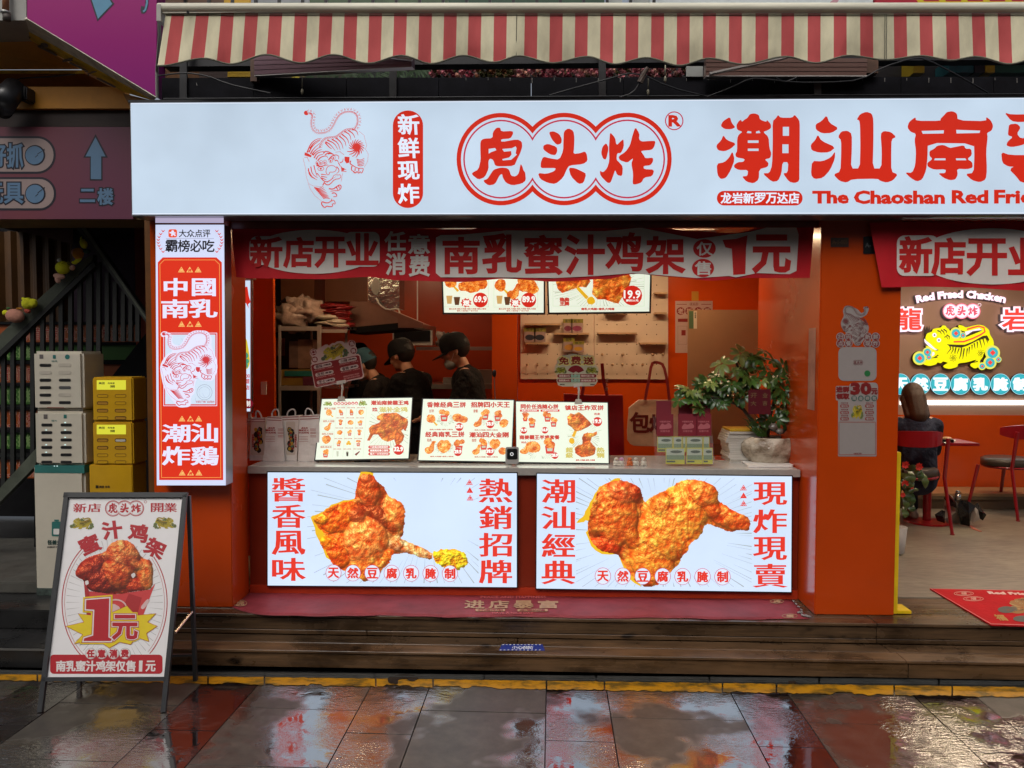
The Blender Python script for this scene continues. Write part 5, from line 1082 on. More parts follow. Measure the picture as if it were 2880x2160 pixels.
# upper storey glimpsed above the awning bar
ub = thing('upper_facade', 'upper storey shopfront boards glimpsed above the awning bar', 'facade', (0, .6, 5))
for q, c in (((440, -120, 630, 14), (.12, .06, .03)), ((630, -120, 705, 14), (.62, .36, .01)), ((706, -120, 870, 14), (.3, .32, .33)), ((871, -120, 1260, 14), (.06, .11, .05)), ((1261, -120, 1700, 16), (.02, .07, .035)), ((2260, -120, 2460, 15), (.42, .02, .03)), ((2561, -120, 3400, 18), (.4, .03, .03))):
    qbox('board', q, .2, .24, pm('upper_%d' % q[0], c, .5, var=.25), ub)
for i in range(22): qbox('railing_post', (450 + i * 66, -120, 458 + i * 66, 16), -.2, -.18, BLACK, ub)
ls = thing('upper_billboard', 'pale billboard edge with a pink figure above the awning', 'billboard', (1.6, -.1, 5)); qbox('board', (1828, -200, 2455, 14), -.1, -.06, pm('white_billboard', (.66, .72, .72), .5, var=.08, vs=20, bump=.2), ls)
lay('pink_print', YP(-.1), [chaikin([(2330, 10), (2350, -6), (2360, 0), (2352, 10)])], ink((200, 150, 160)), ls, .001)
qbox('zinc_plate', (1708, -10, 1750, 14), -.12, -.11, pm('zinc_plate', (.36, .38, .36), .4), ls); qbox('zinc_plate', (1768, -10, 1826, 14), -.12, -.11, pm('zinc_plate', (.36, .38, .36), .4), ls)
rs = thing('upper_red_sign', 'red sign with yellow lettering above the awning', 'sign', (3.4, -.1, 5)); qbox('board', (2461, -200, 3400, 13), -.1, -.06, pm('crimson_sign', (.45, .01, .03), .4), rs)
lay('yellow_print', YP(-.1), [stroke([(2570 + i * 62, -30), (2592 + i * 62, 9)], 16) for i in range(14)] + [[(2590, 4), (3000, 4), (3000, 8), (2590, 8)]], ink((214, 190, 30)), rs, .001)
# ------------------------------------------------------------------ A-frame sign on the pavement
g0, g1 = ZP(0).at(109, 2002), ZP(0).at(461, 2002); tp = YP(-.955).at(185, 1388)
PF = P3(g0, g1, tp); z3 = Zm(0, 1300, .5184)
af = thing('pavement_board', 'black framed A-frame board advertising fried chicken for one yuan on the wet paving', 'sign board', ((g0.x + g1.x) / 2, g0.y, 0))
slab('poster_board', PF, z3([(368, 180), (1003, 180), (895, 1175), (238, 1172)]), .008, pm('poster_white', (.80, .78, .78), .35, var=.03, vs=6), af)
FRB = pm('charcoal_frame', (.03, .032, .035), .4, var=.2, vs=10)
def fbar(a, b, wd, nme='frame_bar'): 
    a, b = [PF.at(*z3([p])[0], .006) for p in (a, b)]; MB().bar(a, b, wd, .022, 0, PF.n).build(nme, FRB, af)
fbar((367, 170), (222, 1355), .026, 'leg'); fbar((1008, 172), (890, 1355), .026, 'leg'); fbar((352, 179), (1020, 179), .03); fbar((232, 1177), (905, 1175), .022)
rt0, rt1 = PF.at(*z3([(1016, 178)])[0], -.02), PF.at(*z3([(372, 178)])[0], -.02)
r0, r1 = ZP(0).at(550, 1915), ZP(0).at(224, 1922)
MB().bar(rt0, r0, .022, .022).build('leg', FRB, af); MB().bar(rt1, r1, .022, .022).build('leg', FRB, af)
MB().bar(rt0.lerp(r0, .86), rt1.lerp(r1, .86), .014, .014).build('cross_bar', FRB, af)
MB().tube([PF.at(*z3([(938, 925)])[0], -.03), rt0.lerp(r0, .62)], .008, 8).build('hinge_stay', STEEL, af)
IR = ink((176, 28, 40)); IW = ink((222, 214, 212)); IY = ink((222, 196, 30)); IG = ink((176, 172, 170)); IP = ink((200, 60, 60))
ch = lambda s, q, m, w, off=.001, par=af, wy=None: letter(PF, [(s, [z3([c])[0] for c in Q(q)])], m, par, w=w, wy=wy, off=off)
for s, q in (('新', (400, 224, 468, 272)), ('店', (478, 224, 546, 270)), ('開', (820, 222, 886, 270)), ('業', (892, 222, 958, 270))): ch(s, q, IR, 1.0, wy=.3)
logo(PF, [z3([p])[0] for p in ((570, 207), (782, 207), (782, 293), (570, 295))], IR, IR, af, .001)
lay('mark_ring', PF, [ring(z3(circ(790, 215, 8, 10)), .9)], IR, af, .001)
TY = (ink((170, 150, 30)), ink((40, 38, 24)), ink((86, 112, 70)), ink((120, 130, 60)), ink((130, 80, 40)), ink((190, 180, 120)))
walk_tiger(PF, [z3([p])[0] for p in ((380, 300), (512, 300), (510, 365), (378, 365))], af, .001, *TY, detail=False)
walk_tiger(PF, [z3([p])[0] for p in ((832, 298), (960, 298), (958, 363), (830, 363))], af, .001, *TY, flip=True, detail=False)
def rotq(cx, cy, w_, h_, a):
    c, s = math.cos(R(a)), math.sin(R(a)); return [(cx + x * c - y * s, cy + x * s + y * c) for x, y in ((-w_, -h_), (w_, -h_), (w_, h_), (-w_, h_))]
for s, q in (('蜜', rotq(487, 447, 50, 46, -24)), ('汁', rotq(609, 368, 50, 46, -7)), ('鸡', rotq(752, 383, 48, 46, 10)), ('架', rotq(843, 467, 50, 46, 26))): letter(PF, [(s, z3(q))], IR, af, w=2.7, wy=2.0, off=.0015)
ra = [stroke(z3([(622 + math.cos(a) * 190, 760 + math.sin(a) * 270), (622 + math.cos(a) * 262, 760 + math.sin(a) * 345)]), .4, 1.5) for a in [i * 2 * math.pi / 58 for i in range(58)]]
lay('ray_print', PF, ra, IG, af, .0007)
for k, (dr_, wd) in enumerate(((0, 2.6), (14, 1.0))):
    lay('ring_print', PF, [stroke(z3([(622 + math.cos(R(a)) * (285 - dr_), 762 + math.sin(R(a)) * (372 - dr_)) for a in range(128, 234, 3)]), wd), stroke(z3([(622 + math.cos(R(a)) * (285 - dr_), 762 + math.sin(R(a)) * (372 - dr_)) for a in range(-42, 50, 3)]), wd)], IR, af, .0009)
BUCK = z3([(455, 640), (485, 700), (640, 715), (815, 690), (843, 658), (800, 770), (770, 850), (472, 850)])
lay('bucket_print', PF, [BUCK], IP, af, .0012); lay('bucket_shade_print', PF, [z3([(700, 712), (770, 735), (740, 850), (640, 850)]), z3([(455, 640), (485, 700), (490, 850), (472, 850)])], ink((168, 36, 40)), af, .0016)
lay('bucket_logo_print', PF, [ring(z3(circ(628, 790, 62, 24, 48)), 4), z3(chaikin([(595, 780), (615, 765), (650, 785), (655, 805), (610, 815), (590, 800)])), z3(chaikin([(760, 790), (800, 740), (815, 750), (780, 800)]))], ink((212, 178, 176)), af, .0018)
relief('chicken_print', PF, rough_edge(z3(chaikin([(405,600),(440,540),(500,505),(570,490),(600,440),(650,418),(700,425),(745,470),(770,520),(820,530),(832,580),(830,660),(820,690),(740,700),(640,718),(560,712),(480,695),(455,640),(420,625)])), 1.2, 2, 4), [(670,500,95,90,20,70,(206,100,50)), (640,600,90,90,0,75,(196,84,36)), (480,580,100,50,-32,55,(150,36,20)), (560,640,110,70,0,50,(132,26,16)), (790,610,45,85,0,60,(224,130,60)), (745,560,40,30,0,56,(190,90,40)), (740,670,60,40,0,50,(176,50,24)), (700,625,28,30,0,20,(60,14,8))], af, .002, z3, 1.2, lit=False)
lay('paper_gap_print', PF, [z3(chaikin([(710, 610), (730, 598), (738, 615), (722, 632)])), z3(chaikin([(462, 645), (480, 640), (484, 660), (466, 668)]))], IW, af, .0028)
STAR = z3([(360,890),(458,868),(427,823),(560,838),(690,780),(738,832),(846,822),(800,868),(853,890),(795,928),(808,972),(740,948),(710,988),(650,975),(595,1008),(545,975),(490,985),(500,962),(405,985),(452,935)])
lay('star_outline', PF, [ring(STAR, -1.2)], IR, af, .0028); lay('star_print', PF, [STAR], IY, af, .0032)
ONE = [(470,748),(595,738),(590,950),(608,958),(604,970),(456,970),(460,955),(508,940),(514,800),(468,798)]
def grow(lp, d): return ring(lp, -d)['h'][0]
for d, m, o in ((9, IY, .0036), (5.2, IR, .0040), (3.6, IW, .0044), (0, IR, .005)): lay('figure_print', PF, [grow(z3(ONE), d) if d else z3(ONE)], m, af, o)
yq = (615, 832, 745, 958)
for wv, m, o in ((9, IY, .0036), (6.4, IR, .0040), (4.9, IW, .0044), (2.6, IR, .0052)): ch('元', yq, m, wv, o)
lay('circle_print', PF, [z3(circ(x, 1038, 31, 20)) for x in (493, 553, 617, 679)], IG, af, .0012); lay('circle_ground', PF, [z3(circ(x, 1038, 28.5, 20)) for x in (493, 553, 617, 679)], IW, af, .0034)
lay('band_print', PF, [z3(rrect((273, 1044, 882, 1148), 20, 5))], IR, af, .0010)
for s, x in zip('任意消费', (493, 553, 617, 679)): ch(s, (x - 19, 1018, x + 19, 1058), IR, 1.3, .004)
letter(PF, row('南乳蜜汁鸡架仅售1元', z3([(305, 1078), (846, 1078), (844, 1134), (303, 1134)]), .1), IW, af, w=1.3, wy=.9, off=.002)

# ------------------------------------------------------------------ power bank cabinets
YC = -.14
CAB = pm('cabinet_beige', (.52, .48, .39), .45, var=.06, vs=5, rvar=.08); CABY = pm('cabinet_yellow', (.52, .29, .006), .45, var=.08, vs=5, rvar=.08); SLOT = pm('slot_black', (.012, .012, .012), .4)
zc = Zm(0, 900, .3134)
def cab(name, label, q, depth, m, b=.018):
    p = YP(YC); a, c = p.at(q[0], q[3]), p.at(q[2], q[1]); t = thing(name, label, 'charger cabinet', ((a.x + c.x) / 2, YC, a.z), 'rental power bank cabinets')
    box('body', a.x, c.x, YC, YC + depth, a.z, c.z, m, t, b); return t
def slots(t, cols, ys, kinds, rec):
    for ci, (x0, x1) in enumerate(cols):
        for y, k in zip(ys, kinds[ci]):
            lp = zc(rrect((x0, y - 13, x1, y + 13), 12, 4)); PC = YP(YC)
            slab('slot_rim', PC, zc(rrect((x0 - 6, y - 17, x1 + 4, y + 16), 15, 4)), .001, rec, t, .001)
            slab('slot', PC, lp, .001, {'d': SLOT, 'g': pm('slot_grey', (.07, .07, .07), .5), 'f': rec, 'w': WHITEP}[k], t, .0022)
wc1 = cab('power_bank_cabinet', 'upper beige power bank cabinet with two columns of slots', (95, 988, 232, 1153), .28, CAB)
WR = pm('slot_beige', (.44, .40, .33), .45); slots(wc1, ((357, 460), (530, 637)), (406, 473, 540, 607, 674, 741), ('dfdddd', 'ffdgfd'), WR)
wc2 = cab('power_bank_cabinet', 'lower beige power bank cabinet with every slot dark', (98.5, 1156, 236, 1308), .27, CAB)
slots(wc2, ((372, 470), (545, 645)), (942, 1010, 1076, 1143, 1210, 1276), ('dddddd', 'dddddd'), WR)
wc3 = cab('cabinet_pedestal', 'beige pedestal with teal band and battery symbol under the power bank cabinets', (100, 1309.5, 236, 1672), .27, CAB)
TEAL = pm('teal_band', (.03, .15, .135), .4); PCb = YP(YC)
a, c = PCb.at(99, 1330), PCb.at(236.5, 1309.5); box('teal_band', a.x - .002, c.x + .002, YC - .002, YC + .275, a.z, c.z, TEAL, wc3)
a, c = PCb.at(104, 1674), PCb.at(234, 1655); box('worn_foot', a.x - .001, c.x + .001, YC - .003, YC + .272, a.z, c.z, pm('worn_teal_foot', (.05, .07, .06), .6, var=.6, vs=25), wc3)
slab('battery_symbol', PCb, rrect((146, 1467, 173, 1508), 3, 3), .001, TEAL, wc3, .002); slab('battery_symbol_cap', PCb, [(153, 1461), (166, 1461), (166, 1466), (153, 1466)], .001, TEAL, wc3, .002)
slab('battery_window', PCb, rrect((151, 1487, 167, 1503), 2, 3), .001, WHITEP, wc3, .0035)
letter(PCb, row('怪兽充电', (134, 1519, 186, 1532), .06), ink((30, 60, 56)), wc3, w=.4, off=.002); letter(PCb, [('ENERGY MONSTER', (134, 1536, 186, 1541))], ink((50, 50, 46)), wc3, w=.2, off=.002)
for t, sy in ((wc1, 330), (wc2, 865)):
    letter(PCb, [('怪充', [zc([p])[0] for p in Q((462, sy + 32, 514, sy + 46))])], TEAL, t, w=.1, off=.0015)
    lay('battery_print', PCb, [zc(rrect((475, sy - 16, 502, sy + 18), 4, 2))] if t is wc1 else [zc(rrect((572, sy - 16, 600, sy + 18), 4, 2))], TEAL, t, .0015)
    lay('label_print', PCb, [zc(rrect((355, sy - 20, 390, sy + 18) if t is wc1 else (392, sy - 18, 428, sy + 22), 2, 2))], ink((96, 90, 88)), t, .0015)
lay('round_print', PCb, [zc(circ(605, 331, 22, 16))], TEAL, wc1, .0015)
lay('red_print', PCb, [zc([(425, 782), (575, 784), (575, 791), (425, 789)])], ink((120, 60, 50)), wc1, .0012)
LEDW = glow((210, 240, 240), 1.0)
lay('status_light', PCb, [zc(circ(x, y, 7, 8, 4)) for x, y in ((406, 518), (579, 518), (406, 652), (406, 718), (582, 718))], glow((190, 190, 170), .8), wc1, .003)
lay('status_light', PCb, [zc(circ(x, y, 9, 8, 6)) for x, y in ((587, 920), (587, 987), (587, 1053), (587, 1120), (417, 987), (417, 1120), (417, 1186))], LEDW, wc2, .003)
lay('status_light', PCb, [zc(circ(x, y, 6, 8, 5)) for x, y in ((491, 1310), (516, 1310))], LEDW, wc3, .004)
SCR = glow((214, 212, 60), .95); SDKT = pm('yellow_slot', (.22, .12, .003), .5); SDD = pm('dark_yellow_slot', (.09, .04, .003), .5)
def ycab(label, q, ys, kinds, sy):
    t = cab('power_bank_cabinet', label, q, .2, CABY, .01)
    lay('screen', PCb, [zc([(869, sy - 43), (1131, sy - 43), (1131, sy + 43), (869, sy + 43)])], SCR, t, .0015)
    letter(PCb, [('美团', [zc([p])[0] for p in Q((888, sy - 26, 940, sy - 6))]), ('充电宝', [zc([p])[0] for p in Q((968, sy - 24, 1030, sy - 8))]), ('扫码即借', [zc([p])[0] for p in Q((990, sy + 2, 1032, sy + 24))])], ink((70, 70, 20)), t, w=.2, off=.0025)
    for ci, (x0, x1) in enumerate(((870, 972), (1030, 1134))):
        for y, k in zip(ys, kinds[ci]):
            slab('slot_rim', PCb, zc(rrect((x0, y - 17, x1, y + 15), 15, 4)), .001, SDKT if k == 'f' else SDD, t, .001)
            slab('slot', PCb, zc(rrect((x0 + 8, y - 9, x1 - 6, y + 11), 9, 4)), .001, {'f': CABY, 'd': pm('slot_amber', (.4, .2, .02), .4), 'w': pm('slot_silver', (.5, .48, .42), .3)}[k], t, .0022)
    return t
ycab('upper yellow power bank cabinet with lit yellow label', (261, 1061, 373, 1184.5), (682, 747, 814, 880), ('fddf', 'ffdd'), 583)
ycab('lower yellow power bank cabinet with one silver slot', (261.5, 1186.5, 373, 1307), (1080, 1147, 1214, 1276), ('ddff', 'wdff'), 983)
yp_ = cab('cabinet_pedestal', 'yellow pedestal box under the yellow power bank cabinets', (256, 1308, 372, 1600), .2, CABY, .006)
lay('mark_print', PCb, [zc(rrect((860, 1484, 886, 1510), 3, 2))], ink((40, 28, 8)), yp_, .0015); letter(PCb, [('美团', [zc([p])[0] for p in Q((892, 1486, 934, 1508))]), ('充电', [zc([p])[0] for p in Q((944, 1486, 986, 1508))])], ink((50, 34, 8)), yp_, w=.3, off=.0015)
# ------------------------------------------------------------------ plush toys on the stair handrail
def furm(n, c): return cloth(n, c, .95, .2, 60, dirt=.3)
PYEL, PPNK, PLPK, PORG, PGRN, PTEAL = furm('yellow_plush', (.75, .75, .03)), furm('brown_pink_plush', (.6, .28, .2)), furm('pale_pink_plush', (.8, .45, .35)), furm('orange_plush', (.55, .24, .03)), furm('green_plush', (.05, .18, .05)), furm('teal_plush', (.03, .08, .07))
zp = lambda x, y, Y=YH - .06: pt(560 * 0 + x * .24116, 560 + y * .24116, Y)
def plush(label, parts, at):
    t = thing('plush_toy', label, 'plush toy', zp(*at), 'plush toys on the handrail')
    for nme, x, y, rx, ry, m, a in parts:
        s = .24116 * 6.0 / F_PX; MB().ell(zp(x, y), rx * s, min(rx, ry) * s * .85, ry * s, rot=Matrix.Rotation(R(a), 3, 'Y'), n=18, jit=.05).build(nme, m, t, True)
plush('brown pink plush toy lying lowest on the handrail', [('body', 175, 1362, 108, 82, PPNK, 10), ('ear', 62, 1325, 36, 32, PYEL, 0), ('leaf', 98, 1272, 26, 11, PGRN, 0), ('tuft', 225, 1276, 40, 12, PORG, 0)], (175, 1420))
plush('yellow plush toy with coral skirt on the lower handrail', [('body', 322, 1218, 68, 70, PYEL, 0), ('head_fluff', 380, 1215, 55, 55, PYEL, 20), ('skirt', 322, 1300, 38, 34, furm('coral_plush', (.6, .12, .08)), 35), ('ear', 272, 1162, 22, 20, PYEL, 0), ('ear', 405, 1180, 18, 14, PYEL, 0)], (322, 1310))
plush('yellow plush toy sitting in a pale pink cup halfway up the handrail', [('body', 732, 800, 82, 78, PYEL, 0), ('ear', 692, 712, 28, 20, WHITEP, 0), ('ear', 792, 752, 24, 26, furm('olive_plush', (.2, .2, .02)), 0), ('foot', 690, 900, 70, 36, PLPK, 8), ('foot', 672, 940, 30, 46, PLPK, -20)], (700, 960))
plush('orange plush toy with pink face near the top of the handrail', [('body', 912, 636, 62, 70, PORG, 0), ('face', 876, 628, 42, 50, PPNK, -20), ('foot', 905, 715, 58, 26, PYEL, -35), ('foot', 868, 742, 34, 20, PYEL, 10), ('skirt', 845, 800, 30, 34, PLPK, 20)], (900, 760))
plush('yellow plush toy with teal base at the top of the handrail', [('body', 975, 520, 42, 60, PYEL, -20), ('ear', 945, 452, 10, 22, PYEL, 30), ('base', 1015, 610, 45, 28, PTEAL, 0)], (1000, 640))
plush('pair of yellow plush feet hanging under the lintel', [('foot', 700, 305, 85, 24, PYEL, 3), ('foot', 850, 318, 50, 12, PYEL, 8)], (760, 300))

# ------------------------------------------------------------------ stickers on the right pillar
YST = YPIL - .0105; PX = YP(YST); zs = Zm(2260, 600, .36173)
sk = thing('pillar_sticker', 'tiger sticker with round white card on the orange pillar', 'sticker', PX.at(2412, 1080)); 
DW = ink((150, 140, 136)); DR = ink((120, 26, 26)); DRL = ink((112, 62, 62)); DT = ink((72, 96, 88))
lay('tiger_ground', PX, [zs(chaikin([(305,760),(320,720),(360,717),(420,745),(450,780),(475,760),(460,730),(500,722),(508,745),(490,790),(450,812),(430,815),(480,850),(510,880),(500,930),(440,1030),(400,1030),(360,960),(300,900),(285,850),(315,800)], 2))], DW, sk, .0008)
put_line_tiger(PX, zs([(285, 717)])[0] + zs([(508, 1032)])[0], DRL, sk, .0016, flip=True)
lay('card_print', PX, [zs(rrect((270, 1040, 567, 1303), 45, 6))], DW, sk, .0011)
BR_ = [zs(circ(x, y, 33, 20)) for x, y in ((286, 960), (348, 960), (286, 1011), (348, 1011), (497, 960), (559, 960), (497, 1011), (559, 1011))]
lay('disc_ground', PX, BR_, DW, sk, .0018); lay('disc_print', PX, [zs(circ(x, y, 27, 18)) for x, y in ((286, 960), (348, 960), (286, 1011), (348, 1011), (497, 960), (559, 960), (497, 1011), (559, 1011))], DR, sk, .0024)
for s, x, y in zip('扫码点餐新鲜现炸', (286, 348, 286, 348, 497, 559, 497, 559), (960, 960, 1011, 1011, 960, 960, 1011, 1011)): letter(PX, [(s, [zs([p])[0] for p in Q((x - 19, y - 19, x + 19, y + 19))])], DW, sk, w=.5, off=.003)
logo(PX, zs([(385, 1140)])[0] + zs([(462, 1180)])[0], DRL, DRL, sk, .002); lay('green_dot', PX, [zs(circ(495, 1245, 24, 16))], ink((40, 110, 60)), sk, .002)
sk2 = thing('pillar_sticker', 'thirty yuan coupon sticker low on the orange pillar', 'sticker', PX.at(2410, 1280))
lay('sticker_ground', PX, [zs(rrect((250, 1342, 360, 1455), 10, 3)), zs(rrect((355, 1316, 578, 1460), 30, 4)), zs(rrect((268, 1450, 567, 1890), 8, 3))], DW, sk2, .0008)
for s, q in (('进', (255, 1350, 300, 1390)), ('群', (306, 1350, 352, 1390)), ('领', (257, 1403, 302, 1443)), ('取', (308, 1403, 353, 1443)), ('元', (530, 1362, 572, 1406))): letter(PX, [(s, [zs([p])[0] for p in Q(q)])], DR, sk2, w=1.2, off=.002)
letter(PX, [('30', [zs([p])[0] for p in Q((372, 1322, 520, 1404))])], DR, sk2, w=3.2, off=.002)
lay('disc_print', PX, [zs(circ(x, 1438, 23, 14)) for x in (392, 444, 496, 548)], DT, sk2, .002); letter(PX, [(s, [zs([p])[0] for p in Q((x - 14, 1424, x + 14, 1452))]) for s, x in zip('现金券包', (392, 444, 496, 548))], DW, sk2, w=.4, off=.003)
for i, y in enumerate((1498, 1549, 1597)):
    for x, s in ((318, '省%d元' % (2 + i)), (512, '省%d元' % (5 + 2 * i))): lay('pill_print', PX, [zs(rrect((x - 35, y - 13, x + 35, y + 13), 12, 3))], ink((140, 60, 56)), sk2, .0014); letter(PX, [(s, [zs([p])[0] for p in Q((x - 26, y - 9, x + 26, y + 9))])], DW, sk2, w=.3, off=.0022)
    letter(PX, [('满减优惠', [zs([p])[0] for p in Q((290, y - 28, 346, y - 19))]), ('满减优惠', [zs([p])[0] for p in Q((484, y - 28, 540, y - 19))])], DR, sk2, w=.1, off=.0014)
walk_tiger(PX, zs([(368, 1490)])[0] + zs([(464, 1600)])[0], sk2, .0014, *TY, detail=False)
lay('frame_print', PX, [ring(zs(rrect((272, 1620, 562, 1880), 6, 3)), 2.4)], ink((150, 96, 88)), sk2, .0014)
letter(PX, [('长按识别二维码', [zs([p])[0] for p in Q((388, 1862, 450, 1872))])], DR, sk2, w=.1, off=.0022)
np_ = thing('number_plate', 'small brass number plate high on the orange pillar', 'plate', PX.at(2361, 680)); slab('plate', PX, zs([(210, 190), (350, 190), (350, 262), (210, 262)]), .002, pm('brown_plate', (.05, .02, .01), .4), np_, .003); letter(PX, [('A-1-005', [zs([p])[0] for p in Q((222, 208, 340, 238))])], ink((96, 64, 36)), np_, w=.5, off=.0042)
np2 = thing('number_plate', 'black number plate partly under the banner edge', 'plate', PX.at(2440, 680)); slab('plate', PX, zs(rrect((463, 180, 620, 315), 8, 3)), .004, BLACKP, np2, .005); letter(PX, [('A-', [zs([p])[0] for p in Q((477, 232, 520, 264))])], ink((96, 96, 96)), np2, w=.5, off=.0062)
SHI = pm('faded_poster', (.42, .2, .15), .3, var=.3, vs=8)
ip = thing('faded_notice', 'faded notice on the inner side of the orange pillar', 'notice', (PXR0, -.2, 1.8)); MB().add([(PXR0 - .002, -.33, 1.62), (PXR0 - .002, -.2, 1.62), (PXR0 - .002, -.2, 2.17), (PXR0 - .002, -.33, 2.17)], [(0, 1, 2, 3)]).build('sheet', SHI, ip)
# ------------------------------------------------------------------ printed menus (backlit)
def zq(z, q): return [z([p])[0] for p in Q(q)]
RG = lambda: None
G_MEN = glow((232, 240, 220), 1.0); G_MR = glow((206, 40, 26)); G_MT = glow((196, 52, 36)); G_GR = glow((196, 200, 178)); G_MW = glow((246, 246, 238)); G_BK = glow((214, 60, 50)); G_GOLD = glow((206, 190, 96)); CHM = chicken('menu_chicken', 75, 1.0); CHY = glow((232, 176, 30)); G_TINY = glow((196, 120, 96))
def blob(cx, cy, r, rn, asp=1.0, n=16):
    k = [rn.uniform(.72, 1.12) for _ in range(n)]; k = [(k[i - 1] + k[i] * 2 + k[(i + 1) % n]) / 4 for i in range(n)]
    return rough_edge([(cx + math.cos(2 * math.pi * i / n) * r * k[i] * asp, cy + math.sin(2 * math.pi * i / n) * r * k[i] / asp) for i in range(n)], r * .06, 1, int(cx))
def dishes(z, items, pl, par, off):
    CK, RD, YL2, PP = [], [], [], []; rn = random.Random(int(items[0][0]))
    for it in items:
        x, y, r, k = it
        if k == 'b':      # bucket of pieces
            RD.append(z([(x - r * .6, y + r * .05), (x + r * .6, y + r * .05), (x + r * .45, y + r), (x - r * .45, y + r)])); 
            for j in range(5): CK.append(z(blob(x + rn.uniform(-.5, .5) * r, y - rn.uniform(0, .65) * r, r * .42, rn)))
            PP.append(z([(x - r * .36, y + r * .35), (x + r * .36, y + r * .35), (x + r * .3, y + r * .7), (x - r * .3, y + r * .7)]))
        elif k == 'd':    # drumstick
            YL2.append(z(stroke([(x + r * .2, y + r * .3), (x + r * 1.0, y + r * 1.1)], r * .2, r * .3))); CK.append(z(blob(x, y, r * .85, rn)))
        elif k == 'w':    # wing
            CK.append(z(blob(x - r * .2, y + r * .35, r * .6, rn, 1.15))); CK.append(z(chaikin([(x - r * .3, y), (x + r * .1, y - r * .5), (x + r * .3, y - r), (x + r * .95, y - r * .95), (x + r * .6, y - r * .55), (x + r * .55, y + r * .5), (x, y + r * .7)])))
        elif k == 'h': CK.append(z(chaikin([(x - r, y - r * .3), (x - r * .4, y - r * .9), (x, y - r * .75), (x + r * .5, y - r * .9), (x + r, y - r * .2), (x + r * .7, y + r * .5), (x - r * .1, y + r), (x - r * .8, y + r * .5)], 1)))
        elif k == 'c': CK.append(z(blob(x, y, r * .9, rn, 1.1)))
        elif k == 'f':
            for j in range(6): a = -2.2 + j * .3; CK.append(z(stroke([(x, y + r * .6), (x + math.cos(a) * r, y + math.sin(a) * r)], r * .22)))
            RD.append(z([(x - r * .5, y + r * .2), (x + r * .5, y + r * .2), (x + r * .35, y + r * .9), (x - r * .35, y + r * .9)]))
        elif k == 'y':
            for dx, dy in ((-.4, .2), (.4, .2), (0, -.4)): YL2.append(z(blob(x + dx * r, y + dy * r, r * .45, rn)))
        elif k == 'g': PP.append(z([(x - r * .4, y - r * .8), (x + r * .4, y - r * .8), (x + r * .3, y + r), (x - r * .3, y + r)]))
    if YL2: lay('dish_print', pl, YL2, CHY, par, off)
    if RD: lay('dish_print', pl, RD, G_BK, par, off + .0002)
    if CK: lay('dish_print', pl, CK, CHM, par, off + .0005)
    if PP: lay('dish_print', pl, PP, G_GR, par, off + .0008)
def price(z, lst, pl, par, r=42, off=.003):
    lay('price_disc_print', pl, [z(circ(x, y, r, 18)) for x, y, s in lst], G_MR, par, off)
    letter(pl, [(s, zq(z, (x - r * .82, y - r * .5, x + r * .82, y + r * .28))) for x, y, s in lst], G_MW, par, w=.9, off=off + .0008)
def titles(z, lst, pl, par, w=.9): letter(pl, sum([row(s, zq(z, q), .14) for s, q in lst], []), G_MT, par, w=w, wy=w * .7, off=.0015)
def menu(label, q, fq, yb, yt, name='menu_screen', thick=.022, stand=True, group='backlit menus on the counter'):
    pl = P3(pt(*q[3], yb), pt(*q[2], yb + (0 if stand else .0001)), pt(*q[0], yt)); bl = pl.at(*q[3])
    t = thing(name, label, 'menu screen', (bl.x, bl.y, bl.z), group)
    slab('frame', pl, q, thick, BLACKP, t); lay('lit_face', pl, [fq], G_MEN, t, .0008)
    if stand:
        m = pl.at((q[2][0] + q[3][0]) / 2, q[3][1] - 30); box('stand', m.x - .06, m.x + .06, m.y + .02, m.y + .16, ZC, ZC + .012, BLACKP, t); MB().bar((m.x, m.y + .14, ZC + .01), m - pl.n * .02, .05, .01).build('stand_arm', BLACKP, t)
    return t, pl
def meat(pl, outline, par, off, rad, seed=1):
    r = random.Random(seed); xs_ = [p[0] for p in outline]; ys_ = [p[1] for p in outline]; L = []
    for i in range(int((max(xs_) - min(xs_)) * (max(ys_) - min(ys_)) / rad ** 2 * .9) + 3): L.append((r.uniform(min(xs_), max(xs_)), r.uniform(min(ys_), max(ys_)), rad * r.uniform(.7, 1.5), rad * r.uniform(.6, 1.1), r.uniform(-60, 60), rad * .5, r.choice([(240, 130, 40), (226, 100, 26), (214, 84, 22), (246, 160, 60)])))
    L.append((sum(xs_) / len(xs_), sum(ys_) / len(ys_), max(xs_) - min(xs_), max(ys_) - min(ys_), 0, rad * .3, (226, 110, 34))); relief('chicken_print', pl, outline, L, par, off, lambda l: l, 1.2, crust=.55)
za = Zm(860, 900, .27125); ze = Zm(1180, 760, .34961)
m1, p1 = menu('first backlit menu board with a whole fried chicken, nearest the paper bags', [(904, 1121), (1161, 1116.5), (1151, 1292), (883.5, 1296.5)], [(906, 1123), (1159, 1119), (1148.5, 1289), (887, 1293)], .13, .27)
GL = glow((150, 170, 70)); GK = glow((60, 60, 20), .6)
for q, fl_ in (((180, 845, 275, 892), False), ((548, 836, 638, 890), True)): walk_tiger(p1, zq(za, q), m1, .0015, GL, GK, glow((70, 150, 110)), glow((180, 180, 90)), G_MR, G_MW, flip=fl_, detail=False)
lay('title_disc_print', p1, [za(circ(306 + 36.5 * i, 867 - i * .5, 17, 12)) for i in range(7)], G_MR, m1, .0015); letter(p1, [(s, zq(za, (296 + 36.5 * i, 857, 316 + 36.5 * i, 877))) for i, s in enumerate('龙岩新罗万达店')], G_MW, m1, w=.2, off=.0025)
its = [(240, 960, 42, 'd'), (230, 1110, 46, 'w'), (215, 1240, 50, 'h'), (205, 1380, 45, 'b')]
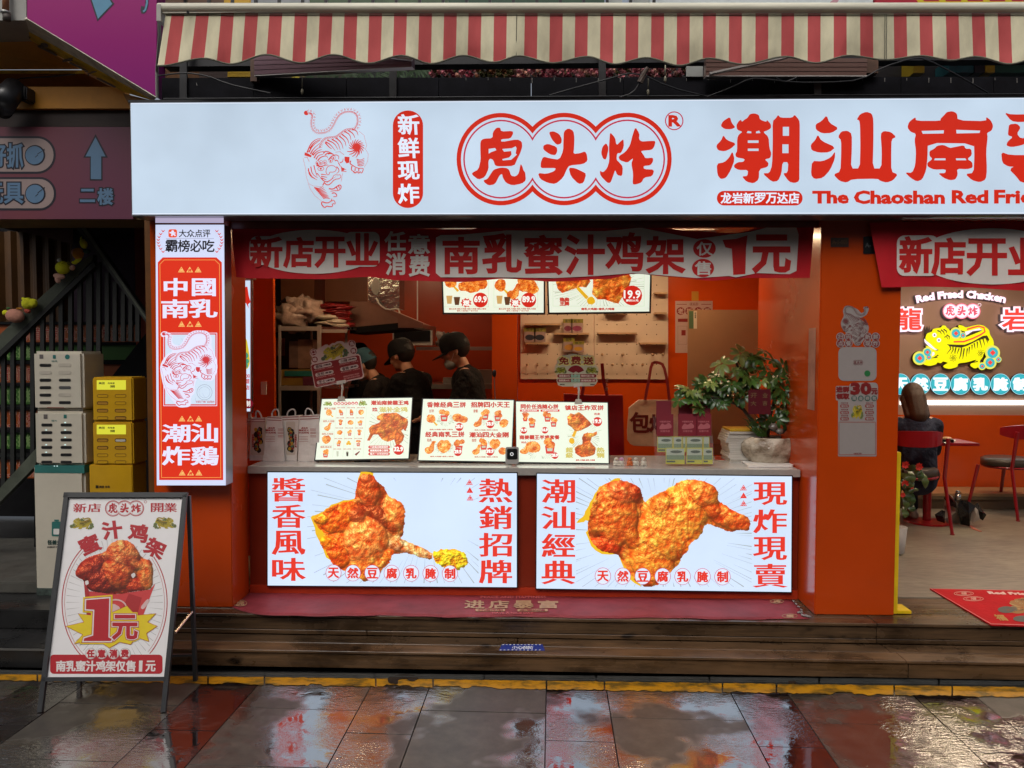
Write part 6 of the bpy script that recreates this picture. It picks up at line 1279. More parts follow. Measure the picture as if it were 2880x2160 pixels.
for ci, x0 in enumerate((370, 475, 575)):
    for ri, y0 in enumerate((957, 1062, 1167, 1277)): its.append((x0 - ri * 10, y0, 32, ('bfcb', 'bcby', 'hbfb')[ci][ri]))
dishes(za, its + [(330, 1385, 30, 'g'), (432, 1385, 30, 'g')], p1, m1, .0015)
lay('bottle_print', p1, [za(stroke([(515, 1400), (560, 1362)], 22, 8))], glow((120, 30, 16)), m1, .002); lay('drink_print', p1, [za([(419, 1372), (444, 1372), (440, 1412), (423, 1412)])], glow((60, 50, 36)), m1, .003)
lay('rule_print', p1, [za([(a, b), (c, b), (c, b + 3), (a, b + 3)]) for a, b, c in ((190, 908, 312), (178, 1028, 300), (168, 1160, 290), (155, 1300, 275))] + [za([(x, 905), (x + 2, 905), (x - 38, 1425), (x - 40, 1425)]) for x in (318, 424, 528, 632)], G_GR, m1, .0012)
letter(p1, sum([row(s, zq(za, q), .05) for s, q in (('南乳大鸡腿', (192, 910, 310, 930)), ('南乳大鸡翅', (178, 1040, 298, 1060)), ('南乳大鸡排', (166, 1172, 286, 1192)), ('南乳鸡米花', (152, 1308, 270, 1328)))], []), G_TINY, m1, w=.15, off=.0015)
letter(p1, [(s, zq(za, (x - 40, y - 52, x + 40, y - 42))) for x, y, s in [(368 - ri * 10 + 103 * ci, 957 + (0, 105, 210, 320, 428)[ri], '南乳小食拼盘') for ci in range(3) for ri in range(5)]], G_TINY, m1, w=.1, off=.0015)
titles(za, [('潮汕南姜霸王鸡', (675, 838, 1068, 880))], p1, m1)
letter(p1, row('滋补全鸡', zq(za, (762, 902, 1056, 952)), .05), G_GOLD, m1, w=.6, off=.0015); letter(p1, [('爆卖', zq(za, (690, 912, 740, 928))), ('风味', zq(za, (690, 932, 740, 948)))], G_MT, m1, w=.3, off=.0015)
rays(p1, za([(860, 1120)])[0], 30, 34, tuple(za([(660, 905)])[0]) + tuple(za([(1062, 1420)])[0]), 40, G_GR, m1, .0011, 4)
for k_, o_ in enumerate([rough_edge(za([(735,1000),(790,965),(870,965),(935,958),(1000,1000),(1060,1030),(1060,1090),(1035,1155),(1010,1130),(990,1150),(1025,1200),(1010,1250),(970,1290),(975,1340),(935,1300),(915,1240),(850,1265),(790,1240),(750,1190),(700,1190),(660,1255),(632,1250),(665,1180),(650,1130),(690,1090),(760,1065),(775,1045),(740,1040)]), .6, 1)]): meat(p1, o_, m1, .002, 9, k_ + 3)
lay('pill_print', p1, [za(rrect((650, y - 15, 872, y + 15), 14, 4)) for y in (1318, 1354, 1389)], G_MR, m1, .003); letter(p1, [(s, zq(za, (668, y - 10, 856, y + 10))) for s, y in (('门店每日新鲜现炸', 1318), ('南姜腌进骨心调味', 1354), ('超大一只可对半切', 1389))], G_MW, m1, w=.2, off=.004)
price(za, [(962, 1345, '32.9')], p1, m1, 55, .0035)
m2, p2 = menu('middle backlit menu board with four meal sets beside the card reader', [(1187.5, 1120), (1447.5, 1123.5), (1440, 1301), (1174, 1297)], [(1190.5, 1122.5), (1444.5, 1126), (1437.5, 1298), (1177, 1294)], .12, .26)
titles(za, [('香辣经典三拼', (1255, 852, 1662, 905)), ('招牌四小天王', (1710, 852, 2116, 905)), ('经典南乳三拼', (1237, 1160, 1646, 1212)), ('潮汕四大金刚', (1694, 1165, 2106, 1216))], p2, m2)
for q in ((1250, 920, 1650, 1145), (1715, 922, 2110, 1148), (1230, 1222, 1632, 1425), (1692, 1225, 2100, 1430)):
    c = ((q[0] + q[2]) / 2, (q[1] + q[3]) / 2); rays(p2, za([c])[0], 12, 8, tuple(za([(q[0], q[1])])[0]) + tuple(za([(q[2], q[3])])[0]), 36, G_GR, m2, .0011, int(q[0]))
dishes(za, [(1300, 1025, 62, 'd'), (1435, 985, 66, 'b'), (1570, 1010, 55, 'c'), (1630, 1030, 50, 'c'), (1860, 975, 60, 'b'), (1990, 990, 58, 'b'), (1790, 1060, 60, 'w'), (2055, 1070, 55, 'c'), (1290, 1325, 72, 'w'), (1435, 1310, 78, 'h'), (1588, 1300, 66, 'b'), (1845, 1285, 60, 'b'), (1962, 1285, 60, 'h'), (1770, 1350, 60, 'w'), (2045, 1360, 50, 'c')], p2, m2, .0015)
price(za, [(1592, 1110, '25.9'), (1912, 1082, '33.9'), (1577, 1370, '29.9'), (1910, 1366, '39.9')], p2, m2, 42)
letter(p2, [(s, zq(za, (x, y, x + 46, y + 32))) for s, x, y in (('好评', 1282, 928), ('套餐', 1738, 928), ('经典', 1258, 1230), ('推荐', 1722, 1232))] + [('南乳大鸡腿+南乳小酥肉', zq(za, (x, y, x + 240, y + 12))) for x, y in ((1285, 1130), (1750, 1135), (1290, 1410), (1750, 1414))], G_TINY, m2, w=.25, off=.0015)
m3, p3 = menu('last backlit menu board with drumstick and wing, nearest the potted plant', [(1449.5, 1127), (1711, 1130.5), (1714.5, 1305.5), (1451, 1302)], [(1451.5, 1129.5), (1708.5, 1133), (1711.5, 1302.5), (1453, 1299)], .12, .26)
titles(ze, [('同价任选随心拼', (812, 1080, 1117, 1114)), ('镇店王炸双拼', (1167, 1088, 1482, 1126)), ('南姜霸王半鸡套餐', (803, 1328, 1126, 1360))], p3, m3, .8)
lay('strip_print', p3, [ze([(808, 1121), (960, 1121), (960, 1138), (808, 1138)]), ze([(974, 1121), (1126, 1121), (1126, 1138), (974, 1138)])], G_MR, m3, .0015)
letter(p3, [('超满小吃任选两样', zq(ze, (822, 1124, 946, 1135))), ('经典炸鸡任选两样', zq(ze, (988, 1124, 1112, 1135)))], G_MW, m3, w=.1, off=.0025)
for q in ((1170, 1136, 1490, 1510), (805, 1372, 1128, 1515)): rays(p3, ze([((q[0] + q[2]) / 2, (q[1] + q[3]) / 2)])[0], 20, 20, tuple(ze([(q[0], q[1])])[0]) + tuple(ze([(q[2], q[3])])[0]), 44, G_GR, m3, .0011, int(q[0]))
dishes(ze, [(850, 1180, 40, 'f'), (905, 1225, 42, 'b'), (1030, 1175, 44, 'b'), (1078, 1220, 40, 'b'), (850, 1440, 50, 'w'), (910, 1420, 66, 'c'), (1048, 1410, 66, 'b')], p3, m3, .0015)
lay('bone_print', p3, [ze(stroke([(1265, 1270), (1235, 1340)], 20, 24)), ze(blob(1225, 1375, 26, random.Random(3)))], CHY, m3, .0015)
for k_, o_ in enumerate([rough_edge(ze([(1185,1180),(1215,1150),(1245,1160),(1280,1140),(1320,1170),(1350,1200),(1385,1240),(1350,1265),(1300,1290),(1250,1295),(1225,1265),(1190,1240)]), .8, 1), rough_edge(ze([(1320,1315),(1350,1305),(1395,1310),(1430,1295),(1425,1325),(1385,1345),(1375,1380),(1420,1430),(1410,1480),(1360,1500),(1300,1505),(1250,1470),(1245,1430),(1280,1405),(1310,1400),(1305,1350)]), .8, 1)]): meat(p3, o_, m3, .002, 9, k_ + 3)
price(ze, [(838, 1290, '9.9'), (1008, 1288, '16.9'), (1089, 1492, '25.9')], p3, m3, 27); price(ze, [(1430, 1220, '19.9')], p3, m3, 38)
letter(p3, row('超級', zq(ze, (1178, 1425, 1232, 1510)), .1, True) + row('热销', zq(ze, (1425, 1425, 1486, 1510)), .1, True), G_GOLD, m3, w=.8, off=.0015)
letter(p3, [('南乳大鸡腿+南乳大鸡翅', zq(ze, (1258, 1522, 1410, 1534))), ('热卖', zq(ze, (1405, 1148, 1452, 1166))), ('特色', zq(ze, (818, 1378, 862, 1394)))], G_MT, m3, w=.2, off=.0015)
# hanging screens
t1, q1 = menu('hanging backlit menu screen with two meal sets under the banner', [(1238, 700), (1533, 700), (1533.5, 884.5), (1245, 884)], [(1243, 704), (1529, 704), (1529, 879.5), (1249, 879.5)], 1.0, .9999, 'hanging_menu_screen', .04, False, 'hanging menu screens')
t2, q2 = menu('hanging backlit menu screen with one drumstick and wing set', [(1536, 700), (1834.5, 700), (1831, 881), (1541.5, 884)], [(1540, 704), (1829.5, 704), (1826, 876), (1545.5, 879)], 1.0, .9999, 'hanging_menu_screen', .04, False, 'hanging menu screens')
for t, x in ((t1, 1385), (t2, 1690)): p = q1.at(x, 705); box('hanger', p.x - .015, p.x + .015, p.y + .02, p.y + .05, p.z, 3.04, BLACK, t)
dishes(ze, [(250, 100, 62, 'd'), (430, 120, 85, 'c'), (360, 130, 50, 'c'), (500, 110, 55, 'c'), (650, 120, 60, 'd'), (860, 115, 90, 'c'), (760, 175, 70, 'w'), (900, 150, 60, 'c')], q1, t1, .0015)
price(ze, [(490, 240, '69.9'), (878, 240, '89.9')], q1, t1, 60, .0035)
lay('cup_print', q1, [ze([(x, 205), (x + 50, 205), (x + 42, 270), (x + 8, 270)]) for x in (215, 618)], glow((200, 160, 96)), t1, .003); lay('cup_print', q1, [ze([(x, 215), (x + 52, 215), (x + 42, 280), (x + 10, 280)]) for x in (275, 680)], glow((92, 60, 36)), t1, .0032)
lay('burst_print', q1, [ze([(cx + math.cos(a * math.pi / 9) * (46 if a % 2 else 34), 262 + math.sin(a * math.pi / 9) * (40 if a % 2 else 29)) for a in range(18)]) for cx in (375, 770)], G_MR, t1, .0036); letter(q1, [('送', zq(ze, (352, 242, 400, 284))), ('送', zq(ze, (746, 242, 794, 284)))], G_MW, t1, w=1.0, off=.0045)
letter(q1, [('霸王全鸡+南乳大鸡腿+南乳大鸡翅+南乳小酥肉', zq(ze, (238, 305, 535, 317))), ('霸王全鸡+南乳大鸡腿+南乳大鸡翅+南乳大鸡排', zq(ze, (638, 305, 935, 317))), ('南乳小食拼盘+广东大可乐', zq(ze, (300, 322, 470, 332))), ('南乳小食拼盘+广东大可乐', zq(ze, (700, 322, 880, 332)))], G_TINY, t1, w=.2, off=.0015)
lay('frame_print', q1, [ring(ze([(195, -50), (555, -50), (555, 296), (195, 296)]), .8), ring(ze([(597, -50), (952, -50), (952, 298), (597, 298)]), .8)], G_GR, t1, .0012); lay('frame_print', q2, [ring(ze([(1072, -50), (1808, -50), (1808, 290), (1072, 290)]), .8)], G_GR, t2, .0012)
rays(q2, ze([(1450, 130)])[0], 60, 30, tuple(ze([(1075, -50)])[0]) + tuple(ze([(1805, 288)])[0]), 64, G_GR, t2, .0011, 5)
lay('bone_print', q2, [ze(stroke([(1270, 140), (1350, 225)], 26, 28)), ze(blob(1380, 245, 36, random.Random(8)))], CHY, t2, .0014)
for k_, o_ in enumerate([rough_edge(ze([(1095,100),(1090,20),(1200,-30),(1330,10),(1375,90),(1340,140),(1290,135),(1200,165),(1150,185),(1110,150)]), 1, 2), rough_edge(ze([(1385,190),(1395,90),(1390,0),(1500,-40),(1650,-30),(1705,60),(1690,120),(1640,200),(1600,270),(1540,255),(1490,235),(1430,235),(1400,205)]), 1, 2)]): meat(q2, o_, t2, .002, 14, k_ + 3)
price(ze, [(1710, 203, '19.9')], q2, t2, 80, .0035)
letter(q2, [('热卖', zq(ze, (1130, 222, 1202, 250))), ('王牌', zq(ze, (1130, 254, 1202, 284)))], G_MT, t2, w=.9, off=.0015); letter(q2, [('南乳大鸡腿+南乳大鸡翅', zq(ze, (1302, 303, 1566, 321)))], G_MT, t2, w=.4, off=.0015); letter(q2, [('原价21元', zq(ze, (1660, 235, 1760, 252)))], G_MW, t2, w=.3, off=.0045)
# card reader
cr = thing('card_reader', 'grey card reader with black glass face on the counter edge', 'card reader', pt(1440, 1306, .02)); Pc = YP(.03)
slab('body', Pc, rrect((1421.5, 1258, 1459, 1305), 5, 4), .03, pm('grey_plastic', (.3, .29, .28), .4), cr); slab('glass', Pc, rrect((1426, 1262, 1455, 1292), 4, 4), .002, BLACKP, cr, .002); lay('ring_light', Pc, [ring(circ(1439.5, 1277, 5, 12), 2)], glow((220, 220, 220)), cr, .003)
# ------------------------------------------------------------------ clip-on cards
def clip(parent, px, top, bot, pl):
    CL_ = pm('white_clip_plastic', (.62, .56, .48), .35)
    slab('clip_jaw', pl, [(px - 11, top - 4), (px + 14, top - 8), (px + 15, top + 1), (px - 10, top + 6)], .012, CL_, parent, .008)
    MB().tube([pl.at(px + 2, top, -.004), pl.at(px + 5, top + 14, -.004), pl.at(px + 4, top + 22, -.004)], .009, 8).tube([pl.at(px + 4, top + 22, 0), pl.at(px + 3, bot - 12, 0)], .006, 8).build('clip_arm', CL_, parent)
    slab('clip_foot', pl, [(px - 5, bot - 13), (px + 10, bot - 13), (px + 14, bot), (px - 9, bot + 1)], .014, CL_, parent, .012)
zk = Zm(860, 940, .10852); Pk = YP(.2)
fc = thing('flavour_card', 'tilted red flavour card with tiger clipped above the first menu board', 'menu card', Pk.at(963, 1130))
slab('card', Pk, zk([(125,800),(160,770),(140,700),(170,600),(110,520),(105,450),(150,385),(200,375),(280,400),(380,340),(500,270),(560,265),(600,300),(640,260),(700,225),(740,235),(800,190),(900,175),(960,190),(1010,240),(1090,210),(1130,160),(1190,150),(1260,180),(1290,240),(1290,320),(1325,370),(1330,440),(1290,510),(1360,510),(1410,560),(1500,1030),(1510,1100),(1470,1140),(280,1395),(230,1370)]), .003, ink((200, 176, 166)), fc)
lay('panel_print', Pk, [zk([(140,820),(180,790),(760,670),(1340,545),(1390,570),(1480,1060),(1450,1110),(290,1370),(250,1350)])], ink((128, 24, 22)), fc, .0012)
walk_tiger(Pk, [zk([p])[0] for p in ((330, 400), (1010, 180), (1150, 560), (420, 740))], fc, .0015, ink((178, 160, 40)), ink((30, 26, 18)), ink((62, 92, 66)), ink((96, 110, 60)), ink((120, 70, 40)), ink((150, 140, 100)))
lay('disc_print', Pk, [zk(circ(x, y, 78, 20)) for x, y in ((200, 470), (235, 655), (1190, 240), (1235, 430))], ink((128, 24, 22)), fc, .0012)
letter(Pk, [(s, [zk([p])[0] for p in rotq(x, y, 48, 48, -12)]) for s, x, y in (('口', 200, 470), ('味', 235, 655), ('选', 1190, 240), ('择', 1235, 430))], ink((206, 184, 176)), fc, w=.5, off=.002)
PL6 = [('原味', '(不辣经典)', 445, 815, 240, 50), ('孜然', '(微香)', 485, 1015, 240, 48), ('芝士', '(咸香)', 525, 1212, 240, 48), ('川辣', '(微辣)', 1090, 670, 240, 50), ('香辣', '(重辣)', 1130, 868, 240, 50)]
lay('pill_print', Pk, [zk([(x + u * math.cos(R(-12)) - v * math.sin(R(-12)), y + u * math.sin(R(-12)) + v * math.cos(R(-12))) for u, v in rrect((-w_, -h_, w_, h_), h_ - 1, 5)]) for _, _, x, y, w_, h_ in PL6], ink((200, 180, 170)), fc, .0022)
for a, b_, x, y, w_, h_ in PL6:
    c, s = math.cos(R(-12)), math.sin(R(-12)); letter(Pk, [(a, [zk([p])[0] for p in rotq(x - 100 * c, y - 100 * s, 88, 42, -12)]), (b_, [zk([p])[0] for p in rotq(x + 110 * c, y + 110 * s, 100, 26, -12)])], ink((70, 30, 26)), fc, w=.25, off=.0032)
    letter(Pk, [('来自经典风味，口感更佳', [zk([p])[0] for p in rotq(x + 10 - 66 * s, y + 75, 250, 14, -12)])], ink((190, 130, 124)), fc, w=.1, off=.0022)
letter(Pk, [('请告知店员您的口味喜好', [zk([p])[0] for p in rotq(1180, 1060, 210, 20, -12)]), ('我们将为您现炸现做', [zk([p])[0] for p in rotq(1195, 1115, 210, 20, -12)])], ink((190, 130, 124)), fc, w=.1, off=.0022)
clip(fc, 958, 1076, 1128, Pk)
Pg = YP(.19)
gc = thing('gift_card_sign', 'white gift card with red fan clipped above the last menu board', 'menu card', Pg.at(1622, 1130))
slab('card', Pg, ze([(1085,800),(1095,765),(1110,740),(1100,715),(1140,690),(1190,680),(1240,672),(1300,685),(1350,678),(1400,690),(1415,725),(1410,755),(1440,785),(1442,815),(1425,835),(1425,865),(1432,890),(1420,915),(1400,933),(1150,936),(1115,925),(1102,885),(1108,860),(1100,835)]), .003, ink((196, 190, 160)), gc)
for s, x in (('免', 1160), ('费', 1258), ('送', 1358)): letter(Pg, [(s, zq(ze, (x - 44, 690 + abs(x - 1258) * .06, x + 44, 762)))], ink((226, 214, 120)), gc, w=2.2, off=.0012); letter(Pg, [(s, zq(ze, (x - 38, 694 + abs(x - 1258) * .06, x + 38, 758)))], ink((140, 30, 28)), gc, w=.9, off=.0022)
lay('fan_print', Pg, [ze([(1258 + math.cos(R(a)) * 72, 838 + math.sin(R(a)) * 72) for a in range(205, 336, 10)] + [(1258 + math.cos(R(a)) * 24, 838 + math.sin(R(a)) * 24) for a in (330, 270, 210)])], ink((140, 24, 34)), gc, .0012)
lay('fan_rib_print', Pg, [ze(stroke([(1258 + math.cos(R(a)) * 26, 838 + math.sin(R(a)) * 26), (1258 + math.cos(R(a)) * 70, 838 + math.sin(R(a)) * 70)], 2)) for a in range(210, 336, 15)], ink((96, 12, 20)), gc, .002)
walk_tiger(Pg, zq(ze, (1085, 778, 1185, 832)), gc, .0012, ink((150, 150, 40)), ink((40, 40, 20)), ink((60, 100, 60)), ink((150, 150, 80)), ink((140, 70, 40)), ink((190, 180, 130)), detail=False); walk_tiger(Pg, zq(ze, (1335, 778, 1438, 832)), gc, .0012, ink((150, 150, 40)), ink((40, 40, 20)), ink((60, 100, 60)), ink((150, 150, 80)), ink((140, 70, 40)), ink((190, 180, 130)), True, False)
lay('pill_print', Pg, [ze(rrect((1108, y - 14, 1422, y + 14), 13, 4)) for y in (850, 887)], ink((140, 30, 30)), gc, .0012)
letter(Pg, [('消费满29元', zq(ze, (1122, 842, 1208, 858))), ('限时送1份', zq(ze, (1300, 842, 1405, 858))), ('消费满39元', zq(ze, (1120, 879, 1206, 895))), ('国潮纸扇1把', zq(ze, (1300, 879, 1412, 895)))], ink((214, 190, 176)), gc, w=.25, off=.002); letter(Pg, [('免费送', zq(ze, (1216, 838, 1292, 864))), ('免费送', zq(ze, (1216, 875, 1292, 901)))], ink((150, 186, 160)), gc, w=.6, off=.0024)
letter(Pg, [('虎虎生威', zq(ze, (1128, 914, 1166, 924))), ('虎虎生威', zq(ze, (1374, 914, 1408, 924)))], ink((60, 50, 40)), gc, w=.2, off=.0012)
clip(gc, 1624, 1084, 1136, Pg)
# ------------------------------------------------------------------ things on the counter
zg = Zm(640, 780, .3495)
BAGW = cloth('white_paper_bag', (.74, .67, .62), .6, .35, 9, dirt=.1)
def paper_bag(label, q, y, content, depth=.1, yaw=0):
    """q: px TL,TR,BR,BL of the front"""
    f = [pt(c[0], c[1], y) for c in q]; zb0 = ZC + .001
    for i in (2, 3): f[i].z = zb0
    t = thing('paper_bag', label, 'takeaway bag', ((f[2].x + f[3].x) / 2, y, zb0), 'white takeaway bags on the counter')
    b = [v + Vector((0, depth, 0)) for v in f]; b[0].z -= .004; b[1].z += .003
    m = lambda a, c, k: a.lerp(c, k)
    V = f + b; mb = MB(); mb.add([f[3], f[2], f[1], f[0]], [(0, 1, 2, 3)]); mb.add([b[3], b[2], b[1], b[0]], [(3, 2, 1, 0)])
    for i, j in ((0, 3), (1, 2)):      # creased gussets
        mid = [(f[i] + b[i]) / 2 + Vector(((.018 if i == 0 else -.018), 0, 0)), (f[j] + b[j]) / 2 + Vector(((.008 if i == 0 else -.008), 0, 0))]
        mb.add([f[i], mid[0], mid[1], f[j]], [(0, 1, 2, 3)]); mb.add([mid[0], b[i], b[j], mid[1]], [(0, 1, 2, 3)])
    mb.add([f[3], f[2], b[2], b[3]], [(0, 1, 2, 3)]); mb.build('bag_body', BAGW, t)
    P = P3(f[0], f[1], f[2])
    # handle
    hx = (q[0][0] + q[1][0]) / 2; hy = q[0][1]; w_ = abs(q[1][0] - q[0][0]) * .22
    MB().tube([P.at(x, yy, -.02) for x, yy in smooth_open([(hx - w_, hy + 4), (hx - w_ * 1.1, hy - 12), (hx - w_ * .3 + yaw, hy - 22), (hx + w_ * .7 + yaw, hy - 17), (hx + w_, hy + 3)], 2)], .006, 6).build('handle', cloth('white_strap', (.62, .58, .54), .8), t)
    lay('band_print', P, [[(q[0][0] + 1, q[0][1] + 1), (q[1][0] - 1, q[1][1] + 1), (q[1][0] - 1, q[1][1] + 3), (q[0][0] + 1, q[0][1] + 3)], [(q[0][0] + 1, q[0][1] + 8), (q[1][0] - 1, q[1][1] + 8), (q[1][0] - 1, q[1][1] + 10), (q[0][0] + 1, q[0][1] + 10)]], ink((150, 50, 46)), t, .001)
    content(t, P); return t
IRD = ink((160, 50, 46)); ILN = ink((186, 120, 110))
def c_text(xa, xb):
    def f(t, P):
        letter(P, [('虎头炸', zq(zg, (xa + 20, 1206, xa + 72, 1220))), ('重新定义', zq(zg, (xa, 1224, xa + 80, 1238))), ('中式炸鸡', zq(zg, (xa, 1244, xa + 80, 1258)))], IRD, t, w=.2, off=.001)
        lay('line_print', P, [zg([(xb, y), (xb + 46, y), (xb + 46, y + 4), (xb, y + 4)]) for y in (1218, 1228, 1244, 1254, 1272, 1282)] + [zg([(xa, y), (xa + 74, y), (xa + 74, y + 3), (xa, y + 3)]) for y in (1280, 1292, 1304, 1320)], ILN, t, .001)
    return f
def c_tiger(x0, x1, red_x):
    def f(t, P):
        lay('picture_ground', P, [zg(rrect((x0, 1160, x1, 1430), 12, 3))], ink((206, 190, 176)), t, .0008)
        rn = random.Random(int(x0)); w_ = x1 - x0
        for m, n, r in ((ink((24, 20, 22)), 13, 22), (ink((176, 140, 40)), 7, 15), (ink((150, 40, 34)), 6, 11), (ink((70, 110, 100)), 4, 10)):
            lay('emblem_print', P, [zg(blob(x0 + w_ * rn.uniform(.35, .75), 1225 + i * 180 / n, r, rn, .9)) for i in range(n)], m, t, .0012 + .0004 * (22 - r) / 3)
        letter(P, row('中国南乳炸鸡', zq(zg, (red_x, 1262, red_x + 16, 1370)), .1, True), IRD, t, w=.3, off=.002)
    return f
paper_bag('first white takeaway bag beside the orange wall, mostly hidden', [(694, 1176), (706, 1176), (705, 1292), (694, 1292)], .30, lambda t, P: None)
paper_bag('white takeaway bag with black and yellow tiger picture nearest the orange wall', [(706, 1177), (746, 1177), (740, 1290), (702, 1291)], .20, c_tiger(188, 298, 197), yaw=-4)
paper_bag('white takeaway bag printed with red words, leaning in the middle', [(751, 1172), (793, 1174), (801, 1293), (740, 1291)], .16, c_text(308, 405), yaw=3)
paper_bag('white takeaway bag with narrow tiger picture beside the red worded bag', [(793, 1172), (841, 1170), (835, 1290), (800, 1293)], .20, c_tiger(470, 545, 540), yaw=5)
paper_bag('white takeaway bag printed with red words touching the first menu board', [(842, 1170), (898, 1168), (898, 1293), (838, 1293)], .17, c_text(574, 665), yaw=-5)
# brochure rack, toys, books, plant
zr = Zm(1800, 800, .33766)
ACR = pm('clear_acrylic', (.55, .52, .5), .1, var=.05); 
def acrylic():
    m, nt, b = nm('acrylic_sheet'); b.inputs['Base Color'].default_value = (.9, .9, .9, 1); b.inputs['Roughness'].default_value = .05; b.inputs['Alpha'].default_value = .03; return m
ACR = acrylic()
br = thing('brochure_rack', 'clear acrylic rack holding red booklets and green leaflets', 'brochure rack', pt(1926, 1304, .1)); Pb = [P3(pt(*zr([(140, 1480)])[0], .1 - .03 * k), pt(*zr([(610, 1480)])[0], .1 - .03 * k), pt(*zr([(150, 1260)])[0], .16 - .03 * k)) for k in range(3)]
slab('rack_back', P3(pt(*zr([(125, 1490)])[0], .2), pt(*zr([(620, 1490)])[0], .2), pt(*zr([(140, 960)])[0], .3)), zr([(108, 1100), (590, 1080), (622, 1492), (125, 1482)]), .004, ACR, br)
RB = ink((120, 16, 34)); RB2 = ink((170, 90, 96))
PRb = P3(pt(*zr([(140, 1260)])[0], .2), pt(*zr([(600, 1260)])[0], .2), pt(*zr([(140, 1000)])[0], .24)); PRf = P3(pt(*zr([(140, 1260)])[0], .15), pt(*zr([(600, 1260)])[0], .15), pt(*zr([(140, 1000)])[0], .19))
for q in ((135, 970, 260, 1250), (322, 990, 436, 1250), (480, 988, 585, 1250)): slab('booklet', PRb, zr(Q(q)), .008, RB, br)
for q in ((140, 1080, 278, 1262), (318, 1078, 474, 1262), (468, 1078, 594, 1262)):
    b = slab('booklet', PRf, zr(Q(q)), .008, RB, br); cx = (q[0] + q[2]) / 2
    lay('emblem_print', PRf, [zr(chaikin([(cx - 50, 1190), (cx - 25, 1155), (cx, 1172), (cx + 30, 1150), (cx + 55, 1175), (cx + 50, 1200), (cx - 45, 1208)], 1))], RB2, br, .001); letter(PRf, [('中国南乳炸鸡', zq(zr, (cx - 45, 1136, cx + 45, 1150))), ('加盟手册', zq(zr, (cx - 40, 1214, cx + 40, 1230)))], RB2, br, w=.2, off=.001)
GY = ink((168, 164, 40)); GG = ink((96, 116, 86)); GD2 = ink((50, 66, 46)); GLt = ink((150, 158, 140)); 
for k, (y0, y1, qs) in enumerate(((1265, 1395, ((145, 272), (276, 350), (354, 382), (386, 522), (526, 578))), (1360, 1495, ((215, 372), (388, 520), (524, 605))))):
    P = Pb[k + 1] if k else Pb[0]
    for a, b_ in qs:
        slab('leaflet', P, zr(Q((a, y0, b_, y1))), .004, GY, br); lay('leaflet_print', P, [zr(Q((a + 5, y0 + 8, b_ - 5, y0 + 62)))], GLt, br, .001); lay('leaflet_print', P, [zr(Q((a + 5, y0 + 62, b_ - 5, y0 + 100)))], GG, br, .0011)
        if b_ - a > 60: lay('leaflet_print', P, [zr(circ((a + b_) / 2 + 8, y0 + 34, (b_ - a) * .32, 14, 12))], GD2, br, .0018); 
        lay('leaflet_print', P, [zr(Q((a + 6, y0 + 108, a + (b_ - a) * .5, y0 + 122)))], GD2, br, .0012)
slab('rack_front', Pb[2], zr([(140, 1270), (605, 1262), (612, 1495), (135, 1490)]), .002, ACR, br, .01)
for i, (x, y, m, lab) in enumerate(((1733, 1300, 'w', 'small white figurine at the start of the row'), (1748, 1297, 'p', 'small white figurine wearing a pink cap'), (1771, 1298, 'o', 'small orange figurine'), (1788, 1300, 'w', 'small white figurine beside the orange one'), (1810, 1300, 'w', 'small white figurine at the end of the row'))):
    c = pt(x, 1306, .06); t = thing('toy_figurine', lab + ' on the counter', 'figurine', (c.x, c.y, ZC), 'small toy figurines on the counter'); mw = pm('cream_vinyl', (.55, .5, .42), .35); mo = pm('orange_vinyl', (.6, .14, .03), .35)
    bm_ = mo if m == 'o' else mw; MB().ell((c.x, c.y, ZC + .021), .022, .02, .022, n=14).ell((c.x - .012, c.y - .006, ZC + .006), .012, .014, .007, n=8).ell((c.x + .012, c.y - .006, ZC + .006), .012, .014, .007, n=8).build('body', bm_, t, True)
    MB().ell((c.x, c.y - .004, ZC + .047), .016, .015, .014, n=12).build('head', pm('pink_vinyl', (.5, .25, .42), .35) if m == 'p' else bm_, t, True)
    MB().ell((c.x, c.y - .02, ZC + .044), .004, .004, .003, n=6).build('beak', mo, t, True)
rn = random.Random(12); bt = pt(2060, 1290, .3)
for i in range(15):
    x0, x1 = (2052, 2148); yy = 1290 - i * 6.6; a, c = pt(x0 + rn.uniform(-3, 3) - (8 if 8 < i < 12 else 0), yy, .25), pt(x1, yy, .25); z = ZC + .001 + i * .0165
    o = box('booklet', a.x, c.x, .25 + rn.uniform(-.006, .006), .5, z, z + .0155, pm('paper_stack_white', (.5, .47, .42), .7, var=.2, vs=40, stretch=(.2, .2, 9)) if i < 14 else pm('yellow_cover', (.55, .34, .02), .5)); tag(o, ['white booklet %s in the pile beside the plant' % w_ for w_ in ('lowest of all', 'second from the bottom', 'third from the bottom', 'fourth from the bottom', 'fifth from the bottom', 'sixth from the bottom', 'seventh from the bottom', 'middle', 'ninth from the bottom, sticking out', 'tenth from the bottom, sticking out', 'eleventh from the bottom, sticking out', 'fourth from the top', 'third from the top', 'just under the yellow cover')][i] if i < 14 else 'yellow covered booklet on top of the paper pile', 'booklet', 'booklets piled on the counter')
tr = slab('red_leaflet', ZP(ZC + .001), zr([(620, 1440), (640, 1425), (720, 1445), (715, 1462), (625, 1460)]), .001, ink((150, 44, 20))); tag(tr, 'small red leaflet lying beside the paper pile', 'leaflet')
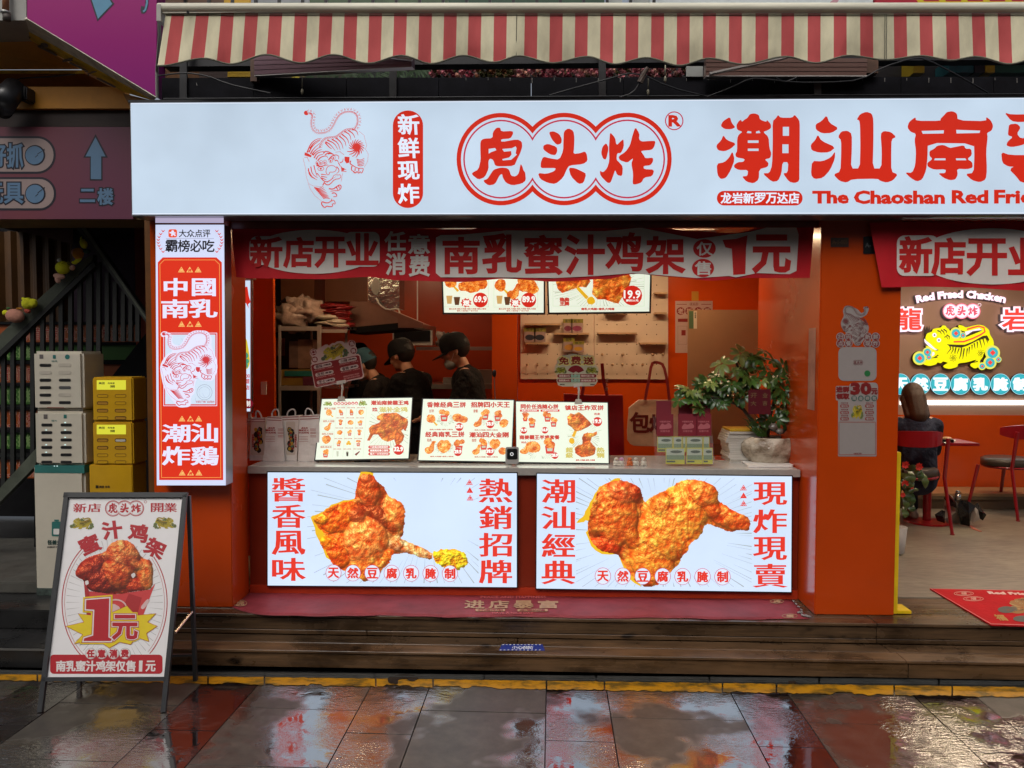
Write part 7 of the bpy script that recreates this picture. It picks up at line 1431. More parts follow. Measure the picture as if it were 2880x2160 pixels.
# potted umbrella plant
pc = pt(2160, 1300, .22); pc.z = ZC; plant = thing('potted_plant', 'umbrella plant in a plastic wrapped pot with a dark red opening tag', 'plant', pc)
def place(px, py, y): return pt(px, py, y)
sx = .33766
mbp = MB(); rings_ = [(1268, 905, 1270), (1290, 860, 1283), (1330, 835, 1278), (1375, 838, 1288), (1420, 872, 1275), (1455, 900, 1262), (1480, 915, 1250)]
k0 = 0; nseg = 40
for yy, xl, xr in rings_:
    a, b_ = zr([(xl, yy)])[0], zr([(xr, yy)])[0]; A, B = pt(*a, .25), pt(*b_, .25); cx, r = (A.x + B.x) / 2, (B.x - A.x) / 2
    for j in range(nseg):
        t = 2 * math.pi * j / nseg; rr = r * (1 + .07 * mnoise.noise(Vector((math.cos(t) * 2, math.sin(t) * 2, yy * .02))) + .035 * math.sin(t * 9 + yy * .03)); mbp.V.append(Vector((cx + rr * math.cos(t), .25 + rr * .8 * math.sin(t), A.z)))
for i in range(len(rings_) - 1):
    for j in range(nseg): mbp.F.append((i * nseg + j, i * nseg + (j + 1) % nseg, (i + 1) * nseg + (j + 1) % nseg, (i + 1) * nseg + j)[::-1]); mbp.M.append(0)
mbp.F.append(tuple(6 * nseg + j for j in range(nseg))[::-1]); mbp.M.append(0)
def wrapm():
    m, nt, b = nm('crinkled_pot_wrap'); f = noise_tex(nt, 8, (1, 1, 1.4), 5, .6); nt.links.new(ramp(nt, f, [(.35, (.14, .09, .05)), (.5, (.38, .32, .24)), (.65, (.55, .48, .38))]), b.inputs['Base Color']); b.inputs['Roughness'].default_value = .18; add_bump(nt, b, noise_tex(nt, 22, (1, 1, 1), 4, .6), .9, .02); return m
mbp.build('wrapped_pot', wrapm(), plant, True)
a, b_ = pt(*zr([(830, 1460)])[0], .12), pt(*zr([(1300, 1480)])[0], .12)
slab('tray', ZP(ZC + .014), zr([(835, 1465), (885, 1440), (1290, 1440), (1300, 1478), (1270, 1508), (900, 1508)]), .012, WHITEP, plant)
BK_ = pm('dark_bark', (.03, .022, .014), .7, var=.4, vs=30)
soil = pt(*zr([(1075, 1272)])[0], .25)
def br_tube(P, r0, r1): MB().tube([place(*zr([(x, y)])[0], yy) for x, y, yy in P], r0, 8, r1=r1).build('stem', BK_, plant)
br_tube([(1010, 1275, .26), (960, 1200, .26), (915, 1110, .25), (860, 1040, .24), (790, 990, .23), (680, 960, .22), (540, 930, .2)], .018, .007)
br_tube([(1020, 1270, .26), (1015, 1150, .26), (1000, 1000, .26), (940, 860, .26), (850, 760, .26), (800, 650, .25), (820, 600, .25)], .018, .006)
br_tube([(1060, 1270, .27), (1080, 1120, .27), (1120, 950, .28), (1140, 800, .28), (1180, 700, .28)], .016, .006)
br_tube([(1180, 1235, .24), (1260, 1150, .24), (1300, 1060, .25), (1295, 980, .25), (1320, 900, .26), (1370, 850, .27)], .014, .006)
br_tube([(1150, 1100, .26), (1230, 1000, .24), (1260, 860, .24)], .009, .005)
LEAFM = []
def leafmat(n, c):
    m, nt, b = nm(n); f = noise_tex(nt, 30, (1, 1, 1), 4); nt.links.new(ramp(nt, f, [(.3, tuple(v * .6 for v in c)), (.65, c), (.8, tuple(v * 1.5 for v in c))]), b.inputs['Base Color']); b.inputs['Roughness'].default_value = .28; return m
LEAFM = [leafmat('dark_green_leaf', (.045, .11, .02)), leafmat('mid_green_leaf', (.08, .18, .03)), leafmat('pale_green_leaf', (.26, .36, .09))]
def whorl(c, r, face, m, n=8, nme='leaf', par=None, droop=.35):
    mb = MB(); f = Vector(face).normalized(); u = f.orthogonal().normalized(); v = f.cross(u)
    for k in range(n):
        a = 2 * math.pi * k / n + rn.uniform(-.15, .15); d = u * math.cos(a) + v * math.sin(a); s = f.cross(d); L = r * rn.uniform(.65, 1.15); wd = L * rn.uniform(.17, .24)
        pts_ = []
        for t, wq in ((.1, .12), (.35, .75), (.62, 1), (.85, .75), (1, .08)):
            p = c + d * L * t - f * (droop * L * t * t) + f * .1 * L * t; pts_.append((p - s * wd * wq + f * wd * .25 * wq, p, p + s * wd * wq + f * wd * .25 * wq))
        V = [q for tri in pts_ for q in tri]; mb.add(V, [(3 * i + j, 3 * i + j + 1, 3 * i + j + 4, 3 * i + j + 3) for i in range(4) for j in (0, 1)])
    return mb.build(nme, m, par if par else plant, True)
spots = [(835, 575, .25, 92, 2), (680, 660, .22, 90, 2), (1040, 565, .26, 82, 1), (1000, 620, .24, 80, 1), (930, 620, .27, 70, 0), (1190, 680, .22, 88, 0), (1260, 700, .27, 70, 0), (1110, 640, .25, 75, 0), (880, 690, .24, 80, 0), (960, 700, .22, 80, 0), (1060, 720, .2, 85, 0), (1150, 770, .2, 85, 0), (1240, 790, .22, 80, 0), (1310, 750, .27, 60, 0), (870, 750, .2, 80, 1), (800, 730, .22, 60, 2), (640, 770, .22, 80, 1), (560, 840, .2, 78, 0), (480, 840, .22, 60, 0), (400, 880, .18, 85, 2), (330, 960, .2, 70, 1), (440, 960, .17, 78, 1), (495, 1030, .17, 68, 1), (520, 930, .2, 65, 0), (600, 940, .2, 75, 0), (680, 860, .2, 80, 1), (760, 840, .18, 80, 0), (820, 880, .2, 70, 0), (700, 960, .2, 66, 0), (640, 980, .19, 60, 0), (780, 940, .22, 70, 0), (860, 940, .22, 70, 0), (930, 800, .2, 78, 1), (1010, 800, .18, 70, 2), (1080, 810, .18, 70, 1), (1170, 860, .2, 78, 0), (1250, 880, .2, 66, 0), (1340, 860, .26, 60, 1), (1380, 830, .27, 45, 1), (1180, 950, .2, 70, 0), (1250, 980, .22, 66, 0), (1150, 1020, .22, 70, 0), (1220, 1060, .22, 60, 0), (1320, 1020, .27, 50, 0), (1150, 1120, .2, 70, 0), (1060, 1130, .2, 66, 0), (1200, 1130, .22, 60, 1), (1290, 930, .24, 50, 2), (890, 840, .24, 70, 0), (1010, 900, .25, 70, 0), (940, 930, .27, 70, 0), (1110, 910, .24, 70, 0), (560, 900, .22, 60, 0), (980, 1150, .22, 60, 0), (740, 780, .25, 60, 0)]
for i in range(34):
    sxx, syy, sY, sr, sm = spots[rn.randrange(12, 50)]; spots.append((sxx + rn.uniform(-60, 60), syy + rn.uniform(-45, 45), sY + rn.uniform(-.02, .06), sr * .85, rn.choice([0, 0, 1, 2])))
for x, y, Y, r, m in spots:
    c = place(*zr([(x, y)])[0], Y + rn.uniform(-.03, .03)); whorl(c, r * 1.22 * sx * 5.75 / F_PX, (rn.uniform(-.6, .6), -1 + rn.uniform(-.2, .6), rn.uniform(.15, 1.3)), LEAFM[m])
g = MB()
for i in range(16):
    a = rn.uniform(-1, .1); b0 = place(*zr([(1000 + rn.uniform(-30, 60), 1265)])[0], .2); tpv = b0 + Vector((a * .19, -.03, .17 * rn.uniform(.5, 1.1))); g.add([b0 + Vector((-.004, 0, 0)), b0 + Vector((.004, 0, 0)), b0.lerp(tpv, .6) + Vector((.006, 0, .03)), tpv, b0.lerp(tpv, .6) + Vector((-.006, 0, .03))], [(0, 1, 2, 3, 4)])
g.build('grass_leaves', LEAFM[0], plant)
MB().ell(place(*zr([(1110, 1190)])[0], .15), .035, .03, .03, jit=.5).ell(place(*zr([(1160, 1225)])[0], .14), .03, .03, .022, jit=.5).build('pebble', pm('wet_pebble', (.12, .1, .08), .25), plant, True)
Pt = YP(.1); slab('hanging_tag', Pt, zr([(902, 880), (1088, 870), (1090, 1082), (902, 1080)]), .002, ink((84, 16, 28)), plant)
letter(Pt, [(s, zq(zr, q)) for s, q in (('开', (922, 905, 972, 945)), ('业', (1022, 905, 1062, 942)), ('大', (922, 972, 968, 1010)), ('吉', (1022, 970, 1060, 1008)))], ink((110, 90, 60)), plant, w=.3, off=.001)
MB().tube([place(*zr([p])[0], .03) for p in smooth_open([(1035, 1515), (1035, 1498), (1060, 1490), (1150, 1500), (1260, 1512), (1320, 1505)], 1)], .003, 6)
# microphone
mc = thing('gooseneck_microphone', 'black microphone head on a thin silver gooseneck behind the counter', 'microphone', pt(1392, 1135, .45))
MB().ell(pt(1390, 1050, .45), .017, .017, .03, n=12).build('head', BLACKP, mc, True); MB().tube([pt(1390, 1062, .45), pt(1391, 1090, .45), pt(1393, 1125, .45), pt(1393, 1300, .45)], .004, 8).build('neck', STEEL, mc)
# ------------------------------------------------------------------ inner lit poster at the left of the opening
lp = thing('inner_lit_poster', 'slim backlit poster strip showing behind the left orange pillar', 'lit poster', pt(690, 1165, .12)); PLp = YP(.12)
slab('frame', PLp, [(600, 782), (708, 782), (708, 1162), (600, 1162)], .03, ALU, lp); lay('lit_face', PLp, [[(602, 789), (704, 789), (704, 1157), (602, 1157)]], G_LB, lp, .001)
lay('star_print', PLp, [[(670, 812), (696, 806), (700, 832), (705, 850), (698, 856), (700, 868), (692, 852), (670, 858)]], G_MR, lp, .002)
lay('tiger_print', PLp, [chaikin([(670, 950), (693, 948), (700, 985), (704, 1020), (696, 1040), (670, 1036)], 2)], glow((214, 190, 50)), lp, .002); lay('tiger_print', PLp, [circ(690, 1000, 9), circ(694, 1016, 7), circ(690, 1028, 8)], glow((60, 150, 120)), lp, .003)
letter(PLp, [('加', (690, 1052, 702, 1062)), ('盟', (690, 1066, 702, 1078)), ('店', (690, 1084, 702, 1096))], G_MR, lp, w=.3); lay('disc_print', PLp, [circ(698, 1135, 14, 16)], glow((120, 20, 40)), lp, .002); letter(PLp, [('制', (692, 1127, 704, 1143))], G_MW, lp, w=.4, off=.003)
box('lamp_clip', PLp.at(697, 790).x, PLp.at(718, 790).x, .08, .14, PLp.at(700, 787).z, PLp.at(700, 774).z, pm('brushed_clip', (.35, .25, .15), .35, metal=.6), lp)
sw_ = slab('light_switch', YP(.948), zg(rrect((272, 840, 316, 944), 5, 2)), .012, WHITEP, None, .012); tag(sw_, 'white switch box on the orange wall above the paper bags', 'switch')
# ------------------------------------------------------------------ steel shelf rack and kitchen fittings
zh = Zm(640, 600, .28933)
YR = 1.5; RST = pm('rack_steel', (.5, .44, .38), .35, metal=.35, var=.1, vs=9)
rk = thing('steel_rack', 'stainless steel shelf rack in the kitchen loaded with bags and boxes', 'rack', pt(880, 1300, YR))
def rq(q, y0, y1, m, n): return qbox(n, q, y0, y1, m, rk)
for x0, x1, y in ((783, 789, YR), (892, 902, YR), (872, 877, YR + .45), (970, 976, YR + .45)): rq((x0, 914, x1, 1420), y, y + .02, RST, 'post')
rq((786, 918, 892, 930), YR + .002, YR + .018, RST, 'shelf_rail'); rq((902, 926, 976, 936), YR + .02, YR + .03, RST, 'shelf_rail')
zt_ = YP(YR).at(800, 919).z; box('shelf', YP(YR).at(786, 919).x, YP(YR).at(976, 919).x, YR + .021, YR + .46, zt_ - .02, zt_, STEEL, rk)
rq((786, 1085, 892, 1098), YR + .002, YR + .018, RST, 'shelf_rail'); zt2 = YP(YR).at(800, 1086).z; box('shelf', YP(YR).at(786, 919).x, YP(YR).at(976, 919).x, YR + .021, YR + .46, zt2 - .02, zt2, STEEL, rk)
sg = MB()
cx = pt(850, 905, YR + .2)
FILM = pm('cloudy_plastic_film', (.40, .28, .22), .25, var=.35, vs=14, bump=.7, bs_=20)
pbg = MB().ell(pt(822, 898, YR + .18), .20, .14, .13, jit=.5, n=26).ell(pt(868, 880, YR + .2), .17, .13, .12, jit=.6, n=26).ell(pt(838, 872, YR + .22), .15, .12, .12, jit=.6, n=22).build('plastic_bag_pile', FILM, None, True); tag(pbg, 'pile of cloudy plastic wrapped bags on top of the steel rack', 'plastic bags')
rbg = MB()
for i in range(9): rbg.ell(pt(942 + rn.uniform(-14, 14), 922 - i * 7.5, YR + .25), .15, .1, .028, jit=.5, n=14, rot=Matrix.Rotation(rn.uniform(-.2, .2), 3, 'Y'))
tag(rbg.build('red_bag_bundle', pm('red_bag_plastic', (.26, .015, .018), .35, var=.4, vs=12, bump=.5, bs_=25), None, True), 'bundle of folded red bags on the rack top', 'bag bundle')
for i, (x, y, w_) in enumerate(((920, 893, .1), (945, 905, .1), (955, 917, .09), (925, 910, .12))): tag(MB().ell(pt(x, y, YR + .1), w_, .06, .025, jit=.4, n=14).build('folded_white_bag', pm('cream_bag_plastic', (.50, .42, .32), .4, var=.2, vs=20, bump=.4, bs_=30), None, True), ('highest', 'second highest', 'lowest', 'widest')[i] + ' folded cream bag at the rack edge beside the red bundle', 'folded bag', 'folded cream bags on the rack')
tag(qbox('storage_box', (788, 1040, 876, 1084), YR + .05, YR + .4, pm('yellow_carton', (.28, .15, .02), .6, var=.25)), 'yellow storage box with label on the lower rack shelf', 'box')
tag(qbox('box_lid', (800, 1043, 880, 1058), YR + .04, YR + .4, pm('teal_lid', (.02, .15, .12), .35)), 'teal lid lying on the yellow storage box', 'lid')
tag(qbox('storage_box', (852, 1060, 888, 1084), YR + .03, YR + .3, pm('plum_carton', (.12, .02, .04), .5)), 'dark plum box beside the yellow storage box', 'box')
for i, (q, c, lab) in enumerate((((813, 960, 838, 1034), (.12, .07, .055), 'dim clear plastic sleeve hanging in the rack'), ((838, 955, 880, 1036), (.22, .12, .08), 'pale brown paper roll standing in the rack'), ((700 + 60, 950, 782, 1000), (.1, .02, .01), 'dark notice behind the rack'))): tag(qbox(('plastic_sleeve', 'paper_sack', 'wall_notice')[i], q, YR + .1, YR + .3, pm('rackitem_%d' % i, c, .5, var=.3, vs=9, bump=.4, bs_=12)), lab, ('sleeve', 'paper sack', 'notice')[i])
WOODP = pm('orange_brown_board', (.30, .11, .05), .4, var=.12, vs=3)
for i, (q, lab) in enumerate((((756, 700, 884, 848), 'first pale wall cabinet above the rack'), ((914, 700, 1034, 848), 'second pale wall cabinet beside the silver duct'))): tag(qbox('wall_cabinet', q, 2.3, 2.7, WOODP), lab, 'cabinet')
hd = thing('range_hood', 'stainless cooker hood with a pointed front corner over the kitchen workers', 'range hood', pt(1080, 920, 2.0))
slab('hood_body', YP(1.9), [(984, 848), (1040, 849), (1188, 911), (1188, 922), (984, 935)], .75, pm('dull_hood_steel', (.26, .15, .11), .35, metal=.5, var=.15, vs=5), hd)
slab('hood_rim', YP(1.888), [(1036, 846), (1190, 909), (1188, 922), (1120, 922), (1119, 896)], .01, pm('hood_rim_steel', (.24, .12, .09), .3, metal=.5), hd)
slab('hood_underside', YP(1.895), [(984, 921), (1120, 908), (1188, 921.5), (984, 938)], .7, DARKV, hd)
dk = thing('foil_duct', 'shiny crumpled foil exhaust duct above the cooker hood', 'duct', pt(1075, 868, 1.95)); slab('duct_panel', YP(1.93), [(1035, 700), (1123, 700), (1123, 868), (1058, 868), (1035, 845)], .3, pm('crumpled_foil', (.35, .36, .34), .2, metal=.9, var=.3, vs=10, bump=.9, bs_=16), dk)
lay('duct_sticker', YP(1.93), [circ(1057, 805, 12, 18, 24)], pm('white_sticker', (.4, .4, .36), .4), dk, .004)
MB().tube([pt(x, y, 1.88) for x, y in smooth_open([(1058, 838), (1068, 858), (1090, 872), (1120, 866), (1124, 880)], 1)], .008, 6).build('white_cable', WHITEP, dk)
mw = thing('microwave_oven', 'white microwave oven with black door on the kitchen wall shelf', 'microwave', pt(1160, 975, 2.7)); qbox('body', (1104, 917, 1216, 971), 2.8, 3.1, pm('microwave_white', (.42, .4, .38), .4), mw); slab('door_glass', YP(2.8), [(1108, 930), (1210, 930), (1210, 961), (1108, 961)], .004, BLACKP, mw, .005)
ws = qbox('wall_shelf', (1170, 975, 1386, 985), 2.6, 2.95, pm('shelf_white', (.36, .33, .33), .35)); tag(ws, 'thin white wall shelf behind the workers', 'shelf')
tag(MB().ell(pt(1243, 958, 2.75), .06, .05, .09, jit=.9, n=16).build('plastic_bag', pm('grey_film', (.16, .13, .12), .3, var=.3, vs=20), None, True), 'small clear plastic bag standing beside the microwave', 'plastic bag')
tag(qbox('kitchen_worktop', (950, 1080, 1386, 1094), 2.4, 3.0, pm('steel_worktop', (.35, .32, .3), .3, metal=.5)), 'steel worktop behind the workers', 'worktop')
tag(qbox('food_tray', (1246, 1062, 1272, 1080), 2.45, 2.6, pm('tray_clear', (.28, .26, .24), .3)), 'clear food tray on the kitchen worktop', 'tray')
tag(qbox('scale', (1292, 1040, 1384, 1080), 2.5, 2.7, pm('scale_grey', (.26, .25, .23), .4)), 'grey appliance on the worktop behind the masked worker', 'appliance')
for x in (1171,): MB()
tg = MB().tube([pt(1174, 770, 1.9), pt(1174, 900, 1.9)], .006, 6); tag(tg.build('wall_cable', WHITEP), 'thin pale cord hanging beside the cooker hood', 'cord')
# ------------------------------------------------------------------ pegboard wall
YPB = YB - .03
pg = thing('pegboard', 'cream pegboard panels with wooden pegs and little shelves', 'pegboard', pt(1670, 1066, YPB)); PEG = pm('cream_board', (.62, .50, .38), .5, var=.06, vs=3); WD = pm('pale_peg_wood', (.46, .29, .16), .5, var=.15, vs=12, stretch=(.3, 1, 1))
qbox('board_panel', [(1464, 690), (1670.4, 690), (1670.4, 1066), (1464, 1066)], YPB, YPB + .02, PEG, pg); qbox('board_panel', [(1671.6, 690), (1879, 690), (1879, 1067), (1671.6, 1066)], YPB, YPB + .02, PEG, pg)
hp = MB(); PPg = YP(YPB); skip = {(1, 9), (3, 9), (9, 9)}
for j in range(13):
    for i in range(15):
        x = 1484 + 27.9 * i; y = 1052 - 27.8 * j
        if abs(x - 1671) < 5 or x > 1874 or y < 780: continue
        hp.lathe(PPg.at(x, y, .0006), [(.0058, 0), (.0058, .0004)], 8, M=Matrix.Rotation(R(90), 3, 'X'))
hp.build('peg_hole_pattern', pm('hole_shadow', (.02, .012, .01), .9), pg)['kind'] = 'stuff'
def dowel(x, y, L=.07, r=.014): p = PPg.at(x, y); MB().tube([p, p + Vector((0, -L, 0))], .007, 8).lathe(p + Vector((0, -L, 0)), [(.004, -.006), (r, -.003), (r * 1.05, .006), (r * .6, .014)], 12, M=Matrix.Rotation(R(90), 3, 'X')).build('peg', WD, pg, True)
for x in (1483, 1511, 1539, 1567, 1693, 1721, 1749, 1777, 1805, 1833, 1861): dowel(x, 1025)
for x in (1692, 1749, 1833, 1862): dowel(x, 997)
for x0, x1, y in ((1476, 1576, 913), (1557, 1656, 939), (1478, 1545, 966), (1680, 1788, 938), (1796, 1872, 966), (1838, 1873, 826), (1838, 1871, 882), (1700, 1760, 882)):
    a, c = PPg.at(x0, y), PPg.at(x1, y); box('peg_shelf', a.x, c.x, YPB - .09, YPB - .001, a.z - .009, a.z + .009, WD, pg)
def packet(label, x, y, w_, h_, col, top=(130, 120, 40), Y=-.05):
    Pp = YP(YPB + Y); t = thing('snack_packet', label, 'packet', Pp.at(x, y + h_), 'snack packets on the pegboard'); q = (x - w_ / 2, y - h_ / 2, x + w_ / 2, y + h_ / 2)
    slab('pouch', Pp, Q(q), .012, pm('clear_pouch', (.34, .24, .22), .25, var=.15), t); slab('header_card', Pp, Q((q[0] - 1, q[1], q[2] + 1, q[1] + h_ * .3)), .014, ink(top), t, .001)
    lay('contents_print', Pp, [circ(x, y + h_ * .2, w_ * .42, 12, h_ * .2)], ink(col), t, .0015); letter(Pp, [('豆干', (x - w_ * .3, q[1] + 2, x + w_ * .3, q[1] + h_ * .3 - 2))], ink((50, 46, 16)), t, w=.2, off=.002)
packet('purple snack packet on the upper peg shelf, near the hanging screen', 1597, 916, 25, 38, (110, 40, 60)); packet('pink snack packet beside the purple one on the upper peg shelf', 1623, 916, 32, 38, (130, 50, 80))
packet('dark snack packet on the short peg shelf', 1490, 941, 32, 40, (46, 44, 54)); packet('second dark snack packet on the short peg shelf', 1518, 941, 32, 40, (40, 40, 50))
packet('yellow snack packet hanging above the gift card', 1600, 969, 30, 40, (170, 120, 50)); packet('yellow snack packet pushed forward beside the other yellow one', 1627, 975, 30, 30, (176, 130, 40), Y=-.08)
# posters, boards, totes
nt_ = thing('wall_notice', 'white notice with red discs half hidden by the brown board', 'notice', pt(1950, 992, YB)); Pn = YP(YB - .002); slab('sheet', Pn, zr([(294, 138), (605, 138), (605, 570), (294, 570)]), .001, ink((188, 160, 150)), nt_)
lay('disc_print', Pn, [zr(circ(x, 222, 33, 18)) for x in (338, 410, 485, 560)], ink((130, 26, 20)), nt_, .001); letter(Pn, [(s, zq(zr, (x - 22, 200, x + 22, 246))) for s, x in zip('老板必看', (338, 410, 485, 560))], ink((196, 170, 160)), nt_, w=.5, off=.002)
lay('line_print', Pn, [zr(Q((316, 286, 398, 312))), zr(Q((345, 380, 380, 425))), zr(Q((304, 163, 390, 168))), zr(Q((510, 163, 592, 168)))], ink((130, 26, 20)), nt_, .001); logo(Pn, zr([(412, 150)])[0] + zr([(486, 178)])[0], ink((130, 60, 50)), ink((130, 60, 50)), nt_, .001); lay('code_frame', Pn, [ring(zr(Q((314, 346, 392, 500))), .8)], ink((150, 120, 110)), nt_, .001)
yt_ = qbox('yellow_tape', zq(zr, (430, 58, 488, 136)), YB - .003, YB - .001, pm('yellow_tape', (.5, .24, .01), .5)); tag(yt_, 'piece of yellow tape above the white notice', 'tape')
bd = thing('leaning_board', 'large brown fibreboard leaning against the orange wall', 'board', pt(2040, 1250, 1.7)); Pd = YP(1.7); slab('panel', Pd, zr([(400, 210), (1028, 212), (1024, 1322), (396, 1324)]), .02, pm('brown_fibreboard', (.30, .17, .085), .6, var=.06, vs=3), bd)
slab('label', Pd, zr(Q((408, 222, 446, 368))), .001, ink((70, 96, 66)), bd, .0015); slab('label', Pd, zr(Q((446, 222, 474, 368))), .001, ink((196, 184, 160)), bd, .0015); letter(Pd, row('样品板', zq(zr, (454, 232, 468, 282)), .1, True), ink((70, 70, 60)), bd, w=.2, off=.003)
slab('finger_hole', Pd, zr(circ(1008, 336, 15, 14, 18)), .001, pm('hole_ring', (.18, .09, .045), .6), bd, .0012); slab('lower_panel', Pd, zr([(615, 1326), (900, 1326), (900, 1420), (615, 1420)]), .02, pm('brown_fibreboard_b', (.22, .11, .05), .6), bd)
tt = thing('tote_bag', 'large glossy red shopping bag with red straps', 'bag', pt(1670, 1285, 1.2)); Pr_ = YP(1.2); RDB = pm('red_tote', (.34, .008, .014), .3, var=.2, vs=5, bump=.5, bs_=7)
slab('bag_body', Pr_, [(1586, 1108), (1660, 1112), (1752, 1112), (1756, 1279), (1590, 1285)], .12, RDB, tt)
for P in ([(1637, 1112), (1648, 1040), (1650, 1005)], [(1707, 1112), (1697, 1070), (1693, 1022)]): slab('strap', Pr_, stroke(P, 9), .004, pm('red_strap', (.3, .01, .015), .5), tt, .01)
letter(Pr_, row('虎头炸', (1703, 1062, 1710, 1100), .2, True), ink((190, 140, 130)), tt, w=.3, off=.012)
tw = thing('tote_bag', 'cream cotton tote bag lettered in dark red with red straps', 'bag', pt(1830, 1255, 1.6)); Pw = YP(1.6); slab('bag_body', Pw, chaikin([(1771, 1125), (1900, 1125), (1985, 1128), (1985, 1256), (1800, 1255), (1775, 1252), (1763, 1235)], 1), .04, cloth('cream_cotton', (.62, .48, .36), .9, .3, 5), tw)
letter(Pw, [('包', (1773, 1160, 1826, 1216)), ('炸', (1828, 1166, 1880, 1214))], ink((104, 30, 30)), tw, w=2.2, wy=1.4, off=.002)
for P in ([(1814, 1125), (1824, 1070), (1832, 1022), (1843, 1019)], [(1882, 1125), (1876, 1070), (1866, 1026), (1850, 1019), (1838, 1019)]): slab('strap', Pw, stroke(smooth_open(P, 1), 8), .003, pm('crimson_strap', (.22, .012, .015), .6), tw, .01)
# ------------------------------------------------------------------ people
def remesh(name, mb, mats, parent, vox=.011, sm=3, pick=None):
    me = bpy.data.meshes.new(name); me.from_pydata(mb.V, [], mb.F); o = bpy.data.objects.new(name, me); COL.objects.link(o)
    md = o.modifiers.new('r', 'REMESH'); md.mode = 'VOXEL'; md.voxel_size = vox; ms = o.modifiers.new('s', 'SMOOTH'); ms.iterations = sm; ms.factor = .5
    bpy.context.view_layer.update(); me2 = bpy.data.meshes.new_from_object(o.evaluated_get(bpy.context.evaluated_depsgraph_get())); bpy.data.objects.remove(o)
    V = [v.co.copy() for v in me2.vertices]; Fc = [tuple(p.vertices) for p in me2.polygons]
    mi = [pick(sum((V[i] for i in f), Vector()) / len(f)) for f in Fc] if pick else None
    return mk(name, V, Fc, mats, parent, mi, True)
def capsule(mb, a, b, r0, r1, n=12, flat=1.0, fdir=None):
    a, b = Vector(a), Vector(b); d = b - a; L = d.length; d.normalize(); P = []
    for i in range(5): t = math.pi / 2 * i / 4; P.append((a - d * r0 * math.cos(t), max(.0008, r0 * math.sin(t))))
    for i in range(5): t = math.pi / 2 * i / 4; P.append((b + d * r1 * math.sin(t), max(.0008, r1 * math.cos(t))))
    u = d.orthogonal().normalized() if fdir is None else (Vector(fdir) - d * d.dot(Vector(fdir))).normalized(); v = d.cross(u); k0 = len(mb.V)
    for p, r in P:
        for j in range(n): t = 2 * math.pi * j / n; mb.V.append(p + u * math.cos(t) * r * flat + v * math.sin(t) * r)
    m = len(P)
    for i in range(m - 1):
        for j in range(n): mb.F.append((k0 + i * n + j, k0 + i * n + (j + 1) % n, k0 + (i + 1) * n + (j + 1) % n, k0 + (i + 1) * n + j)); mb.M.append(0)
    mb.F.append(tuple(k0 + j for j in range(n))[::-1]); mb.F.append(tuple(k0 + (m - 1) * n + j for j in range(n))); mb.M += [0, 0]
SKIN = pm('skin', (.56, .31, .2), .5, var=.08, vs=12)
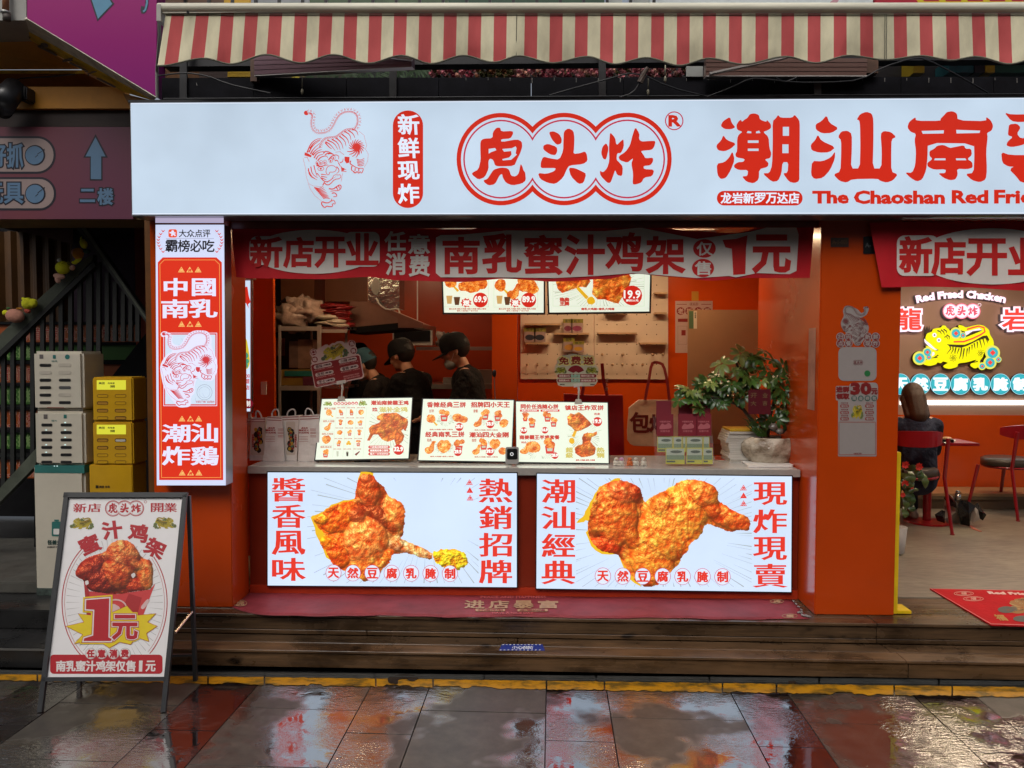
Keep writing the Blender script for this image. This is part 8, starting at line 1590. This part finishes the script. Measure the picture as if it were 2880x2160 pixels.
def human(label, x, y, z0, yaw, H=1.75, lean=12, head_pitch=25, head_yaw=0, seated=False, top=(.004, .004, .005), trousers=(.008, .008, .012), hat=None, mask=False, hair=(.01, .008, .007), long_hair=False, shoes=(.3, .27, .2), reach=.36):
    s = H / 1.75; rot = Matrix.Rotation(R(yaw), 3, 'Z'); base = Vector((x, y, z0))
    W = lambda v: base + rot @ (Vector(v) * s)
    t = thing('person', label, 'person', base)
    hz = .47 if seated else .94; Lm = Matrix.Rotation(R(-lean), 3, 'X'); hip = Vector((0, 0, hz)); up = lambda v: hip + Lm @ Vector(v)
    neck = up((0, 0, .54)); Hm = Matrix.Rotation(R(head_yaw), 3, 'Z') @ Matrix.Rotation(R(-head_pitch), 3, 'X'); hb = up((0, .02, .575)); hd_ = lambda v: hb + Hm @ (Vector(v) * 1.1)
    body = MB(); A = lambda a, b, r0, r1, **k: capsule(body, W(a), W(b), r0 * s, r1 * s, **k)
    # torso, neck, head
    A(up((0, 0, .02)), up((0, 0, .42)), .115, .12, flat=1.25, fdir=rot @ Vector((1, 0, 0))); A(up((-.13, 0, .46)), up((.13, 0, .46)), .062, .062); A(up((0, 0, .46)), hb, .058, .05)
    HR = rot @ Hm
    body.ell(W(hd_((0, .02, .12))), .077 * s * 1.1, .098 * s * 1.1, .112 * s * 1.1, n=20, rot=HR); body.ell(W(hd_((0, .055, .045))), .052 * s * 1.1, .058 * s * 1.1, .06 * s * 1.1, n=16, rot=HR)
    capsule(body, W(hd_((0, .108, .115))), W(hd_((0, .128, .078))), .009 * s * 1.1, .014 * s * 1.1, n=8); body.ell(W(hd_((0, .106, .048))), .026 * s * 1.1, .014 * s * 1.1, .009 * s * 1.1, n=10, rot=HR); body.ell(W(hd_((0, .098, .012))), .022 * s * 1.1, .018 * s * 1.1, .016 * s * 1.1, n=10, rot=HR)
    for sx_ in (-1, 1): body.ell(W(hd_((sx_ * .079, .008, .088))), .010 * s * 1.1, .02 * s * 1.1, .032 * s * 1.1, n=10, rot=HR); body.ell(W(hd_((sx_ * .045, .082, .072))), .024 * s * 1.1, .02 * s * 1.1, .02 * s * 1.1, n=8, rot=HR)
    hands = []
    for sx_ in (-1, 1):
        sh = up((sx_ * .175, 0, .44)); 
        if seated: el = sh + Vector((sx_ * .05, .12, -.24)); wr = Vector((sx_ * .12, reach, hz + .26)); 
        else: el = sh + Vector((sx_ * .05, .10, -.27)); wr = Vector((sx_ * .12, sh.y + reach, hz + .10))
        A(sh, el, .048, .038); A(el, wr, .038, .027)
        fd = (wr - el).normalized(); pd = (fd + Vector((0, .5, -.35))).normalized(); pm_ = wr + pd * .055
        A(wr, pm_, .024, .034, flat=.55, fdir=rot @ Vector((0, -.35, 1)))
        for k in range(4):
            r0 = pm_ + Vector(((k - 1.5) * .019, 0, 0)) + pd * .015; L = (.036, .042, .039, .03)[k]; m1_ = r0 + pd * L; m2_ = m1_ + (pd + Vector((0, 0, -.9))).normalized() * L * .8; A(r0, m1_, .009, .0085, n=8); A(m1_, m2_, .0085, .007, n=8)
        th = wr + pd * .02 + Vector((-sx_ * .025, 0, 0)); A(th, th + Vector((-sx_ * .028, .02, -.012)), .011, .009, n=8); A(th + Vector((-sx_ * .028, .02, -.012)), th + Vector((-sx_ * .03, .045, -.022)), .009, .0075, n=8)
        hands.append((sh, el, wr))
        if seated: kn = Vector((sx_ * .1, .44, hz + .02)); an = Vector((sx_ * .09, .30, .08))
        else: kn = Vector((sx_ * .1, .03, .5)); an = Vector((sx_ * .1, 0, .08))
        A((sx_ * .09, 0, hz), kn, .085, .058); A(kn, an, .056, .036); A((an.x, an.y - .03, .04), (an.x, an.y + .13, .03), .036, .03)
        hands[-1] += (kn, an)
    remesh('body', body, [SKIN], t, .0085 * s, 2)
    # clothes
    shirt = MB(); B = lambda a, b, r0, r1, **k: capsule(shirt, W(a), W(b), r0 * s, r1 * s, **k)
    B(up((0, 0, -.06)), up((0, 0, .40)), .132, .138, flat=1.3, fdir=rot @ Vector((1, 0, 0))); B(up((-.145, 0, .445)), up((.145, 0, .445)), .074, .074); B(up((0, 0, .44)), up((0, .006, .50)), .085, .066)
    for (sh, el, wr, kn, an) in hands:
        e2 = sh.lerp(el, .85) if not long_hair else el; B(sh, e2, .07, .058)
        if long_hair: B(el, wr, .055, .04)
    shm = cloth('shirt_%d' % int(x * 100), top, .85, .9, 9, dirt=.25); shirt_o = remesh('shirt', shirt, [shm], t, .013 * s, 4)
    leg = MB()
    for i, (sh, el, wr, kn, an) in enumerate(hands):
        sx_ = (-1, 1)[i]; capsule(leg, W((sx_ * .09, 0, hz)), W(kn), .102 * s, .074 * s); capsule(leg, W(kn), W(an + Vector((0, 0, .05))), .072 * s, .056 * s)
    capsule(leg, W((0, 0, hz + .02)), W((0, 0, hz + .06)), .12 * s, .12 * s, flat=1.2, fdir=rot @ Vector((1, 0, 0))); remesh('trousers', leg, [cloth('trousers_%d' % int(x * 100), trousers, .9, .5, 9)], t, .016 * s, 3)
    for i, (sh, el, wr, kn, an) in enumerate(hands):
        f = MB(); capsule(f, W((an.x, an.y - .035, .05)), W((an.x, an.y + .13, .042)), .045 * s, .042 * s); capsule(f, W((an.x, an.y, .05)), W((an.x, an.y, .11)), .046 * s, .045 * s); so_ = remesh('shoe', f, [pm('shoe_%d' % int(x * 100), shoes, .6, var=.15, vs=20)], t, .008, 2)
    for sx_ in (-1, 1): MB().ell(W(hd_((sx_ * .032, .108, .108))), .009 * s, .006 * s, .005 * s, n=8, rot=HR).build('eye', pm('eye_dark', (.02, .015, .012), .2), t, True)
    hm = MB()
    if long_hair:
        hm.ell(W(hd_((0, .0, .13))), .094 * s, .112 * s, .118 * s, n=20, rot=HR); capsule(hm, W(hd_((0, -.04, .1))), W(up((0, -.07, .53))), .09 * s, .08 * s, flat=1.0)
        for sx_ in (-1, 1): capsule(hm, W(hd_((sx_ * .07, .0, .1))), W(up((sx_ * .075, -.045, .53))), .04 * s, .036 * s)
        hmat = pm('brown_hair', hair, .45, var=.5, vs=60, stretch=(6, 6, .5), bump=.5, bs_=90)
    else:
        hm.ell(W(hd_((0, -.012, .125))), .092 * s, .108 * s, .118 * s, n=20, rot=HR); hmat = pm('black_hair', hair, .55, var=.4, vs=60)
    remesh('hair', hm, [hmat], t, .010, 2)
    if hat:
        hc = cloth('cap_%d' % int(x * 100), hat, .8, .25, 12); cp = MB(); n = 24; k0 = 0
        prof = [(1.02, .10), (1.03, .135), (1.0, .17), (.88, .204), (.64, .226), (.32, .237), (.02, .239)]
        for r_, zz in prof:
            for j in range(n): a = 2 * math.pi * j / n; cp.V.append(W(hd_((math.cos(a) * .090 * r_, .006 + math.sin(a) * .110 * r_, zz - .004 + .008 * math.sin(a)))))
        for i in range(len(prof) - 1):
            for j in range(n): cp.F.append((i * n + j, i * n + (j + 1) % n, (i + 1) * n + (j + 1) % n, (i + 1) * n + j)); cp.M.append(0)
        co_ = cp.build('cap', hc, t, True)
        bv = MB(); m_ = 10; rows = []
        for i in range(m_ + 1):
            a = R(20 + 140 * i / m_); p = Vector((math.cos(a) * .090, .006 + math.sin(a) * .112, .108)); q = Vector((math.cos(a) * .075, .02 + math.sin(a) * .185, .092)); rows.append((W(hd_(p)), W(hd_(q)), W(hd_(p - Vector((0, 0, .006)))), W(hd_(q - Vector((0, 0, .005))))))
        for r_ in rows: bv.V += list(r_)
        for i in range(m_):
            a, b_ = 4 * i, 4 * i + 4; bv.F += [(a, a + 1, b_ + 1, b_), (a + 2, b_ + 2, b_ + 3, a + 3), (a + 1, a + 3, b_ + 3, b_ + 1)]; bv.M += [0] * 3
        bv.build('cap_brim', hc, t, True)
    if mask:
        mm = MB(); mm.ell(W(hd_((0, .085, .015))), .06 * s, .055 * s, .05 * s, n=16, rot=HR); remesh('face_mask', mm, [pm('pale_blue_mask', (.32, .38, .38), .8)], t, .008, 1)
        MB().tube([W(hd_((-.045, .07, .03))), W(hd_((-.075, .03, .07))), W(hd_((-.082, .005, .11)))], .0022, 5).build('mask_strap', WHITEP, t)
        MB().tube([W(hd_((.045, .07, .03))), W(hd_((.075, .03, .07))), W(hd_((.082, .005, .11)))], .0022, 5).build('mask_strap', WHITEP, t)
    return t, up, W, hd_
def px_x(px, y): return YP(y).at(px, 1000).x
CAPK = (.004, .004, .005)
human('worker in black cap and black top standing furthest behind the blue capped worker', px_x(1066, 2.2), 2.2, .26, 70, 1.86, 14, 30, hat=CAPK)
b_t, up_, W_, hd2 = human('worker in teal cap and dark grey top bending over the counter, embroidered back', px_x(1118, 1.6), 1.6, .26, 84, 1.84, 22, 34, hat=(.03, .09, .12), top=(.014, .011, .011))
human('worker in black cap seen from behind, head bowed, pale neck showing', px_x(1190, 1.55), 1.55, .26, 58, 1.90, 17, 22, hat=CAPK)
d_t, upd, Wd, hdd = human('worker in profile with black cap and lowered pale blue mask', px_x(1336, 1.5), 1.5, .26, 90, 1.93, 9, 22, hat=CAPK, mask=True)
lay('cap_logo', YP(1.36), [[(1262, 958), (1272, 955), (1273, 960), (1262, 963)]], ink((150, 150, 150)), d_t, 0) if 0 else None
# ------------------------------------------------------------------ seating room
YW = 3.65
tag(box('wall', px_x(2530, 3.6) - 2, 8.2, YW, YW + .1, .26, 3.05, pm('taupe_wall', (.33, .21, .155), .6, var=.04, vs=2)), 'taupe feature wall behind the lit lettering', 'wall', kind='structure')
zw = Zm(2260, 600, .36173)
PWl = YP(YW)
a = PWl.at(2700, 1167).z; b0_ = PWl.at(2700, 1372).z
tag(box('wall_panel', px_x(2530, YW) - 2, 8.2, YW - .03, YW - .001, YP(3.62).at(2700, 1372).z, a, ORANGE_IN), 'glossy orange lower wall panel behind the bench', kind='structure')
bn = thing('bench', 'built in bench with pale wooden top along the orange wall', 'bench', (5, 3.2, .26)); zbt = YP(3.2).at(2700, 1387).z
box('bench_top', px_x(2500, 3.2) - .6, 8, 3.17, YW - .035, zbt - .03, zbt, pm('bench_top_wood', (.36, .21, .1), .4, var=.12, vs=4, stretch=(.3, 2, 2)), bn); box('bench_edge', px_x(2500, 3.2) - .6, 8, 3.172, 3.19, YP(3.17).at(2700, 1405).z, zbt - .032, pm('bench_edge', (.16, .11, .06), .5), bn); box('kick_panel', px_x(2500, 3.2) - .6, 8, 3.20, 3.24, .262, zbt - .035, pm('brown_kick_panel', (.14, .085, .045), .6, var=.12, vs=3), bn)
sl = thing('wall_strip_light', 'bright white strip light under the round teal letters', 'strip light', PWl.at(2700, 1133)); slab('tube', PWl, [(2530, 1126), (3400, 1127), (3400, 1138), (2530, 1138)], .02, glow((255, 252, 246), 4.0), sl, .03)
NEON_W = glow((255, 222, 236), 1.3); NEON_P = glow((226, 90, 110), 1.0); NEON_R = glow((244, 70, 60), 1.1); NEON_Y = glow((246, 240, 20), 1.0); NEON_K = pm('letter_side', (.05, .035, .03), .5); TL = glow((60, 186, 200), .95)
def neon(name, label, off=.05): return thing(name, label, 'lit sign', PWl.at(2700, 1000))
n1 = neon('lit_wall_lettering', 'curved glowing pink and white words high on the taupe wall')
s = 'Red Fried Chicken'; wds = [1.0, .8, .85, .5, .9, .6, .5, .8, .85, .5, 1.05, .9, .45, .8, .8, .8, .9]; tot = sum(wds); acc = 0; cells = []
for ch_, wd in zip(s, wds):
    u = (acc + wd / 2) / tot; acc += wd; a = -13.5 + 27 * u; cx = 1205 + math.sin(R(a)) * 1480; cy = 2092 - math.cos(R(a)) * 1460; hw = wd / tot * 690 / 2 * .88; hh = 25 if ch_ in 'RFChkd' else 18
    if ch_ == ' ': continue
    cells.append((ch_, zw(rotq(cx, cy + (25 - hh), hw, hh, a))))
letter(PWl, cells, NEON_K, n1, w=3.4, off=.01); letter(PWl, cells, NEON_W, n1, w=1.9, off=.05); letter(PWl, cells, NEON_R, n1, w=.4, off=.052) if 0 else None
n2 = neon('lit_wall_emblem', 'small glowing pink three-circle emblem on the taupe wall'); 
lay('logo_back', PWl, [remap(CL[0], fitbox((228, 322, 1908, 1046), zw([(1058, 706)])[0] + zw([(1362, 832)])[0]))], NEON_K, n2, .01)
logo(PWl, zw([(1062, 700)])[0] + zw([(1358, 824)])[0], NEON_P, NEON_P, n2, .052, fill=NEON_W); lay('mark_ring', PWl, [ring(zw(circ(1348, 714, 14, 12)), 1.3)], NEON_W, n2, .052)
for lab, s, q in (('glowing red and white character cut off by the pillar', '龍', (700, 745, 895, 905)), ('glowing red and white character beside the yellow tiger at the frame edge', '岩', (1525, 745, 1745, 905))):
    n3 = neon('lit_wall_character', lab); cq = [(s, zw(Q(q)))]; letter(PWl, cq, NEON_K, n3, w=8, off=.008); letter(PWl, cq, NEON_W, n3, w=7, off=.05); letter(PWl, cq, NEON_R, n3, w=1.6, off=.054)
n4 = neon('lit_wall_tiger', 'glowing yellow tiger with teal coins on the taupe wall')
f4 = fitbox((145, 230, 1860, 1110), Zm(2540, 880, .14467)([(145, 230)])[0] + Zm(2540, 880, .14467)([(1860, 1110)])[0])
slab('tiger_body', PWl, remap(T2, f4), .045, [NEON_Y, NEON_K], n4, .05)
for x, y, r in [(280,880,128),(455,790,85),(1690,775,140),(1640,965,122),(1487,1035,70),(980,400,112)]: slab('coin', PWl, remap(circ(x, y, r + 6, 20), f4), .042, [NEON_Y, NEON_K], n4, .049)
walk_tiger(PWl, Zm(2540, 880, .14467)([(145, 230)])[0] + Zm(2540, 880, .14467)([(1860, 1110)])[0], n4, .0515, NEON_Y, pm('tiger_stripe_black', (.05, .04, .02), .5), TL, glow((226, 226, 110)), NEON_R, glow((250, 240, 250)))
lay('crest_print', PWl, [remap([(380, 330), (392, 240), (405, 340), (425, 250), (440, 320), (455, 245), (465, 330), (485, 240), (495, 350), (470, 400), (400, 420)], f4)], NEON_K, n4, .03)
ORD = ('first teal disc, cut off by the pillar', 'second teal disc from the pillar, behind the customer\'s head', 'third teal disc from the pillar', 'fourth teal disc from the pillar', 'fifth teal disc from the pillar', 'sixth teal disc from the pillar', 'seventh teal disc from the pillar at the frame edge', 'last teal disc past the frame edge')
for i, (s, x) in enumerate((('天', 740), ('然', 896), ('豆', 1050), ('腐', 1205), ('乳', 1359), ('腌', 1515), ('制', 1668), ('品', 1823))):
    n5 = thing('lit_round_letter', 'glowing ' + ORD[i] + ' with a white character', 'lit sign', PWl.at(2700, 1080), 'row of teal discs on the taupe wall')
    dsk = zw(circ(x, 1327, 78, 28, 82)); slab('disc', PWl, dsk, .03, [TL, NEON_K], n5, .04); lay('rim_print', PWl, [ring(dsk, 1.4)], glow((170, 226, 240)), n5, .042); lay('rim_print', PWl, [ring(zw(circ(x, 1327, 70, 28, 74)), .8)], glow((40, 130, 150)), n5, .042)
    letter(PWl, [(s, zw([(x - 50, 1280), (x + 50, 1280), (x + 50, 1374), (x - 50, 1374)]))], glow((240, 250, 255), 1.1), n5, w=3.0, wy=1.6, off=.044)
# chairs, table
REDW = pm('red_lacquered_wood', (.30, .008, .014), .28, var=.15, vs=5, coat=.3); SEATP = pm('dark_seat_pad', (.06, .05, .042), .35, var=.15, vs=8)
zx = Zm(2440, 1080, .26522)
def chair(label, x, y, yaw, s=1.0):
    t = thing('chair', label, 'chair', (x, y, .26), 'red wooden chairs in the seating room'); rot = Matrix.Rotation(R(yaw), 3, 'Z'); W = lambda *v: Vector((x, y, .26)) + rot @ (Vector(v) * s)
    # local: front faces +y, back rail at -y
    m = MB(); n = 24; 
    for zz in (.455, .50):
        for j in range(n): a = 2 * math.pi * j / n; k = 1 - .12 * (zz > .48) * 0; m.V.append(W(math.cos(a) * .215 * (1.06 if math.sin(a) > 0 else 1), math.sin(a) * .205, zz - (.008 if zz < .47 else 0)))
    for j in range(n): m.F.append((j, (j + 1) % n, (j + 1) % n + n, j + n)); m.M.append(0)
    for j in range(n): a = 2 * math.pi * j / n; m.V.append(W(math.cos(a) * .19, math.sin(a) * .18, .512))
    for j in range(n): m.F.append((j + n, (j + 1) % n + n, (j + 1) % n + 2 * n, j + 2 * n)); m.M.append(0)
    m.F.append(tuple(2 * n + j for j in range(n))); m.F.append(tuple(range(n))[::-1]); m.M += [0, 0]; m.build('seat_pad', SEATP, t, True)
    fr = MB(); fr.tube([W(math.cos(2 * math.pi * j / 24) * .205, math.sin(2 * math.pi * j / 24) * .195, .437) for j in range(25)], .014 * s, 6); fr.build('seat_frame', REDW, t)
    for sx_, sy, tx, ty, zt in ((-.19, -.15, -.235, -.23, .735), (.19, -.15, .235, -.23, .735), (-.2, .14, -.24, .21, 0), (.2, .14, .24, .21, 0)):
        if zt: MB().tube([W(tx * 1.03, ty * 1.08, 0), W(sx_ * 1.1, sy * 1.1, .44), W(sx_ * 1.12, -.205, .77)], .013 * s, 8, r1=.017 * s).lathe(W(tx * 1.03, ty * 1.08, 0), [(.02, 0), (.02, .01)], 10).build('leg', REDW, t)
        else: MB().tube([W(tx, ty, 0), W(sx_, sy, .44)], .013 * s, 8, r1=.017 * s).lathe(W(tx, ty, 0), [(.02, 0), (.02, .01)], 10).build('leg', REDW, t)
    bk = MB(); k = 20; V = []
    for i in range(k + 1):
        a = R(200 + 140 * i / k); rr = .245; cx, cy = math.cos(a) * rr, math.sin(a) * rr + .02; e = 1 - abs(2 * i / k - 1) ** 3; hh = .035 + .04 * e
        for dr2, zz in ((0, .77 - hh), (-.018, .77 - hh), (-.018, .77 + hh * .75), (0, .77 + hh * .75)): q = 1 + dr2 / rr; V.append(W(math.cos(a) * rr * q, math.sin(a) * rr * q + .02, zz))
    bk.V = V
    for i in range(k):
        for j in range(4): bk.F.append((4 * i + j, 4 * i + (j + 1) % 4, 4 * i + 4 + (j + 1) % 4, 4 * i + 4 + j)); bk.M.append(0)
    bk.F += [(0, 1, 2, 3)[::-1], tuple(4 * k + j for j in range(4))]; bk.M += [0, 0]; bk.build('backrest', REDW, t)
    return t
c1 = ZP(.26).at(2640, 1500)
chair('red wooden chair the brown haired customer sits on', c1.x - .17, c1.y + .26, -4, 1.2)
c2 = ZP(.26).at(2784, 1455)
chair('empty red wooden chair with dark seat pad near the bench', c2.x + .30, c2.y + .22, 28, 1.2)
tb = thing('dining_table', 'dark red dining table beyond the seated customer', 'table', (c1.x - .05, 2.55, .26)); ztb = YP(2.3).at(2700, 1247).z
xt = YP(2.45).at(2736, 1247).x
box('tabletop', xt - .95, xt, 2.32, 2.72, ztb - .03, ztb, REDW, tb, .006); MB().tube([(xt - .42, 2.5, .27), (xt - .42, 2.5, ztb - .03)], .04, 12).build('pedestal', REDW, tb); MB().lathe((xt - .42, 2.5, .262), [(.22, 0), (.2, .012), (.04, .02)], 24).build('foot', REDW, tb)
fd = thing('food_tray', 'black takeaway tray with food and paper at the customer\'s table', 'food tray', (xt - .2, 2.35, ztb)); box('tray', xt - .36, xt - .24, 2.36, 2.5, ztb + .001, ztb + .03, BLACKP, fd); MB().ell((xt - .28, 2.42, ztb + .035), .05, .05, .02, jit=.5).build('food', pm('fried_food', (.5, .3, .15), .5), fd, True); slab('napkin', ZP(ztb + .002), zx([(800, 618), (850, 590), (935, 594), (930, 612), (820, 632)]), .001, WHITE_PAPER, fd, .004)
human('customer with long brown hair and navy jacket seated with her back to the street', c1.x - .07, c1.y + .30, .26, -3, 1.96, 8, 12, seated=True, top=(.022, .028, .055), trousers=(.014, .014, .02), hair=(.06, .03, .014), long_hair=True)
human('black haired customer mostly hidden behind the brown haired one', c1.x - .42, c1.y + 1.9, .26, 175, 1.72, 4, 4, seated=True, top=(.03, .03, .04))
# red flowering plant behind the pillar
fp = thing('flowering_plant', 'trailing artificial plant with red flowers beside the yellow door guard', 'plant', ZP(.26).at(2565, 1460)); rn = random.Random(4)
YF = 1.2; fp.location = (pt(2524, 1550, YF).x, YF, .26)
MB().lathe((pt(2524, 1550, YF).x, YF, .262), [(.045, 0), (.055, .02), (.075, .24), (.068, .24)], 18).build('pot', pm('grey_pot', (.4, .38, .35), .5), fp, True)
MB().tube([pt(2524, 1480, YF), pt(2530, 1400, YF), pt(2540, 1320, YF)], .01, 6).build('stem', BK_, fp)
FLM = [leafmat('plant_leaf_dark', (.05, .10, .025)), leafmat('plant_leaf_mid', (.10, .16, .04))]
def longleaf(a, b, wd, m):
    a, b = pt(*zx([a])[0], YF), pt(*zx([b])[0], YF - .05); d = (b - a); s_ = d.cross(Vector((0, 1, 0))).normalized() * wd; V = []
    for t_, w_ in ((0, .15), (.3, .9), (.6, 1), (.85, .5), (1, .02)): p = a + d * t_ + Vector((0, -.04 * math.sin(t_ * 3), 0)); V += [p - s_ * w_, p + Vector((0, -.006, 0)), p + s_ * w_]
    MB().add(V, [(3 * i + j, 3 * i + j + 1, 3 * i + j + 4, 3 * i + j + 3) for i in range(4) for j in (0, 1)]).build('leaf', m, fp, True)
for a, b in (((380, 900), (520, 870)), ((430, 900), (470, 1060)), ((540, 890), (540, 1030)), ((560, 920), (610, 1110)), ((350, 940), (440, 1030)), ((480, 900), (560, 960)), ((400, 1080), (480, 1150)), ((400, 1100), (420, 1260)), ((440, 1120), (460, 1300)), ((380, 1150), (400, 1340)), ((470, 1140), (500, 1100)), ((360, 1000), (380, 1120)), ((420, 1250), (470, 1360)), ((370, 1300), (390, 1420)), ((470, 1000), (420, 1100))): longleaf(a, b, .03, FLM[rn.randint(0, 1)])
FR = pm('red_petal', (.75, .04, .02), .5, var=.2, vs=30)
for x, y, r in ((395, 855, 42), (540, 875, 42), (392, 1055, 40), (370, 1175, 28), (470, 1100, 18)):
    c = pt(*zx([(x, y)])[0], YF - .06); mb = MB()
    for k in range(9):
        a = k * .7 + rn.uniform(-.2, .2); d = Vector((math.cos(a), -.4, math.sin(a))) * r * .26522 * 7 / F_PX; s_ = Vector((-math.sin(a), 0, math.cos(a))) * d.length * .3; mb.add([c, c + d * .6 - s_, c + d, c + d * .6 + s_], [(0, 1, 2, 3)])
    mb.build('flower', FR, fp)
# shopping bag on the floor
sb = thing('shopping_bag', 'slumped black and white shopping bag with a steel bottle on the floor', 'bag', ZP(.26).at(2700, 1475)); YQ = ZP(.26).at(2700, 1478).y
BB = pm('black_bag_gloss', (.012, .012, .014), .2, var=.3, vs=10); BW = pm('grey_bag_panel', (.34, .3, .26), .5, var=.15, vs=8)
def crumple(name, lp, d, m, yy=0): 
    P = YP(YQ + yy); pts_ = zx(lp); n = len(pts_); cx = sum(p[0] for p in pts_) / n; cy = sum(p[1] for p in pts_) / n; V = [P.at(*p) + Vector((0, rn.uniform(-.05, .05), 0)) for p in pts_] + [P.at(cx, cy) + Vector((0, -d, 0))] + [P.at(cx, cy) + Vector((0, d, 0))]
    for v in V: v.z = max(v.z, .263)
    mk(name, V, [(i, (i + 1) % n, n) for i in range(n)] + [((i + 1) % n, i, n + 1) for i in range(n)], m, sb)
crumple('bag_side', [(830, 1300), (835, 1150), (900, 1190), (960, 1290), (1000, 1420), (1010, 1490), (860, 1480), (800, 1430)], .07, BW, .05)
crumple('bag_side', [(830, 1150), (900, 1190), (950, 1260), (930, 1310), (870, 1290), (830, 1220)], .05, BB, -.01)
crumple('bag_panel', [(930, 1290), (1000, 1240), (1060, 1240), (1120, 1290), (1090, 1370), (1060, 1500), (1010, 1500), (960, 1420)], .08, BB, -.03)
crumple('bag_panel', [(1090, 1300), (1120, 1290), (1160, 1330), (1180, 1430), (1090, 1470), (1070, 1400)], .05, BW, -.04)
crumple('bag_panel', [(1130, 1310), (1190, 1262), (1215, 1320), (1235, 1380), (1230, 1450), (1180, 1420)], .05, BB, -.02)
crumple('bag_panel', [(700, 1380), (770, 1330), (830, 1350), (800, 1470), (740, 1450)], .06, BB, .0)
MB().tube([pt(*zx([(958, 1235)])[0], YQ - .02), pt(*zx([(955, 1165)])[0], YQ - .02)], .03, 14).lathe(pt(*zx([(955, 1165)])[0], YQ - .02), [(.02, 0), (.02, .03), (.012, .035)], 12).build('bottle', STEEL, sb, True); MB().tube([pt(*zx([p])[0], YQ - .03) for p in smooth_open([(975, 1140), (995, 1160), (990, 1220), (965, 1238)], 1)], .006, 6).build('bottle_loop', pm('brass_loop', (.4, .28, .14), .35, metal=.6), sb)
tag(slab('pink_ribbon', ZP(.264), zx([(1060, 1480), (1100, 1500), (1160, 1540), (1215, 1562), (1190, 1564), (1120, 1540), (1070, 1505)]), .002, ink((190, 110, 90)), None), 'pink ribbon trailing on the floor beside the slumped bag', 'ribbon')
# entrance mat
em = thing('entrance_mat', 'bright red entrance mat with tiger emblem on the restaurant floor', 'mat', ZP(.26).at(2800, 1700)); Pm_ = ZP(.27); zy = Zm(2260, 1150, .3919)
slab('mat_sheet', Pm_, [(2615, 1655), (3300, 1668), (3500, 1775), (2787, 1757)], .008, cloth('bright_red_mat', (.48, .008, .012), .9, .15, 40, dirt=.15), em)
lay('border_print', Pm_, [ring([(2616, 1655.4), (3298, 1668.3), (3497, 1774), (2787.5, 1756.2)], 2.2)], ink((200, 90, 90)), em, .001)
PKM = ink((206, 140, 124)); GDM = ink((170, 120, 40)); 
for q in ((1078, 1308, 1222, 1343), (1145, 1346, 1293, 1381)): c = ((q[0] + q[2]) / 2, (q[1] + q[3]) / 2); lay('oval_print', Pm_, [ring(zy(circ(c[0], c[1], (q[2] - q[0]) / 2, 20, 17)), 1.2), ring(zy(circ(c[0], c[1], 55, 18, 12)), .8)], PKM, em, .001); letter(Pm_, [('福', zq(zy, (c[0] - 20, c[1] - 9, c[0] + 20, c[1] + 9)))], PKM, em, w=.3)
letter(Pm_, [('Red Fried Chicken', zy([(1320, 1312), (1900, 1330), (1920, 1346), (1335, 1328)]))], ink((216, 180, 170)), em, w=1.6, wy=.8)
walk_tiger(Pm_, [zy([p])[0] for p in ((1395, 1352), (1890, 1356), (1990, 1490), (1440, 1480))], em, .001, ink((150, 100, 40)), ink((40, 26, 20)), ink((84, 84, 70)), ink((150, 120, 60)), ink((110, 60, 30)), ink((170, 140, 90)))
lay('ring_print', Pm_, [zy(circ(1455, 1443, 62, 22, 24)), zy(circ(1570, 1508, 66, 22, 22))], ink((70, 72, 66)), em, .0025); letter(Pm_, [('福', zy([(1360, 1478), (1430, 1480), (1470, 1520), (1400, 1518)]))], GDM, em, w=.8)
gl = MB(); gl.add([pt(2531, 1560, -.1), pt(2545, 1620, -.1), pt(2545, 1705, -.1), pt(2531, 1705, -.1)], [(0, 1, 2, 3)]); 
bpy.data.objects.remove(_to)
